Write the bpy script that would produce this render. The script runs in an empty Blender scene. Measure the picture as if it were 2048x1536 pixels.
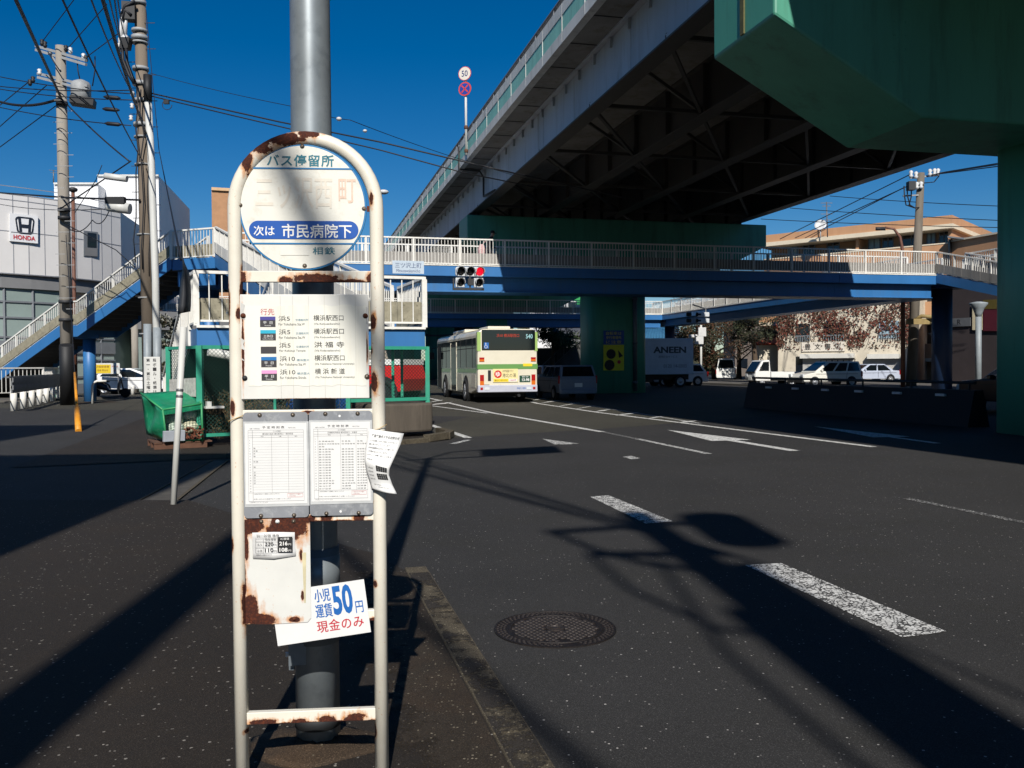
import bpy, bmesh, math, random
from mathutils import Vector, Matrix, Euler, Quaternion
random.seed(7)
SC = bpy.context.scene
COL = SC.collection
# ------------------------------------------------------------------ camera
FPX = 1760.0                                   # focal length in pixels of a 2048 wide frame
CAMZ = 1.5
PITCH, ROLL = math.radians(-1.2), math.radians(0.4)
_f = Vector((0, math.cos(PITCH), math.sin(PITCH)))
_r0 = Vector((1, 0, 0)); _u0 = _r0.cross(_f)
CR = _r0 * math.cos(ROLL) - _u0 * math.sin(ROLL)
CU = _u0 * math.cos(ROLL) + _r0 * math.sin(ROLL)
cam = bpy.data.cameras.new('camera'); camo = bpy.data.objects.new('camera', cam); COL.objects.link(camo)
m3 = Matrix((CR, CU, -_f)).transposed()
camo.matrix_world = Matrix.Translation((0, 0, CAMZ)) @ m3.to_4x4()
cam.sensor_width = 36; cam.lens = 36 * FPX / 2048
cam.clip_start = 0.05; cam.clip_end = 3000
SC.camera = camo
# ------------------------------------------------------------------ light
SUN_D = Vector((-0.055, 1.0, -0.753)).normalized()      # the way sunlight travels
w = bpy.data.worlds.new('World'); SC.world = w; w.use_nodes = True
nt = w.node_tree; bg = nt.nodes['Background']
sky = nt.nodes.new('ShaderNodeTexSky'); sky.sky_type = 'NISHITA'; sky.sun_disc = False
sky.sun_elevation = math.radians(36.9); sky.sun_rotation = math.radians(176.3)
sky.air_density = 1.0; sky.dust_density = 0.2; sky.ozone_density = 4.5; sky.altitude = 600
hs = nt.nodes.new('ShaderNodeHueSaturation'); hs.inputs['Saturation'].default_value = 1.40; hs.inputs['Hue'].default_value = 0.503
nt.links.new(sky.outputs[0], hs.inputs['Color']); nt.links.new(hs.outputs[0], bg.inputs[0])
bg.inputs[1].default_value = 0.068
sl = bpy.data.lights.new('sun', 'SUN'); sl.energy = 4.9; sl.angle = math.radians(0.55); sl.color = (1.0, 0.955, 0.89)
so = bpy.data.objects.new('sun', sl); COL.objects.link(so)
so.rotation_euler = SUN_D.to_track_quat('-Z', 'Y').to_euler(); so.location = (0, -20, 40)
SC.view_settings.view_transform = 'Standard'; SC.view_settings.look = 'None'
SC.view_settings.exposure = 0.04; SC.view_settings.gamma = 1.0
SC.cycles.max_bounces = 6; SC.cycles.diffuse_bounces = 1

def ray(u, v):
    return (_f * FPX + CR * (u - 1024) - CU * (v - 768))
def at(u, v, Y):                                # the point seen at photo pixel (u,v) that stands Y metres ahead
    d = ray(u, v); return Vector((0, 0, CAMZ)) + d * (Y / d.y)
def gnd(u, v, z=0.0):
    d = ray(u, v); return Vector((0, 0, CAMZ)) + d * ((z - CAMZ) / d.z)
TH = math.radians(13.7); CT, ST = math.cos(TH), math.sin(TH)
def R(s, t, z=0.0):                             # road frame: s to the right of the road, t along it
    return Vector((s * CT - t * ST, s * ST + t * CT, z))
def toR(p): return (p.x * CT + p.y * ST, -p.x * ST + p.y * CT)
# ------------------------------------------------------------------ materials
def lin(c):
    return tuple(((x / 255) / 12.92 if x / 255 <= 0.04045 else ((x / 255 + 0.055) / 1.055) ** 2.4) for x in c)
MATS = {}
class NT:
    def __init__(s, m): s.t = m.node_tree; s.n = s.t.nodes; s.l = s.t.links; s.b = s.n['Principled BSDF']
    def new(s, ty, **k):
        n = s.n.new(ty)
        for a, b in k.items(): setattr(n, a, b)
        return n
    def link(s, a, b): s.l.new(a, b)
    def coord(s):
        return s.new('ShaderNodeTexCoord').outputs['Object']
    def noise(s, vec, scale, detail=3, rough=0.55):
        n = s.new('ShaderNodeTexNoise'); n.inputs['Scale'].default_value = scale; n.inputs['Detail'].default_value = detail
        n.inputs['Roughness'].default_value = rough
        if vec is not None: s.link(vec, n.inputs['Vector'])
        return n.outputs['Fac']
    def ramp(s, fac, stops):
        n = s.new('ShaderNodeValToRGB'); s.link(fac, n.inputs[0]); e = n.color_ramp.elements
        while len(e) < len(stops): e.new(0.5)
        for k, (p, c) in enumerate(stops):
            e[k].position = p; e[k].color = (*c[:3], 1) if not isinstance(c, (int, float)) else (c, c, c, 1)
        return n.outputs[0]
    def mix(s, fac, a, b, mode='MIX'):
        n = s.new('ShaderNodeMix', data_type='RGBA', blend_type=mode)
        for i, x in ((0, fac), (6, a), (7, b)):
            if hasattr(x, 'is_output'): s.link(x, n.inputs[i])
            else: n.inputs[i].default_value = x if i == 0 else (*x[:3], 1)
        return n.outputs[2]
    def math(s, op, a, b=None, clamp=False):
        n = s.new('ShaderNodeMath', operation=op, use_clamp=clamp)
        for i, x in ((0, a), (1, b)):
            if x is None: continue
            if hasattr(x, 'is_output'): s.link(x, n.inputs[i])
            else: n.inputs[i].default_value = x
        return n.outputs[0]
    def vmul(s, vec, v):
        n = s.new('ShaderNodeVectorMath', operation='MULTIPLY'); s.link(vec, n.inputs[0]); n.inputs[1].default_value = v; return n.outputs[0]
    def bump(s, h, strength=0.3, dist=0.01):
        n = s.new('ShaderNodeBump'); n.inputs['Strength'].default_value = strength; n.inputs['Distance'].default_value = dist
        s.link(h, n.inputs['Height']); s.link(n.outputs[0], s.b.inputs['Normal'])
def mat(name, col, rough=0.6, var=0.12, scale=3.0, metal=0.0, bump=0.0, spec=0.5, streak=False, dirt=None, emit=None, estr=1.0, coat=0.0, alpha=1.0, trans=0.0):
    """plain material: col is sRGB 0-255; var darkens/lightens with noise; streak stretches the noise down the wall; dirt = (colour, amount)"""
    if name in MATS: return MATS[name]
    m = bpy.data.materials.new(name); m.use_nodes = True; N = NT(m); b = N.b
    c = lin(col)
    b.inputs['Roughness'].default_value = rough; b.inputs['Metallic'].default_value = metal
    b.inputs['Specular IOR Level'].default_value = spec; b.inputs['Coat Weight'].default_value = coat
    if var > 0:
        co = N.coord()
        if streak: co2 = N.vmul(co, (1, 1, 0.12))
        else: co2 = co
        f = N.noise(co2, scale, 5, 0.65)
        lo = tuple(x * (1 - var * 1.3) for x in c); hi = tuple(min(1, x * (1 + var)) for x in c)
        r = N.ramp(f, [(0.3, lo), (0.7, hi)])
        if dirt:
            d = N.noise(co2, scale * 2.7, 6, 0.7)
            k = N.ramp(d, [(0.52, 0.0), (0.75, dirt[1])])
            r = N.mix(k, r, lin(dirt[0]))
        N.link(r, b.inputs['Base Color'])
        if bump: N.bump(N.noise(co, scale * 12, 4), bump, 0.01)
    else: b.inputs['Base Color'].default_value = (*c, 1)
    if emit: b.inputs['Emission Color'].default_value = (*lin(emit), 1); b.inputs['Emission Strength'].default_value = estr
    if trans: b.inputs['Transmission Weight'].default_value = trans
    if alpha < 1: b.inputs['Alpha'].default_value = alpha
    MATS[name] = m; return m
def rust_mat(name, col, blobs, rough=0.38, nz=26.0, amp=1.0, spots=True, coat=0.15):
    """paint over steel with rust patches; blobs = (x, y, z, rx, ry, rz) in the object's own coordinates"""
    m = bpy.data.materials.new(name); m.use_nodes = True; N = NT(m); b = N.b; co = N.coord()
    acc = None
    for (x, y, z, rx, ry, rz) in blobs:
        a = N.new('ShaderNodeVectorMath', operation='SUBTRACT'); N.link(co, a.inputs[0]); a.inputs[1].default_value = (x, y, z)
        q = N.new('ShaderNodeVectorMath', operation='DIVIDE'); N.link(a.outputs[0], q.inputs[0]); q.inputs[1].default_value = (rx, ry, rz)
        L = N.new('ShaderNodeVectorMath', operation='LENGTH'); N.link(q.outputs[0], L.inputs[0])
        v = N.math('SUBTRACT', 1.0, L.outputs['Value'])
        acc = v if acc is None else N.math('MAXIMUM', acc, v)
    n1 = N.noise(co, nz, 6, 0.7); n1 = N.math('SUBTRACT', n1, 0.5)
    drip = N.noise(N.vmul(co, (1, 1, 0.1)), nz * 2.2, 3); drip = N.math('SUBTRACT', drip, 0.5)
    s = N.math('ADD', acc, N.math('MULTIPLY', n1, 2.2 * amp)) if acc else N.math('ADD', N.math('MULTIPLY', n1, 2.0), -0.9)
    if spots:
        sp = N.math('SUBTRACT', N.noise(co, nz * 3.3, 2), 0.775)
        s = N.math('MAXIMUM', s, N.math('MULTIPLY', sp, 4.0))
    halo = N.math('ADD', s, N.math('MULTIPLY', drip, 1.3))
    base = N.ramp(N.noise(co, 9, 4), [(0.3, tuple(x * 0.9 for x in lin(col))), (0.7, lin(col))])
    stain = N.mix(N.ramp(halo, [(0.0, 0.0), (0.45, 0.75)]) , base, lin((196, 124, 60)))
    hn = N.new('ShaderNodeMapRange'); N.link(halo, hn.inputs[0]); hn.inputs[1].default_value = -0.35; hn.inputs[2].default_value = 0.35
    stain = N.mix(hn.outputs[0], base, lin((206, 142, 84)))
    rc = N.ramp(N.noise(co, nz * 4, 5, 0.7), [(0.25, lin((38, 16, 10))), (0.5, lin((68, 29, 16))), (0.75, lin((112, 54, 25)))])
    rm = N.new('ShaderNodeMapRange'); N.link(s, rm.inputs[0]); rm.inputs[1].default_value = 0.16; rm.inputs[2].default_value = 0.24
    c = N.mix(rm.outputs[0], stain, rc); N.link(c, b.inputs['Base Color'])
    ro = N.math('ADD', N.math('MULTIPLY', rm.outputs[0], 0.9 - rough), rough); N.link(ro, b.inputs['Roughness'])
    b.inputs['Coat Weight'].default_value = 0
    N.bump(N.math('SUBTRACT', N.math('MULTIPLY', n1, rm.outputs[0]), N.math('MULTIPLY', rm.outputs[0], 0.4)), 0.35, 0.004)
    MATS[name] = m; return m
# ------------------------------------------------------------------ mesh builder
class MB:
    def __init__(s): s.v = []; s.f = []; s.mi = []; s.sm = []; s.k = 0; s.cuts = []
    def cut(s):                                 # what follows becomes a separate object of the same name
        if s.f and (not s.cuts or s.cuts[-1][1] < len(s.f)): s.cuts.append((len(s.v), len(s.f)))
    def vert(s, p): s.v.append((p[0], p[1], p[2])); return len(s.v) - 1
    def face(s, idx, sm=False): s.f.append(tuple(idx)); s.mi.append(s.k); s.sm.append(sm)
    def poly(s, pts, sm=False): s.face([s.vert(p) for p in pts], sm)
    def obox(s, o, ax, ay, az):                 # parallelepiped centred on o with half axes
        o, ax, ay, az = Vector(o), Vector(ax), Vector(ay), Vector(az)
        i = [s.vert(o + ax * a + ay * b + az * c) for a in (-1, 1) for b in (-1, 1) for c in (-1, 1)]
        for q in ((0, 1, 3, 2), (4, 6, 7, 5), (0, 4, 5, 1), (2, 3, 7, 6), (0, 2, 6, 4), (1, 5, 7, 3)): s.face([i[j] for j in q])
    def box(s, x0, x1, y0, y1, z0, z1):
        s.obox(((x0 + x1) / 2, (y0 + y1) / 2, (z0 + z1) / 2), ((x1 - x0) / 2, 0, 0), (0, (y1 - y0) / 2, 0), (0, 0, (z1 - z0) / 2))
    def rbox(s, s0, s1, t0, t1, z0, z1):        # box in the road frame
        c = R((s0 + s1) / 2, (t0 + t1) / 2, (z0 + z1) / 2)
        s.obox(c, R((s1 - s0) / 2, 0), R(0, (t1 - t0) / 2), (0, 0, (z1 - z0) / 2))
    def beam(s, p, q, w, h, up=(0, 0, 1)):
        p, q = Vector(p), Vector(q); d = q - p; L = d.length
        if L < 1e-6: return
        d /= L; up = Vector(up); x = d.cross(up)
        if x.length < 1e-4: x = d.cross(Vector((1, 0, 0)))
        x.normalize(); y = x.cross(d)
        s.obox((p + q) / 2, d * (L / 2), x * (w / 2), y * (h / 2))
    def tube(s, pts, r, n=8, cap=True, sm=True):
        pts = [Vector(p) for p in pts]; rs = r if isinstance(r, (list, tuple)) else [r] * len(pts)
        rings = []; prev = None
        for i, p in enumerate(pts):
            d = (pts[min(i + 1, len(pts) - 1)] - pts[max(i - 1, 0)])
            d.normalize()
            if prev is None:
                a = d.cross(Vector((0, 0, 1)))
                if a.length < 1e-3: a = d.cross(Vector((0, 1, 0)))
            else: a = prev - d * prev.dot(d)
            a.normalize(); b = d.cross(a); prev = a
            rings.append([s.vert(p + (a * math.cos(2 * math.pi * k / n) + b * math.sin(2 * math.pi * k / n)) * rs[i]) for k in range(n)])
        for i in range(len(rings) - 1):
            A, B = rings[i], rings[i + 1]
            for k in range(n): s.face((A[k], A[(k + 1) % n], B[(k + 1) % n], B[k]), sm)
        if cap: s.face(rings[0][::-1]); s.face(rings[-1])
    def cyl(s, p, q, r0, r1=None, n=16): s.tube([p, q], [r0, r0 if r1 is None else r1], n)
    def lathe(s, c, prof, n=20, axis=(0, 0, 1), sm=True):   # prof = [(radius, height)]
        c = Vector(c); z = Vector(axis).normalized(); a = z.orthogonal().normalized(); b = z.cross(a); rings = []
        for r, h in prof: rings.append([s.vert(c + z * h + (a * math.cos(2 * math.pi * k / n) + b * math.sin(2 * math.pi * k / n)) * max(r, 1e-4)) for k in range(n)])
        for A, B in zip(rings, rings[1:]):
            for k in range(n): s.face((A[k], A[(k + 1) % n], B[(k + 1) % n], B[k]), sm)
        s.face(rings[0][::-1]); s.face(rings[-1])
    def prism(s, pts, off):                     # planar outline (3D points) swept by off
        off = Vector(off); A = [s.vert(p) for p in pts]; B = [s.vert(Vector(p) + off) for p in pts]; n = len(A)
        s.face(A[::-1]); s.face(B)
        for k in range(n): s.face((A[k], A[(k + 1) % n], B[(k + 1) % n], B[k]))
    def loft(s, rings, sm=True, cap=True, closed=True):
        I = [[s.vert(p) for p in r] for r in rings]; n = len(I[0])
        for A, B in zip(I, I[1:]):
            for k in range(n if closed else n - 1): s.face((A[k], A[(k + 1) % n], B[(k + 1) % n], B[k]), sm)
        if cap: s.face(I[0][::-1]); s.face(I[-1])
    def ball(s, c, rx, ry, rz, n=10, m=7):
        c = Vector(c); rings = []
        for i in range(1, m):
            a = math.pi * i / m
            rings.append([c + Vector((rx * math.sin(a) * math.cos(2 * math.pi * k / n), ry * math.sin(a) * math.sin(2 * math.pi * k / n), rz * math.cos(a))) for k in range(n)])
        s.loft(rings, True, True)
    def add_mesh(s, me, M):
        o = len(s.v); s.v += [tuple(M @ v.co) for v in me.vertices]
        for p in me.polygons: s.face([i + o for i in p.vertices])
    def build(s, name, mats, parent=None, org=None, bevel=0.0, recalc=True, seg=2):
        """one mesh object; org is where its origin (or its parent's) stands in the coordinates the vertices use"""
        if s.cuts:
            ends = s.cuts + ([(len(s.v), len(s.f))] if s.cuts[-1][1] < len(s.f) else []); v0 = f0 = 0; obs = []
            for v1, f1 in ends:
                q = MB(); q.v = s.v[v0:v1]; q.f = [tuple(i - v0 for i in f) for f in s.f[f0:f1]]; q.mi = s.mi[f0:f1]; q.sm = s.sm[f0:f1]; v0, f0 = v1, f1
                obs.append(q.build(name, mats, parent, org, bevel, recalc, seg))
            return obs[0]
        o3 = Vector(org) if org is not None else Vector((0, 0, 0))
        me = bpy.data.meshes.new(name)
        me.from_pydata([tuple(Vector(v) - o3) for v in s.v], [], s.f)
        mats = mats if isinstance(mats, (list, tuple)) else [mats]
        for m in mats: me.materials.append(m)
        me.polygons.foreach_set('material_index', s.mi); me.polygons.foreach_set('use_smooth', s.sm)
        if recalc and len(s.f) < 60000:
            b = bmesh.new(); b.from_mesh(me); bmesh.ops.recalc_face_normals(b, faces=b.faces); b.to_mesh(me); b.free()
        me.update()
        ob = bpy.data.objects.new(name, me); COL.objects.link(ob)
        if parent is not None: ob.parent = parent
        else: ob.location = o3
        if bevel > 0:
            bv = ob.modifiers.new('bevel', 'BEVEL'); bv.width = bevel; bv.segments = seg; bv.limit_method = 'ANGLE'; bv.angle_limit = math.radians(35)
        return ob
def thing(name, label, cat, loc=(0, 0, 0), rz=0.0, group=None):
    o = bpy.data.objects.new(name, None); COL.objects.link(o); o.location = loc; o.rotation_euler = (0, 0, rz); o.empty_display_size = 0.3
    return tag(o, label, cat, group)
def tag(o, label, cat, group=None):
    o['label'] = label; o['category'] = cat
    if group: o['group'] = group
    return o
def struct(o, kind='structure'): o['kind'] = kind; return o
def dup(o, parent=None):
    c = o.copy(); COL.objects.link(c)
    if parent is not None: c.parent = parent
    for ch in list(o.children): dup(ch, c)
    return c
_TC = {}
def text_me(body, bold=0.0, spacing=1.0, shear=0.0):
    k = (body, bold, spacing, shear)
    if k in _TC: return _TC[k]
    c = bpy.data.curves.new('t', 'FONT'); c.body = body; c.size = 1.0; c.offset = bold; c.space_character = spacing; c.resolution_u = 3; c.shear = shear
    o = bpy.data.objects.new('t', c); COL.objects.link(o)
    dg = bpy.context.evaluated_depsgraph_get(); me = bpy.data.meshes.new_from_object(o.evaluated_get(dg))
    bpy.data.objects.remove(o); bpy.data.curves.remove(c)
    xs = [v.co.x for v in me.vertices] or [0, 1]; ys = [v.co.y for v in me.vertices] or [0, 1]
    _TC[k] = (me, min(xs), max(xs), min(ys), max(ys)); return _TC[k]
def put_text(mb, body, o, right, up, w=None, h=None, bold=0.0, spacing=1.0, align='l', shear=0.0):
    """letters into mb: lower left (or centre, 'c') corner at o, filling width w and/or height h (metres)"""
    me, x0, x1, y0, y1 = text_me(body, bold, spacing, shear)
    sx = w / (x1 - x0) if w else None; sy = h / (y1 - y0) if h else None
    sx = sx or sy; sy = sy or sx
    r, u, o = Vector(right).normalized(), Vector(up).normalized(), Vector(o)
    if align == 'c': o = o - r * (sx * (x1 - x0) / 2) - u * (sy * (y1 - y0) / 2)
    n = r.cross(u)
    M = Matrix((r * sx, u * sy, n)).transposed().to_4x4(); M.translation = o - r * (sx * x0) - u * (sy * y0)
    mb.add_mesh(me, M)
# ================================================================== ground
def asphalt(name, col, speck, sdens, rough=0.85, tint=None, sscale=70.0, big=0.35, extra=True):
    m = bpy.data.materials.new(name); m.use_nodes = True; N = NT(m); co = N.coord(); c = lin(col)
    base = N.ramp(N.noise(co, big, 5, 0.6), [(0.32, tuple(x * 0.82 for x in c)), (0.68, tuple(x * 1.15 for x in c))])
    if tint: base = N.mix(N.ramp(N.noise(co, 0.9, 5, 0.7), [(0.5, 0.0), (0.72, 0.7)]), base, lin(tint))
    fine = N.noise(co, 160, 3, 0.7)
    base = N.mix(0.75, base, N.ramp(fine, [(0.3, 0.35), (0.75, 0.68)]), 'OVERLAY')
    fv = N.new('ShaderNodeTexVoronoi'); fv.inputs['Scale'].default_value = 130; N.link(co, fv.inputs['Vector'])
    base = N.mix(N.math('MULTIPLY', N.math('LESS_THAN', fv.outputs['Distance'], 0.3), 0.42), base, tuple(min(1, x * 3.6) for x in c))
    dv = N.new('ShaderNodeTexVoronoi'); dv.inputs['Scale'].default_value = 95; N.link(co, dv.inputs['Vector'])
    base = N.mix(N.math('MULTIPLY', N.math('LESS_THAN', dv.outputs['Distance'], 0.27), 0.6), base, tuple(x * .3 for x in c))
    if extra:
      sv = N.new('ShaderNodeTexVoronoi'); sv.inputs['Scale'].default_value = sscale * .42; N.link(co, sv.inputs['Vector']); s2 = N.new('ShaderNodeSeparateColor'); N.link(sv.outputs['Color'], s2.inputs[0])
      base = N.mix(N.math('MULTIPLY', N.math('GREATER_THAN', s2.outputs[1], .92), N.math('LESS_THAN', sv.outputs['Distance'], N.math('MULTIPLY', s2.outputs[2], .16))), base, tuple(x * .55 for x in lin(speck)))
    v = N.new('ShaderNodeTexVoronoi'); v.inputs['Scale'].default_value = sscale; N.link(co, v.inputs['Vector'])
    sep = N.new('ShaderNodeSeparateColor'); N.link(v.outputs['Color'], sep.inputs[0])
    on = N.math('MULTIPLY', N.math('GREATER_THAN', sep.outputs[0], sdens), N.math('LESS_THAN', v.outputs['Distance'], N.math('MULTIPLY', sep.outputs[1], 0.42)))
    base = N.mix(on, base, N.mix(sep.outputs[2], lin(speck), tuple(x * 0.35 for x in lin(speck))))
    N.link(base, N.b.inputs['Base Color']); N.b.inputs['Roughness'].default_value = rough; N.b.inputs['Specular IOR Level'].default_value = 0.3
    N.bump(N.math('ADD', N.math('MULTIPLY', fine, 0.6), N.math('MULTIPLY', fv.outputs['Distance'], -0.5)), 0.45, 0.006)
    MATS[name] = m; return m
M_ROAD = asphalt('road_asphalt', (50, 49, 48), (176, 172, 166), 0.95, tint=(46, 45, 41), sscale=72, extra=False)
M_ROAD2 = asphalt('road_asphalt_old', (64, 62, 54), (170, 166, 156), 0.96, tint=(56, 54, 47), sscale=84, extra=False)
M_WALK = asphalt('walk_asphalt', (41, 36, 31), (168, 162, 152), 0.905, tint=(48, 40, 31), sscale=56)
M_KERB = asphalt('kerb_concrete', (80, 73, 60), (160, 150, 128), 0.66, tint=(54, 48, 40), sscale=90, big=5.5)
M_SOIL = asphalt('soil', (60, 49, 38), (130, 118, 98), 0.9, tint=(84, 60, 36), sscale=60, big=4)
M_CONC = mat('concrete', (128, 126, 120), 0.85, 0.22, 1.6, bump=0.25, streak=True, dirt=((70, 66, 58), 0.6))
def flat(name, pts, z, m, th=0.0):
    b = MB()
    if th > 0: b.prism([(p[0], p[1], z - th) for p in pts], (0, 0, th))
    else: b.poly([(p[0], p[1], z) for p in pts])
    return struct(b.build(name, m))
flat('ground', [(-600, -300), (600, -300), (600, 1200), (-600, 1200)], -0.02, mat('far_ground', (84, 80, 74), 0.9, 0.25, 0.08))
flat('road', [R(-90, -60), R(90, -60), R(90, 140), R(-90, 140)], 0.0, M_ROAD)
M_DUST = asphalt('verge_dust', (52, 45, 37), (150, 140, 120), .8, tint=(66, 49, 34), sscale=70, big=3)
Nd = NT(M_DUST); dn_ = Nd.noise(Nd.coord(), 4.5, 6, .7); sx_ = Nd.new('ShaderNodeVectorMath', operation='DOT_PRODUCT'); Nd.link(Nd.coord(), sx_.inputs[0]); sx_.inputs[1].default_value = (CT, ST, 0)
Nd.link(Nd.ramp(Nd.math('ADD', dn_, Nd.math('MULTIPLY', Nd.math('SUBTRACT', sx_.outputs['Value'], KS - .52 if 'KS' in globals() else .38), 1.1)), [(.45, 0.0), (.62, .92)]), Nd.b.inputs['Alpha'])
flat('road_patch', [gnd(700, 886), gnd(905, 876), gnd(1214, 857), gnd(1460, 838), R(27, 30), R(27, 72), R(-20, 72), R(-20, 44), Vector((-1.2, 26, 0))], 0.002, M_ROAD2)
# the pavement by the bus stop, its kerb and the island under the stairs
KS = 0.9
wk = [R(KS - 0.16, -40), R(KS - 0.16, 6.3), R(0.55, 7.0), R(0.0, 8.0)] + [Vector((-3.6, 9.75, 0)), Vector((-9, 10.1, 0)), Vector((-14, 4, 0)), Vector((-24, -30, 0))]
flat('pavement', wk, 0.03, M_WALK, 0.035)
flat('verge_dirt', [R(-.1, -4), R(KS - .17, -4), R(KS - .17, 6.25), R(-.1, 6.6)], 0.0345, M_DUST)
kb = MB()
for t0 in [x * 0.6 - 20 for x in range(44)]:
    if t0 > 6.2: break
    kb.rbox(KS - 0.158, KS, t0 + 0.003, t0 + 0.597, -0.03, 0.034)
struct(kb.build('kerb', M_KERB, bevel=0.008))
M_DUST2 = asphalt('kerb_dust', (50, 46, 42), (150, 140, 120), .8, tint=(62, 52, 40), sscale=70, big=3)
Nd = NT(M_DUST2); Nd.link(Nd.ramp(Nd.noise(Nd.coord(), 3.2, 7, .75), [(.46, 0.0), (.54, .95)]), Nd.b.inputs['Alpha'])
flat('verge_dirt', [R(KS - .15, -4), R(KS - .01, -4), R(KS - .01, 6.2), R(KS - .15, 6.2)], 0.0365, M_DUST2)
isl = [(-7.6, 13.3), (-4.7, 14.5), (-2.5, 16.6), (-1.7, 17.35), (-1.35, 17.9), (-1.3, 18.5), (-1.6, 19.2), (-3.0, 23), (-9, 32), (-12, 30)]
flat('pavement', isl, 0.01, M_WALK)
kq = MB()
for a, c in zip(isl[1:6], isl[2:7]):
    hi = .07 if a[0] > -2.2 else .0; p0, p1 = Vector((*a, .005 + hi)), Vector((*c, .02 + hi)); L = (p1 - p0).length; n = max(1, round(L / .6))
    for k in range(n): q0, q1 = p0 + (p1 - p0) * ((k + .01) / n), p0 + (p1 - p0) * ((k + .99) / n); kq.beam(q0, q1, .17, .14)
struct(kq.build('kerb', M_KERB, bevel=.008))
flat('drain_channel', [gnd(424, 922), gnd(455, 922), gnd(345, 1006), gnd(250, 1018)], 0.006, mat('channel', (78, 74, 68), 0.9, 0.25, 5))
for a, b_ in (((424, 922), (250, 1018)), ((455, 922), (352, 1004))):
    q = MB(); p0, p1 = gnd(*a), gnd(*b_); q.beam(p0 + Vector((0, 0, 0.012)), p1 + Vector((0, 0, 0.012)), 0.035, 0.012); struct(q.build('kerb', M_KERB))
# far pavements
flat('pavement', [R(-60, 44), R(-12, 44), R(-9, 47), R(-9, 51), R(-60, 51)], 0.10, mat('far_walk', (92, 88, 82), 0.9, 0.15, 0.6), 0.12)
flat('pavement', [R(29.5, 31), R(60, 31), R(60, 74), R(36, 74), R(29.5, 68)], 0.12, MATS['far_walk'], 0.14)
flat('soil_patch', [Vector((-18.6 + 1.1 * math.cos(a) * (1 + 0.2 * math.sin(3 * a)), 38.6 + 1.0 * math.sin(a), 0)) for a in [k * math.pi / 9 for k in range(18)]], 0.008, M_SOIL)
# soil round the foot of the pole: a low uneven mound
mo = MB(); rg = []
for k in range(7):
    r = 0.27 * k / 6
    rg.append([Vector((-0.78 + r * 1.05 * math.cos(a) * (1 + .1 * math.sin(3 * a + 1)), 3.40 + .72 * r * math.sin(a) * (1 + .12 * math.cos(4 * a)), 0.028 + 0.04 * (1 - (k / 6) ** 2) + random.uniform(-.006, .006) * (k < 6))) for a in [j * math.pi / 14 for j in range(28)]])
mo.loft(rg[1:][::-1], True, True); mo_o = struct(mo.build('soil_mound', M_SOIL))
# ------------------------------------------------------------------ road paint
def paint_mat(name, wear):
    m = bpy.data.materials.new(name); m.use_nodes = True; N = NT(m); co = N.coord()
    v = N.new('ShaderNodeTexVoronoi'); v.feature = 'DISTANCE_TO_EDGE'; v.inputs['Scale'].default_value = 40; N.link(co, v.inputs['Vector'])
    f = N.math('ADD', v.outputs['Distance'], N.math('MULTIPLY', N.math('SUBTRACT', N.noise(co, 14, 5, 0.7), 0.5), 0.9))
    k = N.ramp(f, [(max(0.0, wear - 0.02), 0.0), (wear + 0.05, 1.0)])
    c = N.mix(k, lin((66, 65, 63)), N.ramp(N.noise(co, 6, 4), [(0.3, lin((206, 205, 200))), (0.7, lin((226, 225, 220)))]))
    N.link(c, N.b.inputs['Base Color']); N.b.inputs['Roughness'].default_value = 0.75; MATS[name] = m; return m
P_WORN, P_OLD, P_OK = paint_mat('paint_worn', 0.10), paint_mat('paint_old', 0.26), paint_mat('paint_fresh', 0.015)
def mark(pix, m=P_OK, name='lane_line'):
    b = MB(); b.poly([gnd(*p) + Vector((0, 0, 0.004)) for p in pix]); return struct(b.build(name, m))
def line(a, b_, wd, m=P_OK, name='lane_line', z=0.004):
    p, q = gnd(*a), gnd(*b_); d = (q - p).normalized(); n = Vector((-d.y, d.x, 0)) * wd / 2
    b = MB(); b.poly([x + Vector((0, 0, z)) for x in (p - n, q - n, q + n, p + n)]); return struct(b.build(name, m))
mark([(1490, 1131), (1562, 1127), (1893, 1264), (1805, 1276)], P_WORN)
mark([(1180, 994), (1217, 991), (1345, 1043), (1292, 1048)], P_WORN)
mark([(1245, 914), (1262, 912), (1281, 917), (1263, 919)], P_WORN)
line((1275, 878), (1418, 908), 0.13, P_WORN); line((1180, 859), (1275, 878), 0.13, P_OLD)
def pline(pts, wd, m=P_OK, name='lane_line', z=0.004):
    b = MB(); L, Rr = [], []
    P_ = [gnd(*p) for p in pts]
    for k, p in enumerate(P_):
        d = (P_[min(k + 1, len(P_) - 1)] - P_[max(k - 1, 0)]).normalized(); n = Vector((-d.y, d.x, 0)) * wd / 2; L.append(p - n + Vector((0, 0, z))); Rr.append(p + n + Vector((0, 0, z)))
    for k in range(len(P_) - 1): b.poly([L[k], L[k + 1], Rr[k + 1], Rr[k]])
    return struct(b.build(name, m))
def hatch(a, c, h=1.7):
    b = MB(); b.poly([gnd(*p) + Vector((0, 0, 0.008)) for p in ((a[0], a[1] + h), (c[0] - 8, c[1] + h), (c[0] + 6, c[1] - h * .9), (a[0] + 14, a[1] - h * .9))]); return struct(b.build('hatch_line', P_OK))
pline([(893, 805), (985, 826), (1040, 835.5), (1205, 864)], .17); pline([(852, 795), (882, 801.5)], .17); pline([(858, 811), (975, 826.5)], .13)
hatch((856, 803.5), (882, 801)); hatch((858, 809), (900, 806))
line((861, 850), (937, 876), 0.17); line((905, 888), (937, 880), 0.13, P_WORN)
pline([(1060, 803), (1075, 807), (1200, 825.5), (1330, 841.5), (1440, 855.5), (1748, 894)], .16)
pline([(1055, 793), (1125, 802.7), (1190, 813), (1275, 826.5), (1400, 847)], .11, P_WORN)
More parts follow.
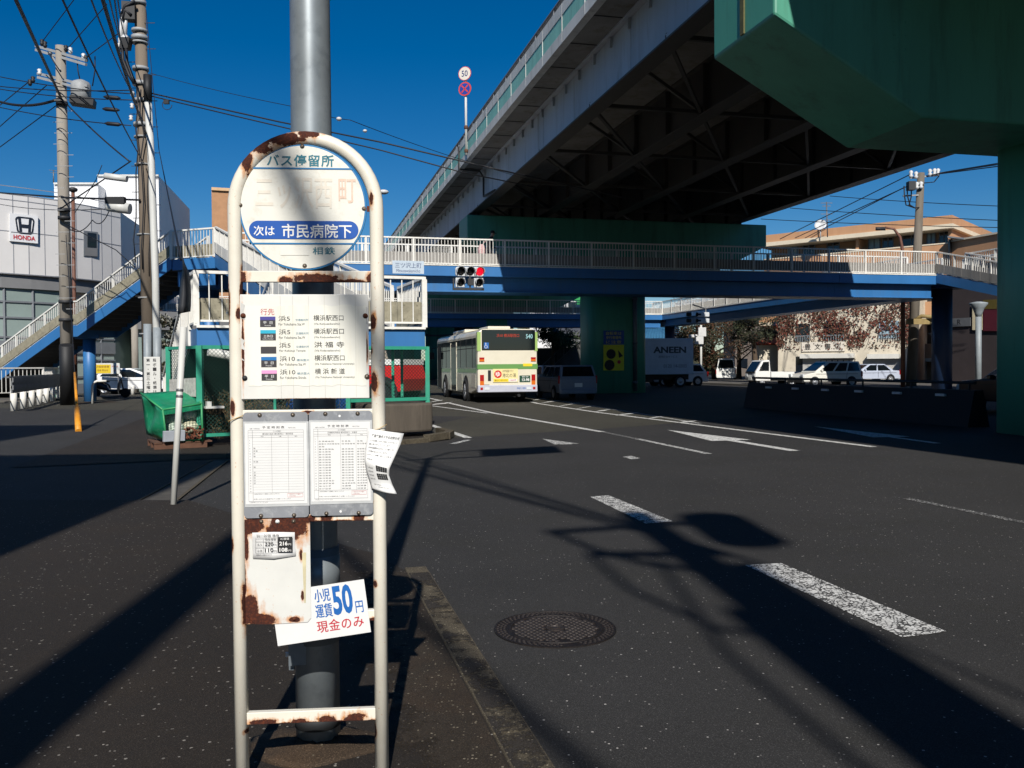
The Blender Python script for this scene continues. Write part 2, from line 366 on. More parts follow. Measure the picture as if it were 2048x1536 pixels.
for k in ((75, 93, 165, 86), (130, 111, 255, 99), (230, 134, 365, 116), (340, 151, 470, 133), (470, 166, 560, 160), (600, 191, 740, 179), (800, 211, 905, 201), (1000, 236, 1110, 232)): hatch((1040 + k[0] / 3.175, 770 + k[1] / 3.175), (1040 + k[2] / 3.175, 770 + k[3] / 3.175))
line((1812, 997), (2100, 1056), 0.10, P_OLD)
def arrow(tail, tip, m, wsh=0.16, wh=0.62, hl=2.0):
    p, q = gnd(*tail), gnd(*tip); d = (q - p).normalized(); n = Vector((-d.y, d.x, 0)); k = q - d * hl
    b = MB(); b.poly([x + Vector((0, 0, 0.005)) for x in (p - n * wsh / 2, k - n * wsh / 2, k - n * wh / 2, q, k + n * wh / 2, k + n * wsh / 2, p + n * wsh / 2)])
    return struct(b.build('lane_arrow', m))
arrow((1590, 902), (1334, 860), P_OK, 0.2, 0.85, 3.0); arrow((1136, 889), (1085, 878), P_WORN, 0.2, 0.5, 1.3)
arrow((1875, 887), (1628, 853), P_OK, 0.16, 0.8, 3.2)
line((1560, 790), (1600, 790.6), 0.3); line((1690, 806), (1760, 811), 0.15)
# ------------------------------------------------------------------ manhole
M_IRON = mat('cast_iron', (34, 29, 27), 0.62, 0.3, 14, metal=0.35, bump=0.3, dirt=((60, 46, 40), 0.6))
M_IRON2 = mat('cast_iron_worn', (66, 60, 57), 0.5, 0.3, 14, metal=0.4, dirt=((60, 44, 38), 0.6))
mc = gnd(1110, 1258)
mh = thing('manhole_cover', 'round cast iron manhole cover with raised studs set in the asphalt lane', 'manhole cover', mc)
RO = 0.347
b = MB(); b.lathe((0, 0, 0), [(RO, 0.0), (RO, 0.007), (RO - 0.012, 0.008), (RO - 0.016, 0.003), (0.272, 0.003), (0.268, 0.008), (0.252, 0.008), (0.248, 0.002), (0.0, 0.002)], 64, sm=False); b.build('frame', M_IRON, mh)
b = MB()
for i in range(-9, 10):
    for j in range(-9, 10):
        x, y = (i + (j % 2) * 0.5) * 0.0335, j * 0.029
        if x * x + y * y < 0.236 ** 2 and x * x + y * y > 0.06 ** 2 and not (abs(x - .04) < .04 and y < -.2): b.lathe((x, y, 0.002), [(0.0155, 0), (0.0135, 0.0055)], 6, sm=False)
for k in range(3):
    for i in range(56):
        a = 2 * math.pi * (i + 0.5 * (k % 2)) / 56; r = 0.29 + 0.0185 * k
        if abs(math.degrees(a) - 285) > 9: b.lathe((r * math.cos(a), r * math.sin(a), 0.003), [(0.0082, 0), (0.0066, 0.0045)], 5, sm=False)
b.lathe((0, 0, 0.002), [(0.052, 0), (0.052, 0.007), (0.043, 0.007), (0.041, 0.001), (0, .001)], 20, sm=False)
b.prism([(-0.03, 0, 0.002), (0, -0.018, 0.002), (0.03, 0, 0.002), (0, 0.018, 0.002)], (0, 0, 0.006))
b.build('stud_plate', M_IRON2, mh)
# ================================================================== flyover
M_PIER = mat('pier_green', (82, 160, 134), 0.5, 0.13, 0.7, streak=True, dirt=((58, 92, 78), 0.6))
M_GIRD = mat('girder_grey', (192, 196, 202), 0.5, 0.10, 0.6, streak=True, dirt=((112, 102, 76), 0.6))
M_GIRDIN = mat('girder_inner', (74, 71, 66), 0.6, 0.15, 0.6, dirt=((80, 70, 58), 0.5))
M_SOFF = mat('soffit_concrete', (134, 131, 126), 0.85, 0.18, 0.8, dirt=((96, 86, 62), 0.9))
M_PARA = mat('parapet_grey', (212, 212, 207), 0.7, 0.10, 1.2, streak=True, dirt=((116, 108, 94), 0.5))
M_PARG = mat('parapet_green', (140, 204, 188), 0.6, 0.10, 1.5, streak=True, dirt=((92, 128, 116), 0.5))
M_STEEL = mat('steel_grey', (112, 114, 116), 0.5, 0.15, 3, metal=0.5)
M_DARK = mat('dark_steel', (46, 47, 49), 0.6, 0.15, 4)
fo = thing('flyover', 'elevated road on a grey steel girder deck with green banded parapet', 'flyover', R(16.4, 30))
FO = R(16.4, 30)
S0, S1, HS, HG = 7.62, 25.2, 10.94, 9.42
TA, TB = -34.0, 150.0
b = MB(); b.rbox(S0 + .02, S1 - .02, TA, TB, HS, HS + 0.24); b.build('deck_slab', M_SOFF, fo, FO)
b = MB()                                                           # joints of the soffit panels as thin ribs
for k in range(int((TB - TA) / 2.1)): b.rbox(S0 + 0.1, 8.86, TA + 2.1 * k, TA + 2.1 * k + 0.03, HS - 0.02, HS + 0.004)
b.build('soffit_joint', M_DARK, fo, FO)
for side, s0, sg in (('near', S0, 1), ('far', S1, -1)):
    b = MB()
    for z0, z1, k, d in ((HS - 0.03, HS + 0.30, 0, 0.0), (HS + 0.30, HS + 0.78, 1, 0.015), (HS + 0.78, HS + 1.12, 0, 0.0)):
        b.k = k; b.rbox(min(s0 + sg * d, s0 + sg * 0.24), max(s0 + sg * d, s0 + sg * 0.24), TA, TB, z0, z1)
    b.k = 0
    for k in range(int((TB - TA) / 2.1)): b.rbox(min(s0 - sg * 0.004, s0 + sg * .012), max(s0 - sg * .004, s0 + sg * .012), TA + 2.1 * k, TA + 2.1 * k + 0.045, HS, HS + 1.1)
    b.build('parapet', [M_PARA, M_PARG], fo, FO)
    b = MB(); b.tube([R(s0 + sg * 0.1, t, HS + 1.36) for t in (TA, TB)], 0.06, 10)
    for k in range(int((TB - TA) / 2.1)):
        t = TA + 2.1 * k + 1; b.prism([R(s0 + sg * .02, t, HS + 1.12), R(s0 + sg * .2, t, HS + 1.12), R(s0 + sg * .14, t, HS + 1.36), R(s0 + sg * .06, t, HS + 1.36)], R(0, .09))
    b.build('guard_rail', M_STEEL, fo, FO)
GS = [8.9, 12.6, 16.35, 20.1, 23.8]
for i, g in enumerate(GS):
    b = MB(); b.rbox(g - 0.02, g + 0.02, TA, TB, HG, HS)
    b.k = 1; b.rbox(g - 0.12, g + 0.42, TA, TB, HG - 0.05, HG); b.k = 0  # outer flange takes the dark inner colour: underside shade put into the paint
    b.rbox(g - 0.2, g + 0.2, TA, TB, HS - 0.05, HS - .002)
    for k in range(int((TB - TA) / 1.45)):
        t = TA + 1.45 * k
        if i == 0: b.rbox(g - 0.10, g - 0.02, t, t + 0.07, HS - 0.34, HS - 0.05)
        else: b.rbox(g - 0.18, g - 0.02, t, t + 0.025, HG, HS - 0.05) if k % 2 else None
        if k % 6 == 3: b.rbox(g - 0.032, g - 0.02, t, t + 0.55, HG + 0.05, HS - 0.1)
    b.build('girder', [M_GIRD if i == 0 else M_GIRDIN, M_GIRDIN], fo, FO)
b = MB()
for k in range(int((TB - TA) / 5.8)):
    t = TA + 2 + 5.8 * k
    for a, c in zip(GS, GS[1:]):
        m_ = (a + c) / 2
        b.beam(R(a, t, HG + .12), R(c, t, HG + .12), .11, .11); b.beam(R(a, t, HG + .15), R(m_, t, HS - .25), .1, .1); b.beam(R(c, t, HG + .15), R(m_, t, HS - .25), .1, .1)
        b.beam(R(a, t, HG + .1), R(c, t + 5.8, HG + .1), .1, .1)
b.build('cross_bracing', M_GIRDIN, fo, FO)
b = MB()                                                           # drain pipe below the slab edge and a lamp cable
b.tube([R(S0 - .03, 41.5, HS + 1.0), R(S0 - .03, 41.5, HS - .08), R(8.6, 41.5, HS - .12), R(8.78, 41.5, HS - .4), R(8.78, 41.5, HG + .2), R(8.78, 39.0, HG + .02)], .05, 8)
b.cut(); b.tube([R(S0 + 17.66, 47.3, HG + .05), R(25.6, 46.6, HG - .1), R(25.1, 46.1, HG - .35), R(24.6, 45.9, HG - .38)], .09, 8)
b.build('drain_pipe', M_DARK, fo, FO)
for tc in (15.0, 44.9, 74.5, 104, 133):
    c0 = 16.55; hw, ht = 1.68, 1.15
    cp = MB()
    outl = [(8.1, 9.12), (24.8, 9.12), (24.8, 7.55), (21.7, 5.95), (11.1, 5.95), (8.1, 7.55)]
    if tc > 40: outl = [(8.4, 9.12), (25.1, 9.12), (25.1, 7.95), (21.7, 6.3), (11.4, 6.3), (8.4, 7.95)]
    cp.prism([R(s, tc - 1.15, z) for s, z in outl], R(0, 2.3))
    cp.build('pier_cap', M_PIER, fo, FO, bevel=0.05)
    cl = MB(); ring = []
    for k in range(28):
        a = 2 * math.pi * k / 28; ca, sa = math.cos(a), math.sin(a)
        ring.append((c0 + hw * math.copysign(abs(ca) ** 0.55, ca), tc + ht * math.copysign(abs(sa) ** 0.55, sa)))
    cl.loft([[R(s - (.5 if tc < 40 else 0), t, z) for s, t in ring] for z in (0, 6.12)], True, True); co_ = cl.build('pier_column', M_PIER, fo, FO)
    sm_ = MB()
    for ss in (10.6, 13.4, 16.5, 19.6, 22.6):
        zb0 = 5.97 if tc < 40 else 6.32
        if ss < 11.2: zb0 += .3
        sm_.rbox(ss, ss + .03, tc - 1.156, tc - 1.149, zb0 if 11 < ss < 22 else zb0 + .3, 9.1)
        for k in range(9): sm_.rbox(ss - .12, ss - .09, tc - 1.16, tc - 1.149, 6.9 + .24 * k, 6.93 + .24 * k); sm_.rbox(ss + .12, ss + .15, tc - 1.16, tc - 1.149, 6.9 + .24 * k, 6.93 + .24 * k)
    sm_.build('weld_seam', M_PIER, fo, FO, recalc=False)
    be = MB()
    for g in GS: be.rbox(g - .2, g + .25, tc - .3, tc + .3, 9.12, HG - .05)
    be.build('bearing', M_DARK, fo, FO)
    rb = MB()
    if tc < 40: rb.rbox(8.07, 8.1, tc - .12, tc + .02, 7.6, 9.1); rb.build('drain_pipe', mat('brass_stain', (96, 92, 52), 0.7, 0.3, 6), fo, FO)
# drain pipe down the far pier column
b = MB(); b.tube([R(17.35, 43.65, 6.2), R(17.35, 43.65, 0.1)], 0.11, 10)
for z in (2.6, 4.9, .5): b.tube([R(17.35, 43.65, z), R(17.35, 43.65, z + .12)], 0.14, 10)
b.build('drain_pipe', M_STEEL, fo, FO)
# ================================================================== footbridge
M_BLUE = mat('bridge_blue', (50, 112, 170), 0.45, 0.08, 0.9, streak=True, dirt=((70, 104, 140), 0.5))
M_WHITE = mat('rail_white', (232, 230, 222), 0.45, 0.05, 3, dirt=((176, 160, 138), 0.35))
M_PAN = mat('bridge_panel_grey', (150, 147, 142), 0.75, 0.12, 2.5, streak=True, dirt=((104, 98, 88), 0.5))
M_PANB = mat('bridge_panel_beige', (148, 142, 122), 0.85, 0.22, 5, bump=0.2, dirt=((108, 102, 84), 0.8))
M_TREAD = mat('stair_tread', (96, 94, 92), 0.85, 0.15, 2)
def fence(mb, p0, p1, h=1.15, gap=0.06, bal=0.145, post=2.05, pm=None, ph=0.46, low=0.0, ends=(1, 1), ps=0.075, mid=None):
    """railing from p0 to p1 (feet); pm gets the skirt panels"""
    p0, p1 = Vector(p0), Vector(p1); d = p1 - p0; L = math.hypot(d.x, d.y); U = Vector((0, 0, 1)); hd = Vector((d.x, d.y, 0)) / L; nn = Vector((-hd.y, hd.x, 0))
    mb.beam(p0 + U * h, p1 + U * h, 0.09, 0.06); mb.beam(p0 + U * gap, p1 + U * gap, 0.05, 0.04)
    if mid: mb.beam(p0 + U * mid, p1 + U * mid, 0.03, 0.035)
    n = max(1, round(L / post))
    for k in range(n + 1):
        if (k == 0 and not ends[0]) or (k == n and not ends[1]): continue
        q = p0 + d * (k / n); mb.beam(q - U * low, q + U * (h - .03), ps, ps, up=hd)
    m = max(1, round(L / bal))
    for k in range(1, m):
        q = p0 + d * (k / m); mb.beam(q + U * gap, q + U * (h - .03), 0.022, 0.022, up=hd)
    if pm is not None:
        a, c = p0 + U * (gap + 0.02) + nn * 0.045, p1 + U * (gap + 0.02) + nn * 0.045
        k = max(1, round(L / 0.62))
        for i in range(k):
            x, y = a + (c - a) * ((i + .006) / k), a + (c - a) * ((i + .994) / k)
            pm.prism([x, y, y + U * ph, x + U * ph], nn * (0.02 + .006 * (i % 2)))
            for f in (.25, .75):
                for g in (.15, .85):
                    c0 = x + (y - x) * f + U * ph * g - nn * .004; pm.obox(c0, hd * .014, nn * .012, U * .014)
        pm.cut()
    mb.cut()
def stair(bs, bt, mb, pm, p0, p1, wd, step=0.16):
    """flight of steps rising from p0 to p1, wd wide to the right of the way up"""
    p0, p1 = Vector(p0), Vector(p1); d = p1 - p0; hd = Vector((d.x, d.y, 0)); L = hd.length; hd /= L; rt = Vector((hd.y, -hd.x, 0)); U = Vector((0, 0, 1))
    for o in (0, wd):
        a, c = p0 + rt * o, p1 + rt * o
        bs.prism([a + U * .12, a - U * .38, c - U * .38, c + U * .12], rt * (.05 if o else -.05)); bs.cut()
        if mb: fence(mb, a + U * .1, c + U * .1, 1.08, pm=pm, low=.1, post=1.15, ph=.42)
    n = max(2, int(abs(d.z) / step))
    for k in range(n):
        q = p0 + d * ((k + .5) / n); bt.obox(q + rt * wd / 2 - U * .06, hd * (L / n / 2 + .02), rt * (wd / 2 - .002), U * (abs(d.z) / n / 2 + .02))
fbo = R(14, 39.5); fb = thing('footbridge', 'blue pedestrian footbridge with white railings and stairs looping round the junction', 'footbridge', fbo)
Z = 5.92
def span(s0, s1, t0, t1, along, fa=True, fc=True, pa=True):
    """one straight span: deck, edge beams, girder, two railings"""
    b = MB(); b.rbox(s0, s1, t0, t1, Z - .45, Z)
    if along == 's': b.rbox(s0, s1, t0 + .4, t1 - .4, Z - 1.13, Z - .452); b.rbox(s0, s1, t0 + .28, t0 + .398, Z - 1.13, Z - 1.09)
    else: b.rbox(s0 + .4, s1 - .4, t0, t1, Z - 1.0, Z - .452)
    b.build('span_girder', M_BLUE, fb, fbo, bevel=0.012)
    sp = MB(); bl = MB()
    if along == 's':
        s_ = s0 + 4.0
        while s_ < s1 - 1:
            sp.rbox(s_, s_ + .7, t0 + .385, t0 + .402, Z - 1.05, Z - .5); sp.rbox(s_, s_ + .7, t0 - .014, t0 + .002, Z - .4, Z - .06)
            sp.cut()
            for i in range(4):
                for j in range(4): bl.rbox(s_ + .09 + .16 * i, s_ + .12 + .16 * i, t0 + .37, t0 + .386, Z - .99 + .14 * j, Z - .96 + .14 * j)
                for j in range(2): bl.rbox(s_ + .09 + .16 * i, s_ + .12 + .16 * i, t0 - .027, t0 - .013, Z - .32 + .17 * j, Z - .29 + .17 * j)
            s_ += 8.4
        sp.build('splice_plate', M_BLUE, fb, fbo); bl.build('splice_bolt', M_BLUE, fb, fbo, recalc=False)
    e = MB()
    if along == 's': e.rbox(s0, s1, t0 - .03, t0 + .12, Z, Z + .045); e.rbox(s0, s1, t1 - .12, t1 + .03, Z, Z + .045)
    else: e.rbox(s0 - .03, s0 + .12, t0, t1, Z, Z + .045); e.rbox(s1 - .12, s1 + .03, t0, t1, Z, Z + .045)
    e.build('deck_edge', M_WHITE, fb, fbo)
    f, p = MB(), MB()
    if along == 's':
        if fa: fence(f, R(s0, t0 + .05, Z + .04), R(s1, t0 + .05, Z + .04), pm=p)
        if fc: fence(f, R(s0, t1 - .05, Z + .04), R(s1, t1 - .05, Z + .04), mid=.72)
    else:
        if fa: fence(f, R(s0 + .05, t1, Z + .04), R(s0 + .05, t0, Z + .04), pm=p)
        if fc: fence(f, R(s1 - .05, t1, Z + .04), R(s1 - .05, t0, Z + .04), pm=p)
    f.build('railing', M_WHITE, fb, fbo)
    if p.v: p.build('skirt_panel', M_PAN, fb, fbo, recalc=False)
span(-3.2, 31.6, 38.4, 40.7, 's')
span(-14, 31.6, 73.0, 75.2, 's')
span(31.6, 33.9, 40.7, 75.2, 't')
# corner landing on the right and the flight that comes towards the photographer
b = MB(); b.rbox(31.6, 35.2, 38.4, 40.698, Z - .45, Z); b.rbox(33.4, 35.2, 33.0, 38.398, Z - .45, Z); b.build('landing', M_BLUE, fb, fbo, bevel=.012)
f, p = MB(), MB(); fence(f, R(33.4, 38.3, Z), R(33.4, 33, Z), pm=p); fence(f, R(35.15, 40.7, Z), R(35.15, 33, Z), pm=p); f.build('railing', M_WHITE, fb, fbo); p.build('skirt_panel', M_PAN, fb, fbo, recalc=False)
bs, bt, f, p = MB(), MB(), MB(), MB(); stair(bs, bt, f, p, R(31.6, 30.0, 3.9), R(31.6, 38.38, Z), 1.7); stair(bs, bt, f, p, R(31.6, 21.6, .1), R(31.6, 29.98, 3.9), 1.7)
bs.build('stair_stringer', M_BLUE, fb, fbo); bt.build('stair_steps', M_TREAD, fb, fbo); f.build('railing', M_WHITE, fb, fbo); p.build('skirt_panel', M_PAN, fb, fbo, recalc=False)
# upper landing on the left
A0 = at(344, 512, 36.0); A1 = at(432, 507, 35.2); A0.z = A1.z = Z
B0, B1 = R(-3.2, 40.7, Z), R(-3.2, 38.4, Z)
A2 = A0 + Vector((1.1, 2.4, 0))
b = MB(); pl = [A0, A1, Vector((B1.x, B1.y, Z)), B0, A2]
b.prism([q - Vector((0, 0, .45)) for q in pl], (0, 0, .447)); b.prism([q * 0.86 + sum(pl, Vector()) / 5 * 0.14 - Vector((0, 0, 1.1)) for q in pl], (0, 0, .64)); b.build('landing', M_BLUE, fb, fbo, bevel=.012)
f, p = MB(), MB(); fence(f, A0, A1, pm=p, ps=.13, post=2.4); fence(f, A1, B1, pm=p); fence(f, A2, B0)
f.build('railing', M_WHITE, fb, fbo); p.build('skirt_panel', M_PANB, fb, fbo, recalc=False)
# left flight: two runs with a small landing between, going down to the far left
dL = Vector((-0.874, 0.486, 0)); sl_ = 0.43
q1 = A0 + dL * 6.1 - Vector((0, 0, 6.1 * sl_)); q2 = q1 + dL * 1.3; q3 = q2 + dL * (q2.z / sl_) ; q3.z = 0.05
WL = 1.9
bs, bt, f, p = MB(), MB(), MB(), MB()
hdu = -dL; rt_ = Vector((-hdu.y, hdu.x, 0))
stair(bs, bt, None, None, q1 + rt_ * WL, A0 + rt_ * WL, WL); stair(bs, bt, None, None, q3 + rt_ * WL, q2 + rt_ * WL, WL)
c = (q1 + q2) / 2 + rt_ * WL / 2
bs.obox(c - Vector((0, 0, .13)), dL * .652, rt_ * (WL / 2 + .05), (0, 0, .25))
for o in (0, WL):
    for a, d_ in ((A0, q1), (q1, q2), (q2, q3)):
        fence(f, a + rt_ * o + Vector((0, 0, .1)), d_ + rt_ * o + Vector((0, 0, .1)), 1.08, pm=p, post=1.13, ph=.42, low=.1)
bs.build('stair_stringer', M_BLUE, fb, fbo); bt.build('stair_steps', M_TREAD, fb, fbo); f.build('railing', M_WHITE, fb, fbo); p.build('skirt_panel', M_PANB, fb, fbo, recalc=False)
# middle flight coming towards the bus stop and the low landing it ends on
Z2 = 2.30
LA, LB = at(393, 652, 17.7), at(850, 656, 19.3); LA.z = LB.z = Z2
fd = (LB - LA); fd.z = 0; fd.normalize(); bk = Vector((-fd.y, fd.x, 0))
LC, LD = LB + bk * 2.6, LA + bk * 2.6 - fd * 0.3
LA2 = LA + bk * 1.0 - fd * 0.12
b = MB(); b.prism([q - Vector((0, 0, .40)) for q in (LA, LB, LC, LD, LA2)], (0, 0, .40)); b.build('landing', M_BLUE, fb, fbo, bevel=.015)
e = MB(); e.beam(LA + Vector((0, 0, .03)), LB + Vector((0, 0, .03)), .14, .05); e.build('deck_edge', M_WHITE, fb, fbo)
f, p = MB(), MB()
fence(f, LA + bk * .06 + Vector((0, 0, .05)), LB + bk * .06 + Vector((0, 0, .05)), 1.08, pm=p, ps=.11, bal=.25, ph=.44, post=4.6, gap=.1)
fence(f, LB + bk * .06 + Vector((0, 0, .05)), LC + Vector((0, 0, .05)), 1.08, pm=p, ends=(0, 1)); fence(f, LA2 + Vector((0, 0, .05)), LA + Vector((0, 0, .05)), 1.08, pm=p, ends=(1, 0))
f.build('railing', M_WHITE, fb, fbo); p.build('skirt_panel', M_PANB, fb, fbo, recalc=False)
S2b = LC - fd * 1.9; S2t = A1 + (B1 - A1) * 0.02
bs, bt, f, p = MB(), MB(), MB(), MB()
stair(bs, bt, f, p, Vector((S2b.x, S2b.y, Z2)), Vector((A1.x, A1.y, Z)), 1.8)
bs.build('stair_stringer', M_BLUE, fb, fbo); bt.build('stair_steps', M_TREAD, fb, fbo); f.build('railing', M_WHITE, fb, fbo); p.build('skirt_panel', M_WHITE, fb, fbo, recalc=False)
# last flight from the low landing down to the pavement, away from the photographer
g0 = LA2 + Vector((-2.3, 4.4, 0)); g0.z = 0.12
bs, bt, f, p = MB(), MB(), MB(), MB()
up_ = (LA2 - g0); hd_ = Vector((up_.x, up_.y, 0)).normalized(); rr = Vector((hd_.y, -hd_.x, 0))
stair(bs, bt, f, p, g0 - rr * 1.7, LA2 - rr * 1.7, 1.7)
bs.build('stair_stringer', M_WHITE, fb, fbo); bt.build('stair_steps', M_TREAD, fb, fbo); f.build('railing', M_WHITE, fb, fbo); p.build('skirt_panel', M_PAN, fb, fbo, recalc=False)
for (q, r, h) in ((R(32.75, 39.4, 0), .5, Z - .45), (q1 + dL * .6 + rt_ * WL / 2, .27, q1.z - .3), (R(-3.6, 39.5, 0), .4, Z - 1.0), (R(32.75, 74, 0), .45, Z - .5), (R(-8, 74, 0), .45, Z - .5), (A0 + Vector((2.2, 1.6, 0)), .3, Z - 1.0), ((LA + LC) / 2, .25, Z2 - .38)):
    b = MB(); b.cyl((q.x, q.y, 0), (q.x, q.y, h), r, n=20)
    b.obox((q.x, q.y, h - .06), R(r * 1.9, 0), R(0, r * 1.9), (0, 0, .09)); b.build('column', mat('bridge_blue_shaded', (26, 52, 88), .5, .1, 1, streak=True) if r > .44 else M_BLUE, fb, fbo)  # thick columns: the bridge blue darkened in colour to stand for shade
# ================================================================== bus stop
BS = Vector((-0.7185, 3.10, 0.03)); YAW = math.radians(4.5)
ZO = BS.z
def zz(v): return 1.5 + (734 - v) * 0.0017614 - ZO
def xx(u): return (u - 616) * 0.0017614
bus = thing('bus_stop_sign', 'rusty white arch framed bus stop sign with round name disc and timetable boards', 'bus stop sign', BS, YAW)
ZC = 2.056 - ZO; RA = 0.245
def blob(u, v, ru, rv, y=0.0, ry=0.3): return (xx(u), y, zz(v), ru * .00176, ry, rv * .00176)
M_FRAME = rust_mat('rusty_frame', (236, 230, 214), [blob(575, 282, 52, 17), blob(622, 272, 28, 12), blob(530, 298, 26, 20), blob(505, 330, 12, 26), blob(489, 590, 3, 40), blob(464, 610, 5, 45), blob(470, 816, 6, 18), blob(484, 628, 6, 16), blob(746, 645, 8, 18), blob(748, 765, 9, 26), blob(746, 1170, 5, 8), blob(464, 1088, 5, 14), blob(489, 1210, 7, 50), blob(740, 705, 5, 12), blob(491, 1460, 8, 6), blob(742, 1470, 4, 20), blob(746, 400, 5, 18), blob(493, 545, 6, 16), blob(735, 552, 5, 14)], nz=30, amp=0.72)
pts = [Vector((-RA, 0, 0)), Vector((-RA, 0, ZC * .5)), Vector((-RA, 0, ZC))] + [Vector((-RA * math.cos(a), 0, ZC + RA * math.sin(a))) for a in [math.pi * k / 28 for k in range(1, 28)]] + [Vector((RA, 0, ZC)), Vector((RA, 0, ZC * .5)), Vector((RA, 0, 0))]
b = MB(); b.tube(pts, 0.0243, 22); b.build('arch_frame', M_FRAME, bus)
b = MB(); b.box(-.28, .28, -.04, .06, -.02, .006); b.build('foot_block', M_CONC, bus, bevel=.02)
def bar(v0, v1, blobs, name='crossbar', y=0.0):
    b = MB(); b.box(-RA + .02, RA - .02, y - .012, y + .012, zz(v1), zz(v0)); return b.build(name, rust_mat('rusty_bar', (236, 230, 214), blobs, nz=34, amp=.8, spots=False), bus, bevel=.002)
bar(543, 565, [blob(640, 560, 55, 14), blob(575, 562, 14, 9), blob(488, 555, 14, 18), blob(742, 558, 10, 16), blob(690, 566, 60, 7)])
bar(819, 829, [blob(616, 824, 12, 4)])
bar(1029, 1043, [blob(650, 1037, 14, 12), blob(715, 1037, 14, 12), blob(622, 1036, 7, 8), blob(560, 1037, 60, 10), blob(616, 1044, 140, 4)])
bar(1224, 1246, [blob(500, 1235, 30, 14), blob(742, 1244, 12, 5)])
bar(1424, 1448, [blob(616, 1450, 150, 6), blob(700, 1444, 26, 14), blob(645, 1444, 24, 12), blob(520, 1446, 34, 10), blob(590, 1447, 20, 9)])
# round name disc
M_DISC = mat('disc_face', (230, 228, 217), 0.4, 0.04, 7, dirt=((186, 178, 158), 0.5))
M_DBLUE = mat('disc_blue', (30, 116, 170), 0.4, 0.05, 8); M_PILL = mat('pill_blue', (8, 82, 170), 0.4, 0.05, 8)
M_TEAL = mat('letter_teal', (0, 110, 128), 0.5, 0.05, 20); M_LW = mat('letter_white', (240, 240, 236), 0.5, 0.02, 20); M_GHOST = mat('letter_faded', (224, 216, 201), 0.5, 0.05, 60); M_GHOST2 = mat('letter_faded_red', (224, 196, 176), 0.5, 0.12, 70)
M_INK = mat('ink_black', (34, 34, 36), 0.6, 0.05, 20); M_RED = mat('ink_red', (196, 48, 62), 0.6, 0.05, 20); M_BLUET = mat('ink_blue', (20, 100, 178), 0.6, 0.05, 20)
M_BOLT = mat('bolt_metal', (150, 138, 124), 0.35, 0.3, 40, metal=0.8); M_BOLTR = mat('bolt_rust', (92, 46, 24), 0.85, 0.3, 50)
XR, UP = Vector((1, 0, 0)), Vector((0, 0, 1))
DZ = zz(417); DX = xx(611); DR = 0.2195; YF = -0.014
disc = MB(); n = 72
disc.lathe((DX, -.004, DZ), [(DR, -.005), (DR, .005)], n, axis=(0, -1, 0), sm=False); disc_o = disc.build('name_disc', M_DBLUE, bus)
b = MB(); b.lathe((DX, -.004, DZ), [(DR - .006, .005), (DR - .006, .0065)], n, axis=(0, -1, 0), sm=False); b.build('disc_face', M_DISC, disc_o)
def lat(u, v, y): return Vector((xx(u), y, zz(v)))
yl = -.0115
b = MB()
for v, hw in ((340.5, 98), (489, 98)):
    b.obox(lat(611, v, yl), (hw * .00176, 0, 0), (0, .0006, 0), (0, 0, .0028)); b.cut()
b.build('rule_line', M_DBLUE, disc_o)
b = MB(); put_text(b, 'バス停留所', lat(607, 325, yl), XR, UP, w=131 * .00176, h=24 * .00176, bold=.021, spacing=1.1, align='c'); b.build('lettering', M_TEAL, disc_o)
b = MB(); put_text(b, '三ッ沢西', lat(594, 388, yl), XR, UP, w=150 * .00176, h=64 * .00176, bold=.01, align='c'); b.build('lettering', M_GHOST, disc_o)
b = MB(); put_text(b, '町', lat(698, 384, yl), XR, UP, w=34 * .00176, h=48 * .00176, bold=.01, align='c'); b.build('lettering', M_GHOST2, disc_o)
b = MB(); ph, pw = 18 * .00176, 107 * .00176; pc = lat(612.5, 462, yl); ring = []
for k in range(25): a = -math.pi / 2 + math.pi * k / 24; ring.append(pc + Vector((pw - ph + ph * math.cos(a), 0, ph * math.sin(a))))
for k in range(25): a = math.pi / 2 + math.pi * k / 24; ring.append(pc + Vector((-(pw - ph) + ph * math.cos(a), 0, ph * math.sin(a))))
b.prism(ring, (0, -.0008, 0)); b.build('next_stop_band', M_PILL, disc_o)
b = MB(); put_text(b, '次は', lat(535, 464, yl - .0016), XR, UP, w=41 * .00176, h=20 * .00176, bold=.01, align='c'); put_text(b, '市民病院下', lat(638, 464, yl - .0016), XR, UP, w=137 * .00176, h=28 * .00176, bold=.014, align='c'); b.build('lettering', M_LW, disc_o)
b = MB(); put_text(b, '相鉄', lat(651, 503, yl), XR, UP, w=44 * .00176, h=15 * .00176, bold=.012, spacing=1.15, align='c'); b.build('lettering', M_TEAL, disc_o)
b = MB(); b.obox(lat(594, 504, yl), (28 * .00176, 0, 0), (0, .0005, 0), (0, 0, 8 * .00176)); b.build('blank_sticker', mat('sticker', (232, 230, 220), 0.3, 0.03, 9), disc_o)
def bolt(u, v, y, parent, m=None, r=.0055):
    b = MB(); b.lathe(lat(u, v, y), [(r * 1.5, 0), (r * 1.5, .0015), (r, .002), (r * .85, .006), (r * .3, .0075)], 10, axis=(0, -1, 0)); b.build('bolt', m or M_BOLT, parent)
for u, v in ((611, 297), (489, 414), (731, 419), (613, 533)): bolt(u, v, -.009, disc_o)
b = MB()
for q, d_ in (((611, 290), (0, 0, .022)), ((612, 540), (0, 0, -.02)), ((485, 415), (-.016, 0, 0)), ((736, 418), (.016, 0, 0))): b.beam(lat(*q, .004), lat(*q, .004) + Vector(d_), .02, .004, up=(0, 1, 0))
b.build('mounting_tab', M_BOLTR, bus)
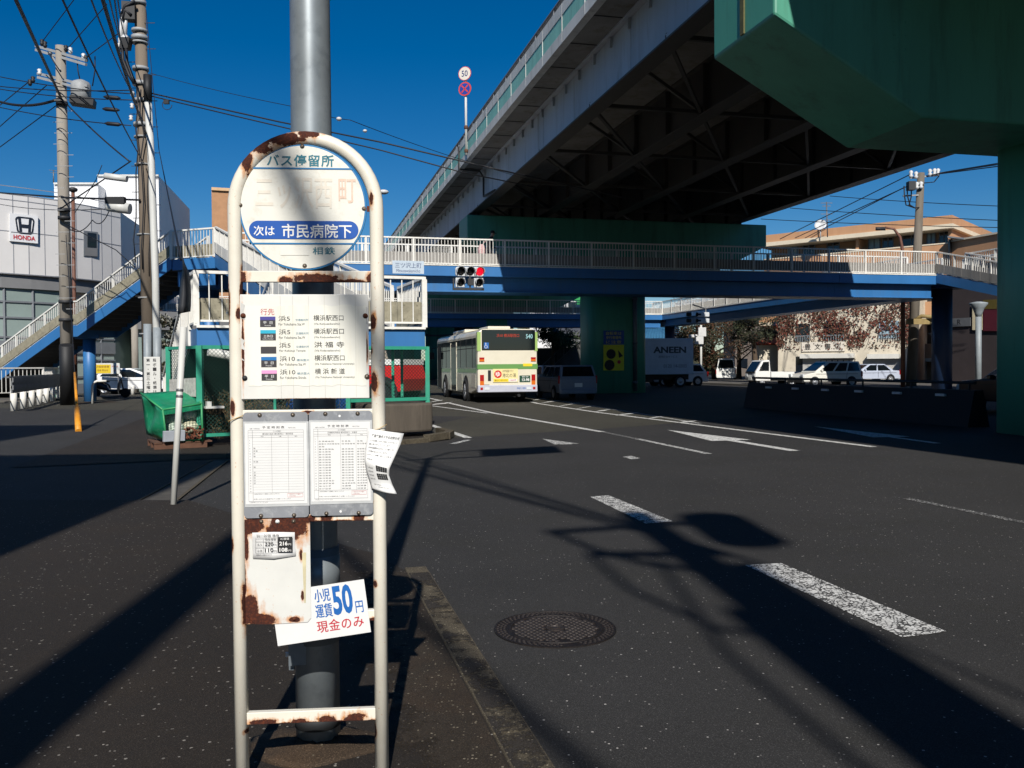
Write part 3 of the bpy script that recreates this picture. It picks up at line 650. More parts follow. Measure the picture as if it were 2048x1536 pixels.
# route board
M_BOARD = rust_mat('board_white', (232, 231, 224), [blob(492, 700, 3, 80), blob(734, 700, 3, 30), blob(620, 798, 100, 2)], nz=40, amp=.5, spots=False)
b = MB(); b.obox((lat(487.5, 590, -.02) + lat(738, 797, -.02)) / 2, (125.5 * .00176, 0, 0), (0, .002, 0), (0, 0, 103.5 * .00176)); rb_ = b.build('route_board', M_BOARD, bus, bevel=.002)
M_PAPER = mat('paper_cream', (234, 233, 222), 0.7, 0.035, 6, streak=True, dirt=((214, 204, 180), 0.4)); M_PAPW = mat('paper_white', (228, 228, 226), 0.7, 0.03, 9)
M_OLDP = mat('paper_torn', (204, 203, 198), 0.8, 0.1, 14)
yb = -.0225
b = MB(); pr = [lat(498, 612, yb)]
b.k = 0
tp = [lat(498 + i * 9.8, 612 + random.uniform(-2.2, 2.2) * (0 < i < 24), yb) for i in range(25)]; bt_ = [lat(733 - i * 9.6, 771 + random.uniform(-1.6, 1.6), yb) for i in range(25)]
b.prism(tp + bt_, (0, -.0006, 0)); b.build('route_sheet', M_PAPER, rb_)
b = MB()
for u0, u1, v0, v1 in ((489, 497, 606, 640), (729, 737, 612, 650), (489, 496, 676, 700), (728, 737, 742, 760), (490, 496, 716, 722)):
    b.prism([lat(u0, v0, yb), lat(u1, v0 + 5, yb), lat(u1 - 3, (v0 + v1) / 2, yb), lat(u1, v1, yb), lat(u0, v1 - 3, yb)], (0, -.0005, 0))
b.build('torn_paper', M_OLDP, rb_)
yt = -.0239
ink, red, fnt = MB(), MB(), MB()
put_text(red, '行先', lat(540.5, 624.5, yt), XR, UP, w=27 * .00176, h=13 * .00176, align='c')
rows = [(643, (74, 70, 150), '浜5', '交通裁判所', '横浜駅西口', 'For Yokohama Sta.W', '(Via Kotsusaibansho)', '平  日'), (669.5, (40, 176, 206), '浜5', '交通裁判所', '横浜駅西口', 'For Yokohama Sta.W', '(Via Kotsusaibansho)', '土休日'),
        (696, None, '浜5', '交通裁判所', '洪 福 寺', 'For Kofukuji Temple', '(Via Kotsusaibansho)', ''), (722.5, (24, 112, 176), '浜10', '横浜国大', '横浜駅西口', 'For Yokohama Sta.W', '(Via Yokohama National University)', '平  日'), (749, (236, 160, 206), '浜10', '横浜国大', '横 浜 新 道', 'For Yokohama Shindo', '(Via Yokohama National University)', '平  日')]
M_TAGD = mat('tag_dark', (58, 56, 58), 0.6, 0.08, 12)
dark = MB(); wt = MB()
for i, (v, colr, no, via, dest, e1, e2, day) in enumerate(rows):
    s_ = i * .4
    put_text(ink, no, lat(562 + s_, v - 0, yt), XR, UP, w=(22 if len(no) == 2 else 30) * .00176, h=10.5 * .00176)
    put_text(ink, dest, lat(630 + s_, v - 0.5, yt), XR, UP, w=59 * .00176, h=11.5 * .00176, bold=.004)
    put_text(fnt, via, lat(595 + s_, v + 0, yt), XR, UP, w=25 * .00176, h=4.6 * .00176)
    put_text(ink, e1, lat(562 + s_, v + 8.5, yt), XR, UP, w=51 * .00176, h=5 * .00176); put_text(ink, e2, lat(631 + s_, v + 8.5, yt), XR, UP, w=(50 if i < 3 else 77) * .00176, h=5 * .00176)
    u0, u1 = 526 + i * .4, 556 + i * .4
    dark.obox((lat(u0, v - (2 if i != 2 else 3), yt) + lat(u1, v + 11, yt)) / 2, (15 * .00176, 0, 0), (0, .0004, 0), (0, 0, 6.8 * .00176))
    if colr:
        q = MB(); q.obox((lat(u0, v - 9, yt) + lat(u1, v - 2, yt)) / 2, (15 * .00176, 0, 0), (0, .0004, 0), (0, 0, 3.6 * .00176)); q.build('route_colour_tag', mat('tag_%d' % i, colr, .5, .05, 10), rb_)
        put_text(wt, day, lat((u0 + u1) / 2, v + 3, yt - .0006), XR, UP, w=18 * .00176, h=5.4 * .00176, align='c'); put_text(wt, 'Weekday' if i != 1 else 'Sat/Sun/Holiday', lat((u0 + u1) / 2, v + 8.8, yt - .0006), XR, UP, w=13 * .00176 * (1 if i != 1 else 1.6), h=2.6 * .00176, align='c')
ink.build('lettering', M_INK, rb_); red.build('lettering', M_RED, rb_); fnt.build('lettering', mat('ink_faint', (110, 150, 168), .6, .05, 20), rb_); dark.build('route_tag', M_TAGD, rb_); wt.build('lettering', M_LW, rb_)
b = MB()
for u in (565, 589, 620, 651, 681, 712): b.obox((lat(u, 591, -.0222) + lat(u + 1, 796, -.0222)) / 2, (.0005, 0, 0), (0, .0014, 0), (0, 0, 101 * .00176))
b.build('crease', mat('crease', (206, 204, 194), .8, .05, 10), rb_)
for u, v, m in ((493.5, 632, M_BOLTR), (732, 633, M_BOLTR), (495, 755, M_DARK), (734, 754, M_BOLT)): bolt(u, v, -.023, rb_, m, .0062)
# timetable plates
M_ALU = mat('plate_alu', (150, 153, 158), 0.42, 0.14, 8, metal=0.25, dirt=((206, 208, 208), 0.7), streak=False)
M_LINE = mat('ink_grey', (96, 96, 98), .6, .05, 20); M_STAMP = mat('ink_stamp', (196, 110, 106), .6, .05, 20)
def plate(u0, u1, v0, v1, pu0, pu1, pv0, pv1, full, lbl):
    c = (lat(u0, v0, -.019) + lat(u1, v1, -.019)) / 2; hw, hh, r = (u1 - u0) / 2 * .00176, (v1 - v0) / 2 * .00176, .014; ring = []
    for k in range(4):
        for j in range(7):
            a = math.pi / 2 * (k + j / 6); ring.append(c + Vector(((hw - r) * (1, -1, -1, 1)[k] + r * math.cos(a), 0, (hh - r) * (1, 1, -1, -1)[k] + r * math.sin(a))))
    b = MB(); b.prism(ring, (0, -.003, 0)); pl = b.build('timetable_plate', M_ALU, bus); pl['label'] = lbl
    y1 = -.0225
    b = MB(); b.prism([lat(pu0 - 3, pv0 - 4, y1), lat(pu1 + 4, pv0 - 3, y1), lat(pu1 + 4, pv1 + 5, y1), lat(pu0 - 2, pv1 + 6, y1)], (0, -.0012, 0)); b.build('clear_sleeve', mat('sleeve', (196, 198, 198), .3, .1, 25), pl)
    b = MB(); b.prism([lat(pu0, pv0, y1 - .0013), lat(pu1, pv0, y1 - .0013), lat(pu1, pv1, y1 - .0013), lat(pu0, pv1, y1 - .0013)], (0, -.0006, 0)); b.build('timetable_sheet', M_PAPW, pl)
    yy = y1 - .0022
    W, H = pu1 - pu0, pv1 - pv0
    def P(x, y): return lat(pu0 + x * W, pv0 + y * H, yy)
    ln, tx, st = MB(), MB(), MB()
    def hl(x0, x1, y, t=.00022): ln.obox((P(x0, y) + P(x1, y)) / 2, ((x1 - x0) * W / 2 * .00176, 0, 0), (0, .0002, 0), (0, 0, t))
    def vl(x, y0, y1_, t=.00028): ln.obox((P(x, y0) + P(x, y1_)) / 2, (t, 0, 0), (0, .0002, 0), (0, 0, (y1_ - y0) * H / 2 * .00176))
    top, bot = .085, .965
    for y in (top, .115, .15, .175): hl(.05, .95, y, .0003)
    hl(.05, .95, bot, .0004); hl(.05, .95, .86, .0003); vl(.05, top, bot); vl(.95, top, bot); vl(.12, top, bot, .0004)
    c1, c2 = (.43, .70) if not full else (.50, .76)
    vl(c1, .15, .86); vl(c2, .15, .86)
    put_text(tx, '予 定 時 刻 表', P(.46, .05), XR, UP, w=.36 * W * .00176, h=.032 * H * .00176, bold=.008, align='c')
    put_text(tx, '平成 年 月 日改正' if full else '平成 年 月 日改正', P(.70, .065), XR, UP, w=.12 * W * .00176, h=.016 * H * .00176)
    put_text(tx, '相鉄バス株式会社', P(.08, .072), XR, UP, w=.16 * W * .00176, h=.014 * H * .00176)
    put_text(tx, '三ツ沢西町', P(.52, .1), XR, UP, h=.018 * H * .00176, align='c')
    put_text(tx, '交通裁判所経由 横浜駅西口・洪福寺' if full else '横浜国大経由 横浜駅西口・横浜新道', P(.53, .132), XR, UP, w=.5 * W * .00176, h=.02 * H * .00176, bold=.0, align='c')
    for x, t in (((.12 + c1) / 2, '平日'), ((c1 + c2) / 2, '土曜'), ((c2 + .95) / 2, '休日')): put_text(tx, t, P(x, .163), XR, UP, h=.015 * H * .00176, align='c')
    rowsN = 20; y0, y1r = .19, .855
    mins_full = {1: ('01 20 40 46 53', '01 20 40', '16 46'), 2: ('02 08 13 19 24 30 36 42', '03 18 30 36 45', '00 15 30 45'), 3: ('50 56', '', ''), 4: ('08 16 30 38 46', '00 15 30 45', '15 30 45 59'), 16: ('04 13 27 36 51', '02 17 32 45', '02 17 32 45'), 17: ('06 18 27 36 50', '06 18 30 44 55', '06 18 30 44'), 18: ('06 16 31 47', '16 28 48', '16 34 58'), 19: ('10 17 32 47', '09 24 53', '10 24 54')}
    mins_left = {3: '06', 4: '10 26', 5: '01', 6: '06', 8: '01 36', 10: '06', 12: '21', 13: '20', 14: '12', 15: '12', 16: '10'}
    for k in range(rowsN):
        y = y0 + (y1r - y0) * (k + .8) / rowsN
        if k % 1 == 0 and k > 0 and not full: hl(.12, .95, y0 + (y1r - y0) * k / rowsN, .00012)
        put_text(tx, str(5 + k if k < 19 else 23), P(.07, y), XR, UP, h=.013 * H * .00176)
        if full:
            a = mins_full.get(k, ('00 15 30 45', '00 15 30 45', '00 15 30 45') if k > 4 else ('', '', ''))
            for x0, x1, t in ((.135, c1 - .02, a[0]), (c1 + .02, c2 - .02, a[1]), (c2 + .02, .94, a[2])):
                if t: put_text(tx, t, P(x0, y), XR, UP, w=min(x1 - x0, .052 * len(t.split()) - .012) * W * .00176, h=.0165 * H * .00176, bold=.015)
        elif k in mins_left: put_text(tx, mins_left[k], P(.135, y), XR, UP, h=.0175 * H * .00176, bold=.015)
    put_text(tx, 'この時刻は予定時刻です 交通事情により遅れることがあります', P(.13, .882), XR, UP, w=.42 * W * .00176, h=.013 * H * .00176)
    put_text(tx, 'お問い合わせは営業所まで お願いいたします', P(.13, .945), XR, UP, w=.6 * W * .00176, h=.013 * H * .00176)
    put_text(tx, 'ご利用ありがとうございます', P(.06, .985), XR, UP, w=.3 * W * .00176, h=.012 * H * .00176)
    for x0, x1, z0, z1 in ((.68, .93, .872, .874), (.68, .93, .918, .92), (.68, .683, .872, .92), (.927, .93, .872, .92)): st.obox((P(x0, z0) + P(x1, z1)) / 2, ((x1 - x0) * W / 2 * .00176, 0, 0), (0, .0003, 0), (0, 0, (z1 - z0) * H / 2 * .00176 + .00015))
    put_text(st, '休日ダイヤで運行', P(.71, .892), XR, UP, w=.18 * W * .00176, h=.012 * H * .00176); put_text(st, '年末年始', P(.71, .911), XR, UP, w=.1 * W * .00176, h=.012 * H * .00176)
    ln.build('table_line', M_LINE, pl); tx.build('lettering', M_INK, pl); st.build('notice_stamp', M_STAMP, pl)
    for f_ in (.26, .77):
        for v in (v0 + 5.5, v1 - 4.5): bolt(u0 + (u1 - u0) * f_, v, -.022, pl, None, .0052)
    return pl
plate(490, 616.5, 823, 1033, 494, 614, 845, 1005, False, 'left timetable plate, its sheet almost empty')
plate(618.5, 743.5, 822, 1031, 622, 739, 844, 1002, True, 'right timetable plate, its sheet full of departure times')
b = MB()
for v in (832, 1023): b.lathe(lat(679, v, -.022), [(.0042, 0), (.0042, .0006)], 10, axis=(0, -1, 0))
b.build('slot', M_LW, bus)
# lower panel with heavy rust, fare notice
M_LOW = rust_mat('rusty_panel', (226, 226, 220), [blob(502, 1045, 34, 28), blob(575, 1050, 50, 38), blob(612, 1036, 20, 12), blob(494, 1218, 26, 40), blob(520, 1240, 34, 18), blob(488, 1160, 5, 60), blob(600, 1108, 4, 14), blob(602, 1190, 4, 12), blob(585, 1238, 14, 7), blob(493, 1090, 6, 36)], nz=30, amp=.55)
b = MB(); b.prism([lat(490, 1036, -.016), lat(618, 1034, -.016), lat(618, 1236, -.016), lat(611, 1244, -.016), lat(532, 1246, -.016), lat(508, 1245, -.016), lat(490, 1225, -.016)], (0, -.003, 0)); lp = b.build('lower_panel', M_LOW, bus)
b = MB(); b.prism([lat(610, 1104, -.0192), lat(602, 1104, -.0192), lat(602, 1106, -.0192), lat(605, 1205, -.0192), lat(608, 1205, -.0192)], (0, -.0006, 0)); b.build('tape_trace', mat('old_tape', (206, 196, 160), .7, .15, 20), lp)
b = MB(); gr = []
for j in range(6):
    f_ = j / 5; gr.append([lat(505 + (1 if j > 3 else 0), 1062 + 51 * f_, -.0197 - .004 * f_ * f_), lat(547, 1061.5 + 53 * f_, -.0197 - .007 * f_ * f_), lat(588 + (2 if j > 3 else 0), 1063 + 47 * f_, -.0197 - .003 * f_ * f_)])
b.loft(gr, True, False, closed=False); b2 = b.build('fare_notice', M_PAPW, lp); sd = b2.modifiers.new('thick', 'SOLIDIFY'); sd.thickness = .0006
yf = -.0275
tx, wt, dk, ln = MB(), MB(), MB(), MB()
put_text(tx, '均一区間 運賃', lat(514, 1070, yf), XR, UP, w=44 * .00176, h=5.4 * .00176)
put_text(tx, '現金運賃', lat(530, 1077, yf), XR, UP, w=22 * .00176, h=4.5 * .00176)
for v, a, x, y in ((1088, '大人', '220', '216'), (1100.5, '小児', '110', '108')):
    put_text(tx, a, lat(515, v - .5, yf), XR, UP, w=10 * .00176, h=4.6 * .00176); put_text(tx, x, lat(530, v, yf), XR, UP, w=16.5 * .00176, h=8 * .00176, bold=.012); put_text(tx, '円', lat(547.5, v, yf), XR, UP, w=5 * .00176, h=4 * .00176)
    put_text(wt, y, lat(558.5, v, yf - .001), XR, UP, w=16 * .00176, h=8 * .00176, bold=.03); put_text(wt, '円', lat(576, v, yf - .001), XR, UP, w=5.4 * .00176, h=4 * .00176)
put_text(wt, 'IC運賃', lat(561, 1077, yf - .001), XR, UP, w=17 * .00176, h=4.6 * .00176)
dk.obox((lat(555.5, 1071, yf) + lat(584, 1102, yf)) / 2, (14.2 * .00176, 0, 0), (0, .0004, 0), (0, 0, 15.6 * .00176))
for u in (512, 527, 554.5): ln.obox((lat(u, 1072, yf) + lat(u, 1102, yf)) / 2, (.0003, 0, 0), (0, .0003, 0), (0, 0, 15 * .00176))
for v in (1072, 1079, 1091, 1102): ln.obox((lat(512, v, yf) + lat(555, v, yf)) / 2, (21.5 * .00176, 0, 0), (0, .0003, 0), (0, 0, .0003))
put_text(tx, '※運賃は均一区間内のものです', lat(513, 1107, yf), XR, UP, w=30 * .00176, h=2.4 * .00176)
tx.build('lettering', M_INK, lp); wt.build('lettering', M_LW, lp); dk.build('fare_table', M_INK, lp); ln.build('table_line', M_LINE, lp)
for u, v, m in ((523, 1040, M_BOLT), (586, 1041, M_BOLT), (554.5, 1041, M_LW), (585, 1236, M_BOLTR)): bolt(u, v, -.019, lp, m, .005)
# tilted fare board tied behind the panel
fbd = thing('fare_board', 'tilted white child fare board reading 50 yen tied low on the bus stop frame', 'notice board', BS, YAW)
a = math.radians(7.0); bx = Vector((math.cos(a), 0, math.sin(a))); bu = Vector((-math.sin(a), 0, math.cos(a)))
c = lat(637.5, 1226, -.0145)
b = MB(); b.obox(c, bx * (93 * .00176), (0, .0012, 0), bu * (54 * .00176)); bo = b.build('board', M_PAPW, fbd)
def bp(u, v): return lat(u, v, -.0163)
tb, tr = MB(), MB()
for dx, dy in ((0, 0), (.0007, -.0002), (.0014, -.0004)):
    o_ = bx * dx + Vector((0, dy, 0))
    put_text(tb, '小児', bp(626, 1206) + o_, bx, bu, w=31 * .00176, h=26 * .00176, bold=.006); put_text(tb, '運賃', bp(628.5, 1238) + o_, bx, bu, w=33 * .00176, h=28 * .00176, bold=.004)
    put_text(tr, '現金のみ', bp(630.5, 1267.5) + o_ * .7, bx, bu, w=93 * .00176, h=24 * .00176, bold=.004, spacing=1.1)
put_text(tb, '50', bp(664, 1233), bx, bu, w=40 * .00176, h=60 * .00176, bold=.035); put_text(tb, '円', bp(707.5, 1229), bx, bu, w=15.5 * .00176, h=24 * .00176, bold=.012)
tb.build('lettering', M_BLUET, fbd); tr.build('lettering', M_RED, fbd)
# loose paper notice strung to the right upright
M_NOTE = mat('notice_paper', (236, 236, 234), 0.75, 0.03, 12)
Lp = [(737, 858), (733, 880), (729, 905), (728.5, 922), (732, 945), (738, 965), (741, 978)]; Rp = [(806.5, 868), (800, 888), (789, 912), (778, 936), (777, 950), (783, 970), (792, 988)]
dep = [(-.034, -.036), (-.036, -.046), (-.04, -.062), (-.045, -.07), (-.036, -.058), (-.031, -.045), (-.03, -.05)]
def note(x, y):
    f_ = min(max(y, 0), .999) * 6; i = int(f_); g = f_ - i
    def l(A, k): return A[i][k] + (A[i + 1][k] - A[i][k]) * g
    u = l(Lp, 0) + (l(Rp, 0) - l(Lp, 0)) * x; v = l(Lp, 1) + (l(Rp, 1) - l(Lp, 1)) * x
    d = l(dep, 0) + (l(dep, 1) - l(dep, 0)) * x - .02 * math.sin(math.pi * x) * (.25 + .75 * y)
    return lat(u, v, d)
nt_ = thing('paper_notice', 'curled white paper notice hanging off the right upright of the bus stop', 'notice', BS, YAW)
b = MB(); b.loft([[note(x / 10, y / 24) for x in range(11)] for y in range(25)], True, False, closed=False); o = b.build('sheet', M_NOTE, nt_); sd = o.modifiers.new('thick', 'SOLIDIFY'); sd.thickness = .0005; sd.offset = 0
tx, dk = MB(), MB()
def ntext(mb, body, x0, x1, y0, y1, bold=0.0):
    me, a0, a1, b0, b1 = text_me(body, bold); o_ = len(mb.v)
    for v in me.vertices: q = note(x0 + (x1 - x0) * (v.co.x - a0) / (a1 - a0), y1 - (y1 - y0) * (v.co.y - b0) / (b1 - b0)); mb.v.append((q.x, q.y - .0012, q.z))
    for p_ in me.polygons: mb.face([i + o_ for i in p_.vertices])
ntext(tx, '年末年始ダイヤのお知らせ', .12, .92, .065, .115, .02)
for k, t in enumerate(('いつも相鉄バスをご利用いただきまして', '誠にありがとうございます', '年末年始期間中は次のダイヤで運行します', 'ご不便をおかけいたしますが', 'よろしくお願い申し上げます')): ntext(tx, t, .09, .9 - .18 * (k % 2), .15 + k * .047, .175 + k * .047)
ntext(tx, '平成27年', .09, .3, .42, .445)
for k in range(4): ntext(tx, '12月%d日' % (28 + k), .1, .32, .56 + k * .06, .585 + k * .06)
ntext(tx, '相鉄バス株式会社', .2, .5, .84, .865); ntext(tx, '横浜営業所 お問い合わせ', .35, .8, .89, .91)
for y0 in (.50, .645):
    for i in range(5):
        for j in range(3):
            x_, y_ = .46 + i * .09, y0 + j * .036; q = [note(x_, y_), note(x_ + .082, y_), note(x_ + .082, y_ + .032), note(x_, y_ + .032)]; dk.poly([p_ + Vector((0, -.0012, 0)) for p_ in q])
tx.build('lettering', M_INK, nt_); dk.build('date_table', M_INK, nt_)
b = MB(); b.tube([lat(462, 840, -.026), lat(475, 835, -.03), lat(491, 829, -.022)], .0016, 6); b.cut(); b.tube([lat(741, 862, -.028), lat(757, 858, -.03), lat(772, 850, -.022)], .0012, 6); b.build('string', mat('twine', (196, 164, 104), .8, .1, 30), nt_)
# ================================================================== galvanised pole behind the stop
M_GALV = mat('galvanised', (140, 148, 152), 0.40, 0.14, 5, metal=0.35, dirt=((96, 104, 110), 0.6)); M_GALV2 = mat('galvanised_sheet', (112, 120, 126), 0.5, 0.14, 7, metal=0.3)
PX, PY = -0.771, 3.43
gp = thing('sign_pole', 'tall thick galvanised pole rising behind the bus stop sign, with strapped-on sheet metal bands', 'pole', (PX, PY, 0))
b = MB(); b.tube([(0, 0, z) for z in (0, 1, 2, 3, 5, 8.2)], [.0855, .0822, .079, .0755, .068, .058], 40); b.build('pole', M_GALV, gp)
b = MB()
def wrap(z0, z1, r, a0=0, a1=360, th=.004, mb=None):
    n_ = 36; ring = [(a0 + (a1 - a0) * k / n_) for k in range(n_ + 1)]; P_ = []
    for q in ring: P_.append((math.cos(math.radians(q)), math.sin(math.radians(q))))
    (mb or b).loft([[Vector((c_ * rr_, s_ * rr_, z)) for c_, s_ in P_] for rr_, z in ((r, z0), (r + th, z0), (r + th, z1), (r, z1))], True, False, closed=False)
wrap(.10, .155, .085, -175, 0); b.build('band', mat('rubber_band', (38, 40, 42), .7, .1, 8), gp)
b = MB(); wrap(.43, .80, .0838, -180, 20); b.build('metal_wrap', M_GALV2, gp); 
b = MB(); wrap(.62, .77, .0885, -95, 5, .003); b.build('metal_wrap', MATS['galvanised'], gp)
b = MB(); b.obox((-.088, -.05, .385), (.010, 0, 0), (0, .006, 0), (0, 0, .055)); b.obox((-.055, -.083, .40), (.035, .006, 0), (0, .002, 0), (0, 0, .042)); b.build('name_plate', M_GALV2, gp)
b = MB(); b.obox((-.105, -.05, .39), (.006, 0, 0), (0, .004, 0), (0, 0, .008)); b.build('clip', M_LW, gp)
b = MB()                                                            # the arm and board high above the frame that throw their shadow on the road
b.tube([(-.35, 0, 7.95), (.9, .05, 8.3)], .04, 8); b.tube([(0, 0, 8.15), (.35, .05, 8.9), (1.0, .1, 9.2), (1.5, .1, 9.25)], .035, 8); b.build('arm', M_GALV, gp)
b = MB(); b.prism([(.86, .05, 8.25), (2.28, .05, 8.75), (2.28, .05, 9.65), (.86, .05, 9.15)], (0, .05, 0)); b.build('sign_board', mat('road_sign_blue', (30, 70, 150), .4, .05, 3), gp)
# ================================================================== vehicles
M_TYRE = mat('tyre', (28, 28, 29), 0.85, 0.15, 10); M_RIM = mat('rim', (176, 178, 182), 0.35, 0.08, 6, metal=0.6); M_GLASS = mat('car_glass', (20, 26, 30), 0.08, 0.0, spec=0.8)
M_LAMP_R = mat('tail_red', (170, 24, 24), 0.25, 0.05, 9); M_LAMP_O = mat('tail_amber', (216, 110, 30), 0.25, 0.05, 9); M_LAMP_W = mat('lamp_clear', (216, 220, 222), 0.15, 0.03, 9); M_BLK = mat('trim_black', (26, 27, 29), 0.6, 0.1, 5); M_PLATE = mat('number_plate', (226, 226, 220), 0.5, 0.04, 9)
def paint(name, col, rough=0.3): return mat(name, col, rough, 0.05, 1.5, coat=0.4, dirt=(tuple(int(x * .8) for x in col), 0.25))
def wheel(par, x, y, r, wd=0.18, rim=M_RIM):
    s = 1 if x > 0 else -1
    b = MB(); b.lathe((x, y, r), [(r * .62, -wd / 2 * 0), (r * .62, wd * .46), (r * .93, wd / 2), (r, wd * .36), (r, -wd * .36), (r * .93, -wd / 2)], 24, axis=(s, 0, 0)); w_ = b.build('wheel', M_TYRE, par)
    b = MB(); b.lathe((x + s * wd * .30, y, r), [(r * .64, -.02), (r * .64, .03), (r * .56, .035), (r * .5, .01), (r * .22, .02), (r * .2, .05), (0.01, .05)], 24, axis=(s, 0, 0))
    for k in range(6):
        a = k * math.pi / 3; b.obox((x + s * (wd * .30 + .022), y + r * .38 * math.cos(a), r + r * .38 * math.sin(a)), (.012, 0, 0), (0, r * .17 * math.cos(a), r * .17 * math.sin(a)), (0, -.022 * math.sin(a), .022 * math.cos(a)))
    b.build('rim', rim, w_); return w_
def car(name, label, cat, loc, rz, col, L, W, prof, cab, wy, wr, wins, rearwin=True, group=None, roofrack=False, scale=1.0, lampz=.8):
    """prof = side outline (y,z) of the body; cab = (rear belt y, front belt y, rear roof y, front roof y, belt z, roof z)"""
    t = thing(name, label, cat, loc, rz, group); pm = paint('car_paint_%d_%d_%d' % col, col); hw = W / 2
    yb0, yb1, yr0, yr1, zb, zr = cab
    b = MB()
    b.prism([(-hw, y, z) for y, z in prof], (W, 0, 0))
    rw = hw - .03 - (zr - zb) * .2
    ring0 = [(-hw + .03, yb0, zb - .01), (hw - .03, yb0, zb - .01), (hw - .03, yb1, zb - .01), (-hw + .03, yb1, zb - .01)]; ring1 = [(-rw, yr0, zr), (rw, yr0, zr), (rw, yr1, zr), (-rw, yr1, zr)]
    b.loft([ring0, ring1], False, True); b.build('body', pm, t, bevel=.045, seg=3)
    def sp(s, f, g):
        y = (yb0 + (yb1 - yb0) * f) * (1 - g) + (yr0 + (yr1 - yr0) * f) * g; x = (hw - .03) * (1 - g) + rw * g
        return Vector((s * (x + .006), y, zb + (zr - zb) * g))
    for s in (-1, 1):
        for f0, f1 in wins: q = MB(); q.poly([sp(s, f0, .08), sp(s, f1, .08), sp(s, f1 - .01, .86), sp(s, f0 + .01, .86)]); q.prism([sp(s, f0, .08), sp(s, f1, .08), sp(s, f1 - .01, .86), sp(s, f0 + .01, .86)], (s * .004, 0, 0)); q.build('window', M_GLASS, t)
    def fr(end, f, g):
        y0, y1 = (yb0, yr0) if end < 0 else (yb1, yr1); x = ((hw - .03) * (1 - g) + rw * g) * f; return Vector((x, y0 * (1 - g) + y1 * g + end * .006, zb + (zr - zb) * g + .004))
    for end in ((-1, 1) if rearwin else (1,)):
        q = MB(); q.prism([fr(end, -.88, .12), fr(end, .88, .12), fr(end, .86, .88), fr(end, -.86, .88)], (0, end * .006, 0)); q.build('windscreen' if end > 0 else 'rear_window', M_GLASS, t)
    for s in (-1, 1):
        for y in wy:
            q = MB(); q.lathe((s * (hw - .02), y, wr), [(wr * 1.17, -.04), (wr * 1.17, .024), (wr * .4, .024)], 26, axis=(s, 0, 0), sm=False); q.build('wheel_arch', M_BLK, t)
            wheel(t, s * (hw - .05), y, wr, .2)
    ys = [y for y, z in prof]; y0, y1 = min(ys), max(ys)
    for s in (-1, 1):
        q = MB(); q.box(s * hw * .98 - .05, s * hw * .98 + .012, y0 - .006, y0 + .1, lampz - .16, lampz + .18); q.build('tail_lamp', M_LAMP_R, t, bevel=.02)
        q = MB(); q.box(s * hw * .82 - .16, s * hw * .82 + .16, y1 - .12, y1 + .01, lampz - .16, lampz + .02); q.build('headlight', M_LAMP_W, t, bevel=.03)
        q = MB(); q.box(s * (hw + .02) - .07, s * (hw + .02) + .07, yb1 - .55, yb1 - .45, zb + .03, zb + .17); q.build('mirror', pm, t, bevel=.02)
        q = MB()
        for f_ in (wins[0][1],): q.beam(sp(s, f_, -.9) + Vector((s * .03, 0, 0)), sp(s, f_, 0) + Vector((s * .03, 0, 0)), .012, .008); 
        q.beam((s * (hw + .003), y0 + .35, zb - .13), (s * (hw + .003), yb1 - .1, zb - .13), .01, .02); q.build('door_trim', M_BLK, t)
    q = MB(); q.box(-.17, .17, y0 - .018, y0, .42 + .15, .42 + .32); q.build('number_plate', M_PLATE, t)
    q = MB(); q.box(-hw * .96, hw * .96, y0 - .035, y0 + .2, .28, .5); q.build('bumper', pm, t, bevel=.04); q = MB(); q.box(-hw * .96, hw * .96, y1 - .2, y1 + .035, .26, .5); q.build('bumper', M_BLK, t, bevel=.04)
    if roofrack:
        q = MB()
        for s in (-1, 1): q.beam((s * rw * .9, yr0 + .2, zr + .12), (s * rw * .9, yr1 - .5, zr + .12), .03, .03)
        for k in range(5): y = yr0 + .25 + k * .42; q.beam((-rw * .9, y, zr + .12), (rw * .9, y, zr + .12), .03, .03); q.box(-rw * .9, -rw * .9 + .03, y - .02, y + .02, zr, zr + .12); q.box(rw * .9 - .03, rw * .9, y - .02, y + .02, zr, zr + .12)
        q.build('roof_rack', M_BLK, t)
    return t
HX = math.radians(103.7)                                            # along the crossing street, to the left
def gl(u, Y, z=0.0): p = at(u, 740, Y); return Vector((p.x, p.y, z))
wag = [(-2.1, .32), (2.05, .32), (2.1, .7), (1.95, .92), (1.05, 1.0), (-2.1, 1.02)]
car('station_wagon', 'grey station wagon with red tail lights seen from behind beside the green pier column', 'car', R(11.55, 37.6), TH, (120, 132, 148), 4.2, 1.69, [(-2.1, .32), (2.05, .32), (2.1, .7), (1.95, .92), (1.05, 1.0), (-2.1, .98)], (-2.08, 1.2, -1.9, .35, .96, 1.5), (-1.3, 1.3), .3, [(.05, .33), (.36, .62), (.65, .9)], lampz=.88)
car('hatchback', 'pale hatchback half hidden between the grey wagon and the pier column', 'car', R(13.6, 47.6), TH, (150, 158, 172), 4.0, 1.68, wag, (-2.0, 1.2, -1.7, .3, .96, 1.5), (-1.25, 1.3), .3, [(.06, .45), (.5, .88)])
car('silver_hatchback', 'silver hatchback whose tail shows behind the box truck', 'car', gl(1352, 62), HX, (206, 208, 212), 4.1, 1.7, [(-2.0, .4), (-1.9, .28), (2.0, .28), (2.1, .65), (1.9, .86), (1.05, .96), (-1.9, 1.02), (-2.05, .85)], (-1.95, 1.3, -1.55, .45, .96, 1.52), (-1.25, 1.3), .32, [(.06, .42), (.46, .88)])
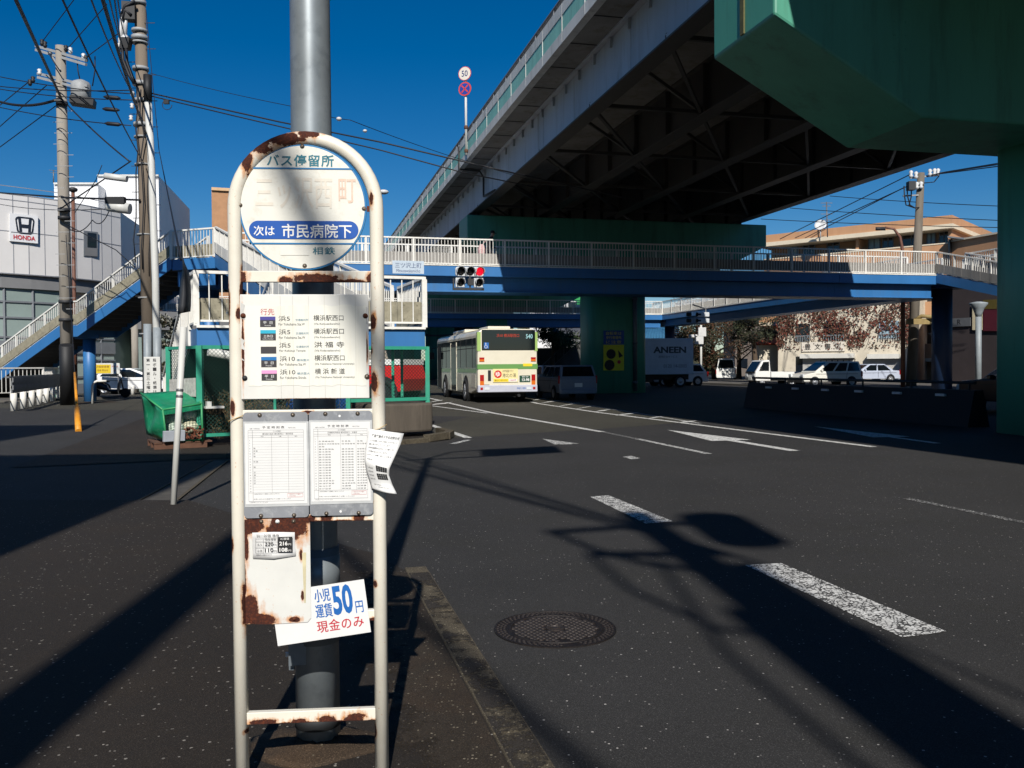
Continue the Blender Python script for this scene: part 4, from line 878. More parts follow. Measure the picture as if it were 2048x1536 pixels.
car('white_van', 'white van parked nose-in among the dark trees', 'van', gl(1452, 80), -TH, (236, 236, 230), 4.6, 1.7, [(-2.3, .34), (2.2, .34), (2.3, .8), (2.1, 1.05), (-2.3, 1.05)], (-2.28, 2.0, -2.2, 1.3, 1.03, 1.98), (-1.5, 1.5), .31, [(.04, .3), (.34, .64), (.68, .94)])
car('estate_car', 'white estate car with a roof rack by the shuttered shop', 'car', gl(1652, 57), HX, (232, 230, 220), 4.3, 1.7, [(-2.05, .34), (2.1, .34), (2.2, .62), (2.05, .8), (1.2, .95), (-2.1, 1.0)], (-2.1, 1.35, -1.95, .3, .95, 1.62), (-1.3, 1.35), .31, [(.05, .32), (.35, .6), (.64, .92)], roofrack=True)
car('silver_sedan', 'pale blue silver saloon car parked before the shutter', 'car', gl(1735, 66), HX, (186, 194, 210), 4.5, 1.72, [(-2.2, .32), (2.15, .32), (2.25, .6), (2.1, .78), (1.1, .92), (-1.5, .95), (-2.2, .92)], (-1.75, 1.3, -.95, .35, .9, 1.43), (-1.35, 1.35), .31, [(.1, .48), (.52, .9)])
car('white_hatchback', 'white sloping hatchback waiting behind the black scooter', 'car', gl(266, 51, .0), math.radians(-86), (240, 240, 238), 4.3, 1.74, [(-2.1, .3), (2.05, .3), (2.2, .55), (2.1, .72), (1.3, .95), (-1.9, 1.05), (-2.1, .9)], (-2.0, 1.75, -1.2, .1, .94, 1.5), (-1.3, 1.4), .32, [(.08, .42), (.46, .86)])
car('dark_red_car', 'dark red car standing in the deep shade by the near pier', 'car', R(21.0, 21.5), TH, (52, 18, 22), 4.0, 1.68, wag, (-2.0, 1.2, -1.5, .3, .96, 1.5), (-1.25, 1.3), .3, [(.06, .45), (.5, .88)])
# small flat-bed truck
kt = thing('kei_truck', 'small white flatbed truck facing left at the kerb', 'truck', gl(1545, 60), HX); KW = mat('kei_white', (234, 234, 230), .35, .05, 2, coat=.3)
b = MB(); b.prism([(-.72, y, z) for y, z in ((.55, .35), (1.62, .35), (1.7, .6), (1.66, .95), (1.15, 1.72), (.62, 1.76), (.55, 1.0))], (1.44, 0, 0)); b.build('cab', KW, kt, bevel=.05)
b = MB(); b.box(-.7, .7, -1.7, .5, .55, .64)
for x in (-.7, .68): b.box(x, x + .02, -1.7, .5, .64, .95)
b.box(-.68, .68, -1.7, -1.68, .64, .95); b.box(-.68, .68, .48, .5, .64, 1.0); b.build('cargo_bed', KW, kt, bevel=.01)
b = MB(); b.box(-.5, .5, -1.6, 1.3, .36, .55); b.build('chassis', M_BLK, kt)
for s in (-1, 1):
    b = MB(); b.prism([(s * .722, .68, 1.02), (s * .722, 1.42, 1.02), (s * .722, 1.1, 1.62), (s * .722, .68, 1.64)], (s * .006, 0, 0)); b.build('window', M_GLASS, kt)
    b = MB(); b.box(s * .5 - .14, s * .5 + .14, 1.64, 1.71, .66, .84); b.build('headlight', M_LAMP_W, kt, bevel=.02)
    b = MB(); b.box(s * .78 - .05, s * .78 + .05, 1.25, 1.33, 1.1, 1.3); b.build('mirror', M_BLK, kt)
    for y in (1.15, -1.05): wheel(kt, s * .62, y, .27, .15)
b = MB(); b.prism([(-.62, 1.665, .99), (.62, 1.665, .99), (.58, 1.2, 1.66), (-.58, 1.2, 1.66)], (0, .008, .004)); b.build('windscreen', M_GLASS, kt)
b = MB(); b.box(-.2, .2, 1.69, 1.72, .42, .58); b.build('number_plate', M_PLATE, kt); b = MB(); b.box(-.6, .6, 1.66, 1.705, .86, .95); b.build('grille', M_BLK, kt)
# box truck behind the column
bt_ = thing('box_truck', 'pale box truck with large dark capitals on its side, half behind the pier column', 'truck', gl(1315, 58), HX); BW = mat('truck_white', (206, 212, 222), .45, .06, 1.5, dirt=((160, 164, 170), .3))
b = MB(); b.box(-1.0, 1.0, -2.1, 2.2, .86, 3.2); b.build('cargo_box', BW, bt_, bevel=.03)
b = MB(); b.prism([(-.95, y, z) for y, z in ((2.3, .5), (3.85, .5), (3.95, 1.1), (3.5, 2.1), (2.3, 2.2))], (1.9, 0, 0)); b.build('cab', BW, bt_, bevel=.05)
for s in (-1, 1):
    b = MB(); b.prism([(s * .952, 2.6, 1.3), (s * .952, 3.6, 1.3), (s * .952, 3.35, 1.95), (s * .952, 2.6, 1.98)], (s * .006, 0, 0)); b.build('window', M_GLASS, bt_)
    for y in (2.9, -1.2): wheel(bt_, s * .85, y, .4, .24)
b = MB(); b.prism([(-.85, 3.94, 1.2), (.85, 3.94, 1.2), (.8, 3.55, 2.05), (-.8, 3.55, 2.05)], (0, .01, .004)); b.build('windscreen', M_GLASS, bt_)
b = MB(); b.box(-.45, .45, -2.0, 3.6, .5, .85); b.build('chassis', M_BLK, bt_)
tx = MB(); nx = Vector((1.004, 0, 0)); rt2 = Vector((0, -1, 0))       # the side seen from the bus stop is local +x ... text runs towards -y
tx2 = MB()
for sx in (-1, 1):
    rr_ = Vector((0, -1 if sx < 0 else 1, 0))
    put_text(tx, 'ANEEN', Vector((sx * 1.004, -.43, 2.45)), rr_, UP, w=2.3, h=.42, bold=.04, align='c')
    put_text(tx2, '建物総合サービス', Vector((sx * 1.004, -.3, 2.0)), rr_, UP, w=1.3, h=.16, align='c'); put_text(tx2, '0120 14-0303', Vector((sx * 1.004, -.8, 1.4)), rr_, UP, w=1.6, h=.22, align='c')
tx.build('lettering', mat('letter_dull', (66, 72, 84), .6, .05, 5), bt_); tx2.build('lettering', mat('letter_slate', (84, 96, 120), .5, .05, 5), bt_)
# ------------------------------------------------------------------ the bus
BL, BW_, BH = 10.4, 2.45, 2.98
bus2 = thing('city_bus', 'cream and green city bus pulling away seen from its rear left corner', 'bus', R(8.19, 39.5), TH)
M_CREAM = mat('bus_cream', (224, 217, 196), .3, .04, 1.2, coat=.4, dirt=((204, 194, 168), .3)); M_BGRN = mat('bus_green', (104, 152, 84), .3, .05, 1.5, coat=.4); M_BGRN2 = mat('bus_light_green', (160, 190, 110), .3, .05, 1.5, coat=.4)
M_BGLASS = mat('bus_glass', (16, 22, 26), .06, 0, spec=.8); M_BSIL = mat('bus_silver', (190, 192, 204), .35, .06, 3)
hb = BW_ / 2; yr = -BL / 2
def xs(u): return (u - 1017.5) * .0201
def zb_(v): return 1.5 + (731 - v) * .02006
b = MB(); arc = [(-hb, .34), (hb, .34), (hb, 2.72), (hb - .06, 2.88), (hb - .22, 2.97), (-hb + .22, 2.97), (-hb + .06, 2.88), (-hb, 2.72)]
b.loft([[(x, y, max(z, zm)) for x, z in arc] for y, zm in ((yr, .58), (yr + 1.5, .36), (yr + BL, .34))], False, True); body = b.build('body', M_CREAM, bus2, bevel=.05, seg=3)
b = MB(); b.box(-hb - .012, hb + .012, yr - .012, yr + .35, zb_(738), zb_(728)); b.build('green_band', M_BGRN, bus2)
b = MB()
for s in (-1, 1): b.box(s * (hb - .055) - .07, s * (hb - .055) + .07, yr - .013, yr + .16, zb_(702), zb_(664))
b.build('corner_panel', M_BGRN2, bus2)
b = MB(); b.box(xs(965), xs(1074.5), yr - .02, yr + .02, zb_(700.5), zb_(659.5)); b.build('rear_window', M_BGLASS, bus2, bevel=.03)
b = MB(); put_text(b, '浜10 横浜駅西口', Vector((xs(1018), yr - .024, zb_(671))), XR, UP, w=.92, h=.13, align='c'); b.build('destination_display', mat('display_red', (150, 44, 20), .5, 0, emit=(255, 70, 30), estr=.25), bus2)
b = MB(); put_text(b, '540', Vector((xs(1062), yr - .024, zb_(672.5))), XR, UP, w=.28, h=.18, align='c', bold=.02); b.build('fleet_number', mat('letter_mint', (150, 196, 200), .5, 0), bus2)
b = MB(); b.box(xs(969), xs(979), yr - .026, yr - .018, zb_(697), zb_(685)); b.build('wheelchair_sticker', mat('sticker_blue', (40, 100, 176), .5, .03), bus2)
b = MB(); q = Vector((xs(974), yr - .028, zb_(691.5)));
b.tube([q + Vector((-.02, 0, .08)), q + Vector((-.025, 0, -.0)), q + Vector((.03, 0, -.0)), q + Vector((.055, 0, -.08))], .011, 6); b.tube([q + Vector((.075 * math.cos(a) * .8 - .015, 0, .075 * math.sin(a) * .8 - .035)) for a in [math.radians(130 + 20 * k) for k in range(11)]], .008, 6); b.ball(q + Vector((-.022, 0, .1)), .018, .008, .018); b.build('wheelchair_symbol', M_LW, bus2)
for s in (-1, 1):
    x0 = s * 1.06
    for z0, z1, m in ((zb_(722.5), zb_(718.5), M_LAMP_O), (zb_(718.5), zb_(714.5), M_LAMP_R)): b = MB(); b.box(x0 - .1, x0 + .1, yr - .03, yr, z0, z1); b.build('tail_lamp', m, bus2)
    for z0, z1, m in ((zb_(770), zb_(761.5), M_LAMP_O), (zb_(761.2), zb_(749), M_LAMP_R)): b = MB(); b.box(x0 - .08, x0 + .08, yr - .03, yr, z0, z1); b.build('tail_lamp', m, bus2)
    b = MB(); b.box(s * 1.08 - .05, s * 1.08 + .05, yr - .05, yr - .038, zb_(779), zb_(774)); b.build('reflector', M_LAMP_R, bus2)
    b = MB(); b.box(s * .86 - .1, s * .86 + .1, yr - .055, yr - .038, zb_(779), zb_(774)); b.build('reversing_lamp', M_LAMP_W, bus2)
    b = MB(); b.tube([(s * (hb + .0), yr + 10.1, 2.45), (s * (hb + .25), yr + 10.5, 2.4), (s * (hb + .25), yr + 10.55, 2.2)], .02, 6); b.box(s * (hb + .25) - .11, s * (hb + .25) + .11, yr + 10.5, yr + 10.62, 1.85, 2.2); b.build('mirror', M_BLK, bus2)
b = MB(); b.box(-hb + .0, hb - .0, yr - .04, yr + .25, zb_(784), zb_(769.5)); b.build('bumper', M_BSIL, bus2, bevel=.03)
b = MB(); put_text(b, '神奈川 相鉄バス', Vector((xs(1048), yr - .045, zb_(776.5))), XR, UP, w=.5, h=.09, align='c'); b.build('lettering', M_BLUET, bus2)
b = MB(); b.box(xs(987), xs(1038), yr - .03, yr - .005, zb_(764), zb_(737.5)); ad = b.build('advert_board', mat('advert_cream', (236, 220, 160), .5, .05, 4), bus2)
ya = yr - .033
b = MB(); b.box(xs(988.5), xs(1018.5), ya, ya + .004, zb_(763), zb_(757.5)); b.build('advert_strip', mat('advert_yellow', (236, 206, 40), .5, .03), ad)
b = MB(); b.box(xs(1019), xs(1036.5), ya, ya + .004, zb_(763), zb_(757.5)); b.build('advert_strip', M_PAPW, ad)
b = MB(); b.lathe((xs(997), ya, zb_(748)), [(.155, 0), (.155, .003)], 20, axis=(0, -1, 0), sm=False); b.build('advert_emblem', mat('advert_red', (206, 44, 40), .5, .03), ad)
b = MB(); put_text(b, 'ゆ', Vector((xs(997), ya - .005, zb_(748))), XR, UP, h=.2, align='c', bold=.02); b.build('lettering', M_LW, ad)
b = MB(); put_text(b, '港北の湯', Vector((xs(1006), ya, zb_(754.5))), XR, UP, w=.56, h=.16); put_text(b, '天然温泉 すぐ', Vector((xs(1006), ya, zb_(744.5))), XR, UP, w=.46, h=.1); put_text(b, '港北インターすぐ', Vector((xs(990), ya - .004, zb_(762))), XR, UP, w=.52, h=.07); b.build('lettering', M_INK, ad)
b = MB(); put_text(b, '1000円', Vector((xs(1021), ya - .004, zb_(762))), XR, UP, w=.26, h=.07); b.build('lettering', M_RED, ad)
b = MB(); b.box(xs(1041.5), xs(1063.5), yr - .022, yr, zb_(764), zb_(751)); npl = b.build('number_plate', mat('plate_green', (24, 70, 52), .5, .03), bus2)
b = MB(); put_text(b, '13-98', Vector((xs(1054), yr - .026, zb_(759.5))), XR, UP, w=.3, h=.11, align='c', bold=.02); put_text(b, '横浜 200', Vector((xs(1053), yr - .026, zb_(753.5))), XR, UP, w=.26, h=.06, align='c'); b.build('lettering', M_LW, npl)
b = MB(); b.box(xs(977), xs(983), yr - .02, yr, zb_(761), zb_(740)); b.box(xs(965), xs(980), yr - .006, yr, zb_(768.5), zb_(769.5)); b.build('vent_grille', M_BLK, bus2)
b = MB(); b.box(xs(1049), xs(1068), yr - .016, yr, zb_(732.5), zb_(727)); b.build('yellow_sticker', MATS['advert_yellow'], bus2)
# left and right flanks
for s in (-1, 1):
    x = s * (hb + .004)
    b = MB(); b.box(min(x, x + s * .008), max(x, x + s * .008), yr + .3, yr + BL - .2, 1.42, 2.62); b.build('window_band', M_BGLASS, bus2)
    b = MB()
    for y in (1.0, 2.35, 3.7, 4.85, 6.2, 7.5, 8.6): b.box(min(x, x + s * .014), max(x, x + s * .014), yr + y, yr + y + .07, 1.42, 2.62)
    b.box(min(x, x + s * .013), max(x, x + s * .013), yr + .3, yr + BL - .2, 2.2, 2.235); b.build('window_frame', M_BLK, bus2)
    b = MB(); b.box(min(x, x + s * .006), max(x, x + s * .006), yr + .3, yr + BL - .1, 1.22, 1.38); b.build('green_band', M_BGRN, bus2)
    b = MB(); b.box(min(x, x + s * .008), max(x, x + s * .008), yr + .4, yr + 1.3, .62, 1.15); b.box(min(x, x + s * .008), max(x, x + s * .008), yr + 3.4, yr + 4.6, .45, 1.15); b.build('flank_panel', mat('bus_grey', (196, 194, 176), .4, .06, 2), bus2)
    for y in (2.55, 7.8):
        q = MB(); q.lathe((s * (hb - .02), yr + y, .48), [(.62, -.1), (.62, .032), (.3, .032)], 28, axis=(s, 0, 0), sm=False); q.build('wheel_arch', M_BLK, bus2); wheel(bus2, s * (hb - .07), yr + y, .48, .28)
x = -(hb + .02)
b = MB(); b.box(x, x + .03, yr + 4.75, yr + 6.15, .42, 2.5); dr = b.build('door', M_BLK, bus2)
b = MB()
for k in range(4): b.box(x - .01, x, yr + 4.85 + k * .33, yr + 4.85 + k * .33 + .25, .55, 2.35)
b.build('door_glass', M_BGLASS, dr)
b = MB(); b.box(x - .012, x + .01, yr + 4.68, yr + 4.75, .4, 2.55); b.cut(); b.box(x - .012, x + .01, yr + 6.15, yr + 6.22, .4, 2.55); b.build('door_post', M_CREAM, dr)
b = MB(); b.box(x, x + .03, yr + 9.0, yr + 10.1, .42, 2.5); b.build('door', M_BLK, bus2)
b = MB(); b.box(-.7, .25, yr + .5, yr + 2.3, 2.96, 3.1); b.box(-.9, .9, yr + 4.5, yr + 7.5, 2.96, 3.14); b.build('roof_unit', M_CREAM, bus2, bevel=.05)
b = MB(); b.box(-1.05, 1.05, yr + 1.5, yr + BL - .3, .2, .36); b.tube([(.45, yr - .05, .3), (.45, yr + .4, .3)], .06, 8); b.build('underbody', M_BLK, bus2)
b = MB(); b.box(-1.1, 1.1, yr + BL - .02, yr + BL + .02, 1.2, 2.8); b.build('windscreen', M_BGLASS, bus2)
# fire engine seen through the mesh
fe = thing('fire_engine', 'red and white crane truck seen through the green mesh fence', 'truck', gl(708, 36), math.radians(252)); M_FRED = mat('fire_red', (206, 30, 34), .3, .06, 2, coat=.3)
b = MB(); b.prism([(-1.1, y, z) for y, z in ((-2.6, .5), (2.6, .5), (2.75, 1.0), (2.6, 1.55), (-2.6, 1.55))], (2.2, 0, 0)); b.build('body', M_FRED, fe, bevel=.05)
b = MB(); b.prism([(-1.08, y, z) for y, z in ((-3.2, .55), (-1.2, .55), (-1.2, 2.3), (-2.7, 2.35), (-3.2, 1.3))], (2.16, 0, 0)); b.build('cab', M_FRED, fe, bevel=.06)
b = MB(); b.box(-1.14, 1.14, -1.1, 2.6, 1.56, 1.78); b.build('white_band', M_KW if False else KW, fe)
b = MB(); b.tube([(0, -1.0, 1.9), (0, 2.5, 2.55)], .14, 12); b.build('crane_boom', KW, fe)
b = MB()
for s in (-1, 1): b.prism([(s * 1.085, -2.6, 1.4), (s * 1.085, -1.5, 1.4), (s * 1.085, -1.5, 2.15), (s * 1.085, -2.5, 2.15)], (s * .006, 0, 0))
b.build('window', M_GLASS, fe)
for s in (-1, 1):
    for y in (-1.9, 1.85):
        q = MB(); q.lathe((s * 1.06, y, .5), [(.62, -.1), (.62, .06), (.3, .06)], 24, axis=(s, 0, 0), sm=False); q.build('wheel_arch', M_BLK, fe); wheel(fe, s * 1.0, y, .5, .28)
# scooter
sc = thing('scooter', 'black motor scooter with grey leg shield parked on the left pavement', 'scooter', gl(216, 45), math.radians(-80))
M_SBLK = mat('scooter_black', (30, 31, 33), .35, .1, 6, coat=.3); M_SGRY = mat('scooter_grey', (92, 94, 98), .4, .1, 6)
b = MB(); b.loft([[(w_ * c, y, z0 + h * s) for c, s in [(math.cos(a), math.sin(a)) for a in [k * math.pi / 5 for k in range(10)]]] for y, z0, w_, h in ((-.85, .62, .06, .06), (-.7, .66, .16, .15), (-.35, .62, .2, .2), (-.05, .5, .17, .16), (.05, .36, .18, .06), (.4, .36, .17, .06), (.45, .36, .1, .05))]); b.build('body', M_SBLK, sc)
b = MB(); b.loft([[(-.22, .45, .35), (.22, .45, .35), (.22, .5, .35), (-.22, .5, .35)], [(-.24, .5, .7), (.24, .5, .7), (.24, .56, .7), (-.24, .56, .7)], [(-.12, .62, 1.0), (.12, .62, 1.0), (.12, .68, 1.0), (-.12, .68, 1.0)]], True); b.build('leg_shield', M_SGRY, sc, bevel=.02)
b = MB(); b.tube([(0, .75, .3), (0, .62, .95), (0, .58, 1.05)], .035, 8); b.tube([(-.33, .5, 1.08), (0, .58, 1.05), (.33, .5, 1.08)], .018, 8); b.build('handlebar', M_SBLK, sc)
b = MB(); b.box(-.17, .17, -.62, .05, .78, .86); b.build('seat', M_BLK, sc, bevel=.04); b = MB(); b.box(-.2, .2, -1.0, -.62, .82, 1.08); b.build('rear_carrier', M_SBLK, sc, bevel=.04)
b = MB(); b.box(-.09, .09, -.9, -.84, .6, .72); b.build('tail_lamp', M_LAMP_R, sc)
for y in (.82, -.62): q = MB(); q.lathe((-.05, y, .24), [(.1, .0), (.2, .0), (.24, .03), (.24, .07), (.2, .1), (.1, .1)], 20, axis=(1, 0, 0)); q.build('wheel', M_TYRE, sc)
for x in (-.33, .33): b = MB(); b.tube([(x * .9, .52, 1.08), (x, .5, 1.22)], .008, 6); b.ball((x, .49, 1.25), .06, .015, .04); b.build('mirror', M_SBLK, sc)
# ================================================================== utility poles and cables
M_POLE = mat('pole_concrete', (150, 143, 132), .85, .14, 2.2, streak=True, dirt=((108, 100, 88), .5)); M_POLE2 = mat('pole_brown_concrete', (120, 108, 94), .85, .14, 2.2, streak=True, dirt=((84, 74, 62), .5))
M_INS = mat('insulator', (206, 206, 204), .4, .08, 8); M_CAB = mat('cable_black', (24, 25, 30), .6, .1, 5); M_TRF = mat('transformer_grey', (156, 158, 158), .55, .12, 3, dirt=((110, 106, 98), .5)); M_PVC = mat('pipe_white', (206, 206, 200), .5, .1, 3, streak=True); M_PVCG = mat('pipe_grey', (140, 148, 152), .5, .1, 3)
M_BROWN = mat('post_brown', (112, 74, 58), .6, .14, 4); M_ORANGE = mat('guard_orange', (226, 150, 40), .5, .12, 6, dirt=((140, 92, 40), .6))
def on_line(a, b, f): return a + (b - a) * f
PA0, PA1 = gnd(136, 810), at(121, 92, 35.7)
pa = thing('utility_pole', 'pale concrete utility pole with two crossarms and a tilted transformer, nearest the white building', 'utility pole', PA0)
b = MB(); b.tube([PA0, PA1], [.26, .19], 18); b.build('pole', M_POLE, pa, PA0)
b = MB(); b.tube([gnd(136, 810) + Vector((0, -.05, 0)), at(133, 690, 35.6)], [.275, .272], 18); b.build('pole_guard', M_BLK, pa, PA0)
def arm(parent, org, p, q, m=M_TRF, w=.1): b = MB(); b.beam(p, q, w, w); b.build('crossarm', m, parent, org)
for dz in (0, .16): arm(pa, PA0, at(72, 92, 36.4) - UP * dz, at(172, 121, 34.9) - UP * dz); arm(pa, PA0, at(76, 147, 36.4) - UP * dz, at(176, 172, 34.9) - UP * dz)
for a, c in (((100, 100, 36), (121, 150, 35.6)), ((98, 102, 36), (120, 140, 35.5))): arm(pa, PA0, at(*a), at(*c), w=.05)
b = MB()
for pts in (((96, 104), (108, 124), (120, 142)), ((154, 120), (156, 142), (160, 160)), ((190, 112), (190, 140), (185, 172)), ((92, 150), (104, 162), (120, 168))): b.tube([at(u, v, 35.2) for u, v in pts], .022, 6); b.cut()
b.build('jumper_wire', M_CAB, pa, PA0)
for (u, v) in ((84, 84), (90, 88), (132, 96), (141, 100), (167, 112), (172, 116), (79, 143), (66, 158), (60, 164)):
    b = MB(); p = at(u, v, 35.4); b.lathe(p, [(.05, -.15), (.09, -.05), (.05, -.02), (.09, .06), (.05, .1)], 10); b.build('insulator', M_INS if u % 2 else M_BLK, pa, PA0)
b = MB(); p = at(162, 183, 35.2); b.lathe(p - Vector((0, 0, .3)), [(.26, -.08), (.37, 0), (.37, .56), (.31, .66), (.1, .76)], 18); b.build('transformer', M_TRF, pa, PA0)
b = MB(); b.obox(p + Vector((.12, -.1, -.45)), (.42, .1, -.04), (-.08, .3, 0), (.02, 0, .14)); b.build('transformer_base', M_BLK, pa, PA0)
b = MB()
for v in range(200, 640, 22): q = at(122 + v * .017, v, 35.4); b.beam(q - Vector((.36, 0, 0)), q + Vector((.36, 0, 0)), .02, .02) if (v // 22) % 3 == 0 else b.beam(q, q + Vector((.4 if v % 4 else -.4, 0, 0)), .02, .02)
b.build('climbing_step', M_TRF, pa, PA0)
b = MB()
for v, r in ((207, .225), (420, .235), (436, .235), (604, .27), (640, .27)): q = at(120 + v * .019, v, 35.68); b.lathe(q, [(r - .02, -.06), (r, -.06), (r, .06), (r - .02, .06)], 18)
b.build('band', M_DARK, pa, PA0)
PB0, PB1 = gnd(303, 816), at(277, -90, 33.2)
pb = thing('utility_pole', 'brownish concrete utility pole hung with cables, clamps and a white riser pipe', 'utility pole', PB0)
b = MB(); b.tube([PB0, PB1], [.29, .19], 18); b.build('pole', M_POLE2, pb, PB0)
b = MB(); b.tube([at(315, 790, 32.7), at(311, 560, 32.7), at(303, 330, 32.8), at(296, 200, 32.8)], .13, 12); b.build('riser_pipe', M_PVC, pb, PB0)
b = MB(); b.tube([at(295, 810, 32.4), at(295, 648, 32.4)], .14, 12); b.build('riser_pipe', M_PVCG, pb, PB0); b = MB(); b.tube([at(315, 792, 32.6), at(314, 655, 32.6)], .15, 12); b.build('riser_pipe', M_PVCG, pb, PB0)
b = MB(); b.tube([at(296, 202, 32.75), at(295, 150, 32.75)], .15, 12); b.build('pipe_cap', M_BLK, pb, PB0)
b = MB()
for v, r, h in ((6, .27, .12), (62, .28, .1), (76, .29, .14), (86, .29, .06), (138, .29, .12), (168, .3, .14), (202, .31, .1), (250, .32, .12), (275, .31, .06), (330, .32, .05), (470, .33, .05), (596, .34, .05), (668, .34, .05)):
    q = at(277 + v * .031, v, 33.15); b.lathe(q, [(r - .03, -h / 2), (r, -h / 2), (r, h / 2), (r - .03, h / 2)], 18); b.cut()
b.build('clamp_band', M_TRF, pb, PB0)
b = MB()
for v in range(20, 640, 26): q = at(279 + v * .031, v, 33.1); b.beam(q, q + Vector(((.55 if (v // 26) % 2 else -.5), 0, 0)), .022, .022); b.cut()
b.build('climbing_step', M_DARK, pb, PB0)
for k, (u, v) in enumerate(((243, 80), (250, 76), (241, 92))):
    b = MB(); b.tube([at(u, v, 32.8), at(u + 3, v - 60, 32.8)], .07, 8); b.lathe(at(u, v, 32.8), [(.08, -.2), (.12, -.1), (.12, .05), (.08, .1)], 10); b.build('cable_end', M_INS, pb, PB0)
b = MB()
for pts in (((245, 95), (246, 120), (258, 150), (268, 166)), ((252, 95), (254, 125), (265, 155), (270, 164)), ((243, 30), (250, 12), (270, 2)), ((262, 30), (250, 20), (246, 40))): b.tube([at(u, v, 32.7) for u, v in pts], .06, 8)
for k in range(3):
    x = 272 + k * 13; b.tube([at(x + random.uniform(-5, 5), v, 32.74 - .02 * k) for v in range(165 + 14 * k, 560, 45)], .022, 6)
b.build('cable_bundle', M_CAB, pb, PB0)
b = MB(); b.obox(at(258, 24, 32.9), (.22, .05, 0), (-.05, .2, 0), (0, 0, .32)); b.obox(at(252, 88, 32.8), (.16, 0, 0), (0, .16, 0), (.04, 0, .2)); b.build('switch_box', M_BLK, pb, PB0)
b = MB()
for (u, v, l) in ((232, 355, .5), (238, 415, .95)): b.tube([at(u - 22, v - 3, 32.5), at(u + 22, v + 3, 32.5)], .12 if l < .6 else .2, 10); b.cut()
b.build('splice_case', M_PVC, pb, PB0)
b = MB(); b.obox(at(231, 401, 32.4), (.35, 0, 0), (0, .1, 0), (0, 0, .12)); b.build('splice_case', M_BLK, pb, PB0)
for u, v in ((268, 166), (265, 188), (264, 212), (262, 236)): b = MB(); p = at(u, v, 32.9); b.lathe(p, [(.04, -.1), (.08, -.04), (.04, 0), (.08, .06), (.04, .1)], 8); b.build('insulator', M_INS, pb, PB0)
# utility pole beyond the junction on the right
PC0, PC1 = gl(1822, 52), at(1842, 346, 52)
pc = thing('utility_pole', 'dark weathered utility pole with a crowded top standing before the tan apartment block', 'utility pole', PC0)
b = MB(); b.tube([PC0, PC1], [.3, .2], 16); b.build('pole', mat('pole_dark', (112, 104, 92), .85, .18, 2.4, streak=True, dirt=((74, 68, 58), .6)), pc, PC0)
arm(pc, PC0, at(1820, 356, 52), at(1878, 350, 52)); arm(pc, PC0, at(1806, 392, 51.8), at(1840, 390, 51.9), w=.08); arm(pc, PC0, at(1822, 366, 51.7), at(1846, 366, 51.7))
for u, v in ((1822, 348), (1832, 350), (1860, 345), (1869, 344), (1876, 344), (1826, 370), (1834, 371), (1842, 370)): b = MB(); p = at(u, v, 51.7); b.lathe(p, [(.08, -.22), (.13, -.1), (.07, -.02), (.13, .1), (.06, .2)], 8); b.build('insulator', M_INS, pc, PC0)
b = MB()
for x0, x1 in ((1808, 1812), (1814, 1820), (1822, 1818)): b.tube([at(x0, 372, 51.6), at(x0 + 1, 392, 51.6), at(x1, 410, 51.6), at(1830, 416, 51.7), at(1838, 415, 51.8)], .035, 6)
b.tube([at(1878, 352, 51.8), at(1868, 364, 51.6), at(1848, 366, 51.7)], .03, 6); b.build('cable_bundle', M_CAB, pc, PC0)
b = MB(); b.obox(at(1822, 372, 51.5), (.2, 0, 0), (0, .2, 0), (0, 0, .25)); b.build('switch_box', M_DARK, pc, PC0)
b = MB(); b.tube([at(1822, 645, 51.4), at(1844, 632, 50.8), at(1868, 634, 50.5)], .12, 6); b.obox(at(1845, 643, 50.8), (.9, 0, 0), (0, .1, 0), (0, 0, .16)); b.build('guy_bracket', mat('bracket_tan', (150, 130, 84), .7, .15, 3), pc, PC0)
# poles behind the photographer: their shadows lie on the road and the pavement
def back_pole(x, y, h, r0, r1, lean, label, arms, trf, wires):
    t = thing('utility_pole', label, 'utility pole', (x, y, 0)); lx = lambda z: lean * z / h
    b = MB(); b.tube([(0, 0, 0), (lean, 0, h)], [r0, r1], 16); b.build('pole', M_POLE, t)
    for a, c in arms: b = MB(); b.beam((a[0] + lx(a[2]), a[1], a[2]), (c[0] + lx(c[2]), c[1], c[2]), .1, .1); b.build('crossarm', M_TRF, t)
    for (p, r, h2) in trf: b = MB(); b.lathe((p[0] + lx(p[2]), p[1], p[2]), [(r * .8, -h2 / 2), (r, -h2 / 2 + .05), (r, h2 / 2 - .05), (r * .7, h2 / 2)], 16); b.build('transformer', M_TRF, t)
    for pts, r in wires: b = MB(); b.tube([(p[0] + lx(p[2]), p[1], p[2]) for p in pts], r, 8); b.build('cable_bundle', M_CAB, t)
    return t
back_pole(2.88, -7.4, 12.2, .25, .17, -.78, 'utility pole with side transformer behind the bus stop, at the road edge', [((-1.0, 0, 11.5), (.7, 0, 11.9)), ((-.8, 0, 10.8), (.3, 0, 10.8))], [((.68, 0, 11.6), .33, .95)],
    [([(-.95, 0, 11.5), (-.7, 0, 10.9), (-.4, 0, 10.5), (-.1, 0, 10.4)], .05), ([(-.8, 0, 10.8), (-.75, .1, 9.9), (-.45, 0, 9.3), (-.1, 0, 9.2)], .035), ([(-.3, 0, 10.7), (-.55, 0, 9), (-.5, 0, 8), (-.15, 0, 7.4)], .03), ([(.28, 0, 10.5), (.26, 0, 5), (.3, 0, .2)], .1), ([(-.24, 0, 9.6), (-.26, 0, 5), (-.3, 0, .2)], .06), ([(.3, 0, 9.6), (.85, 0, 7.4), (.5, 0, 5), (.3, 0, 4.6)], .02)])
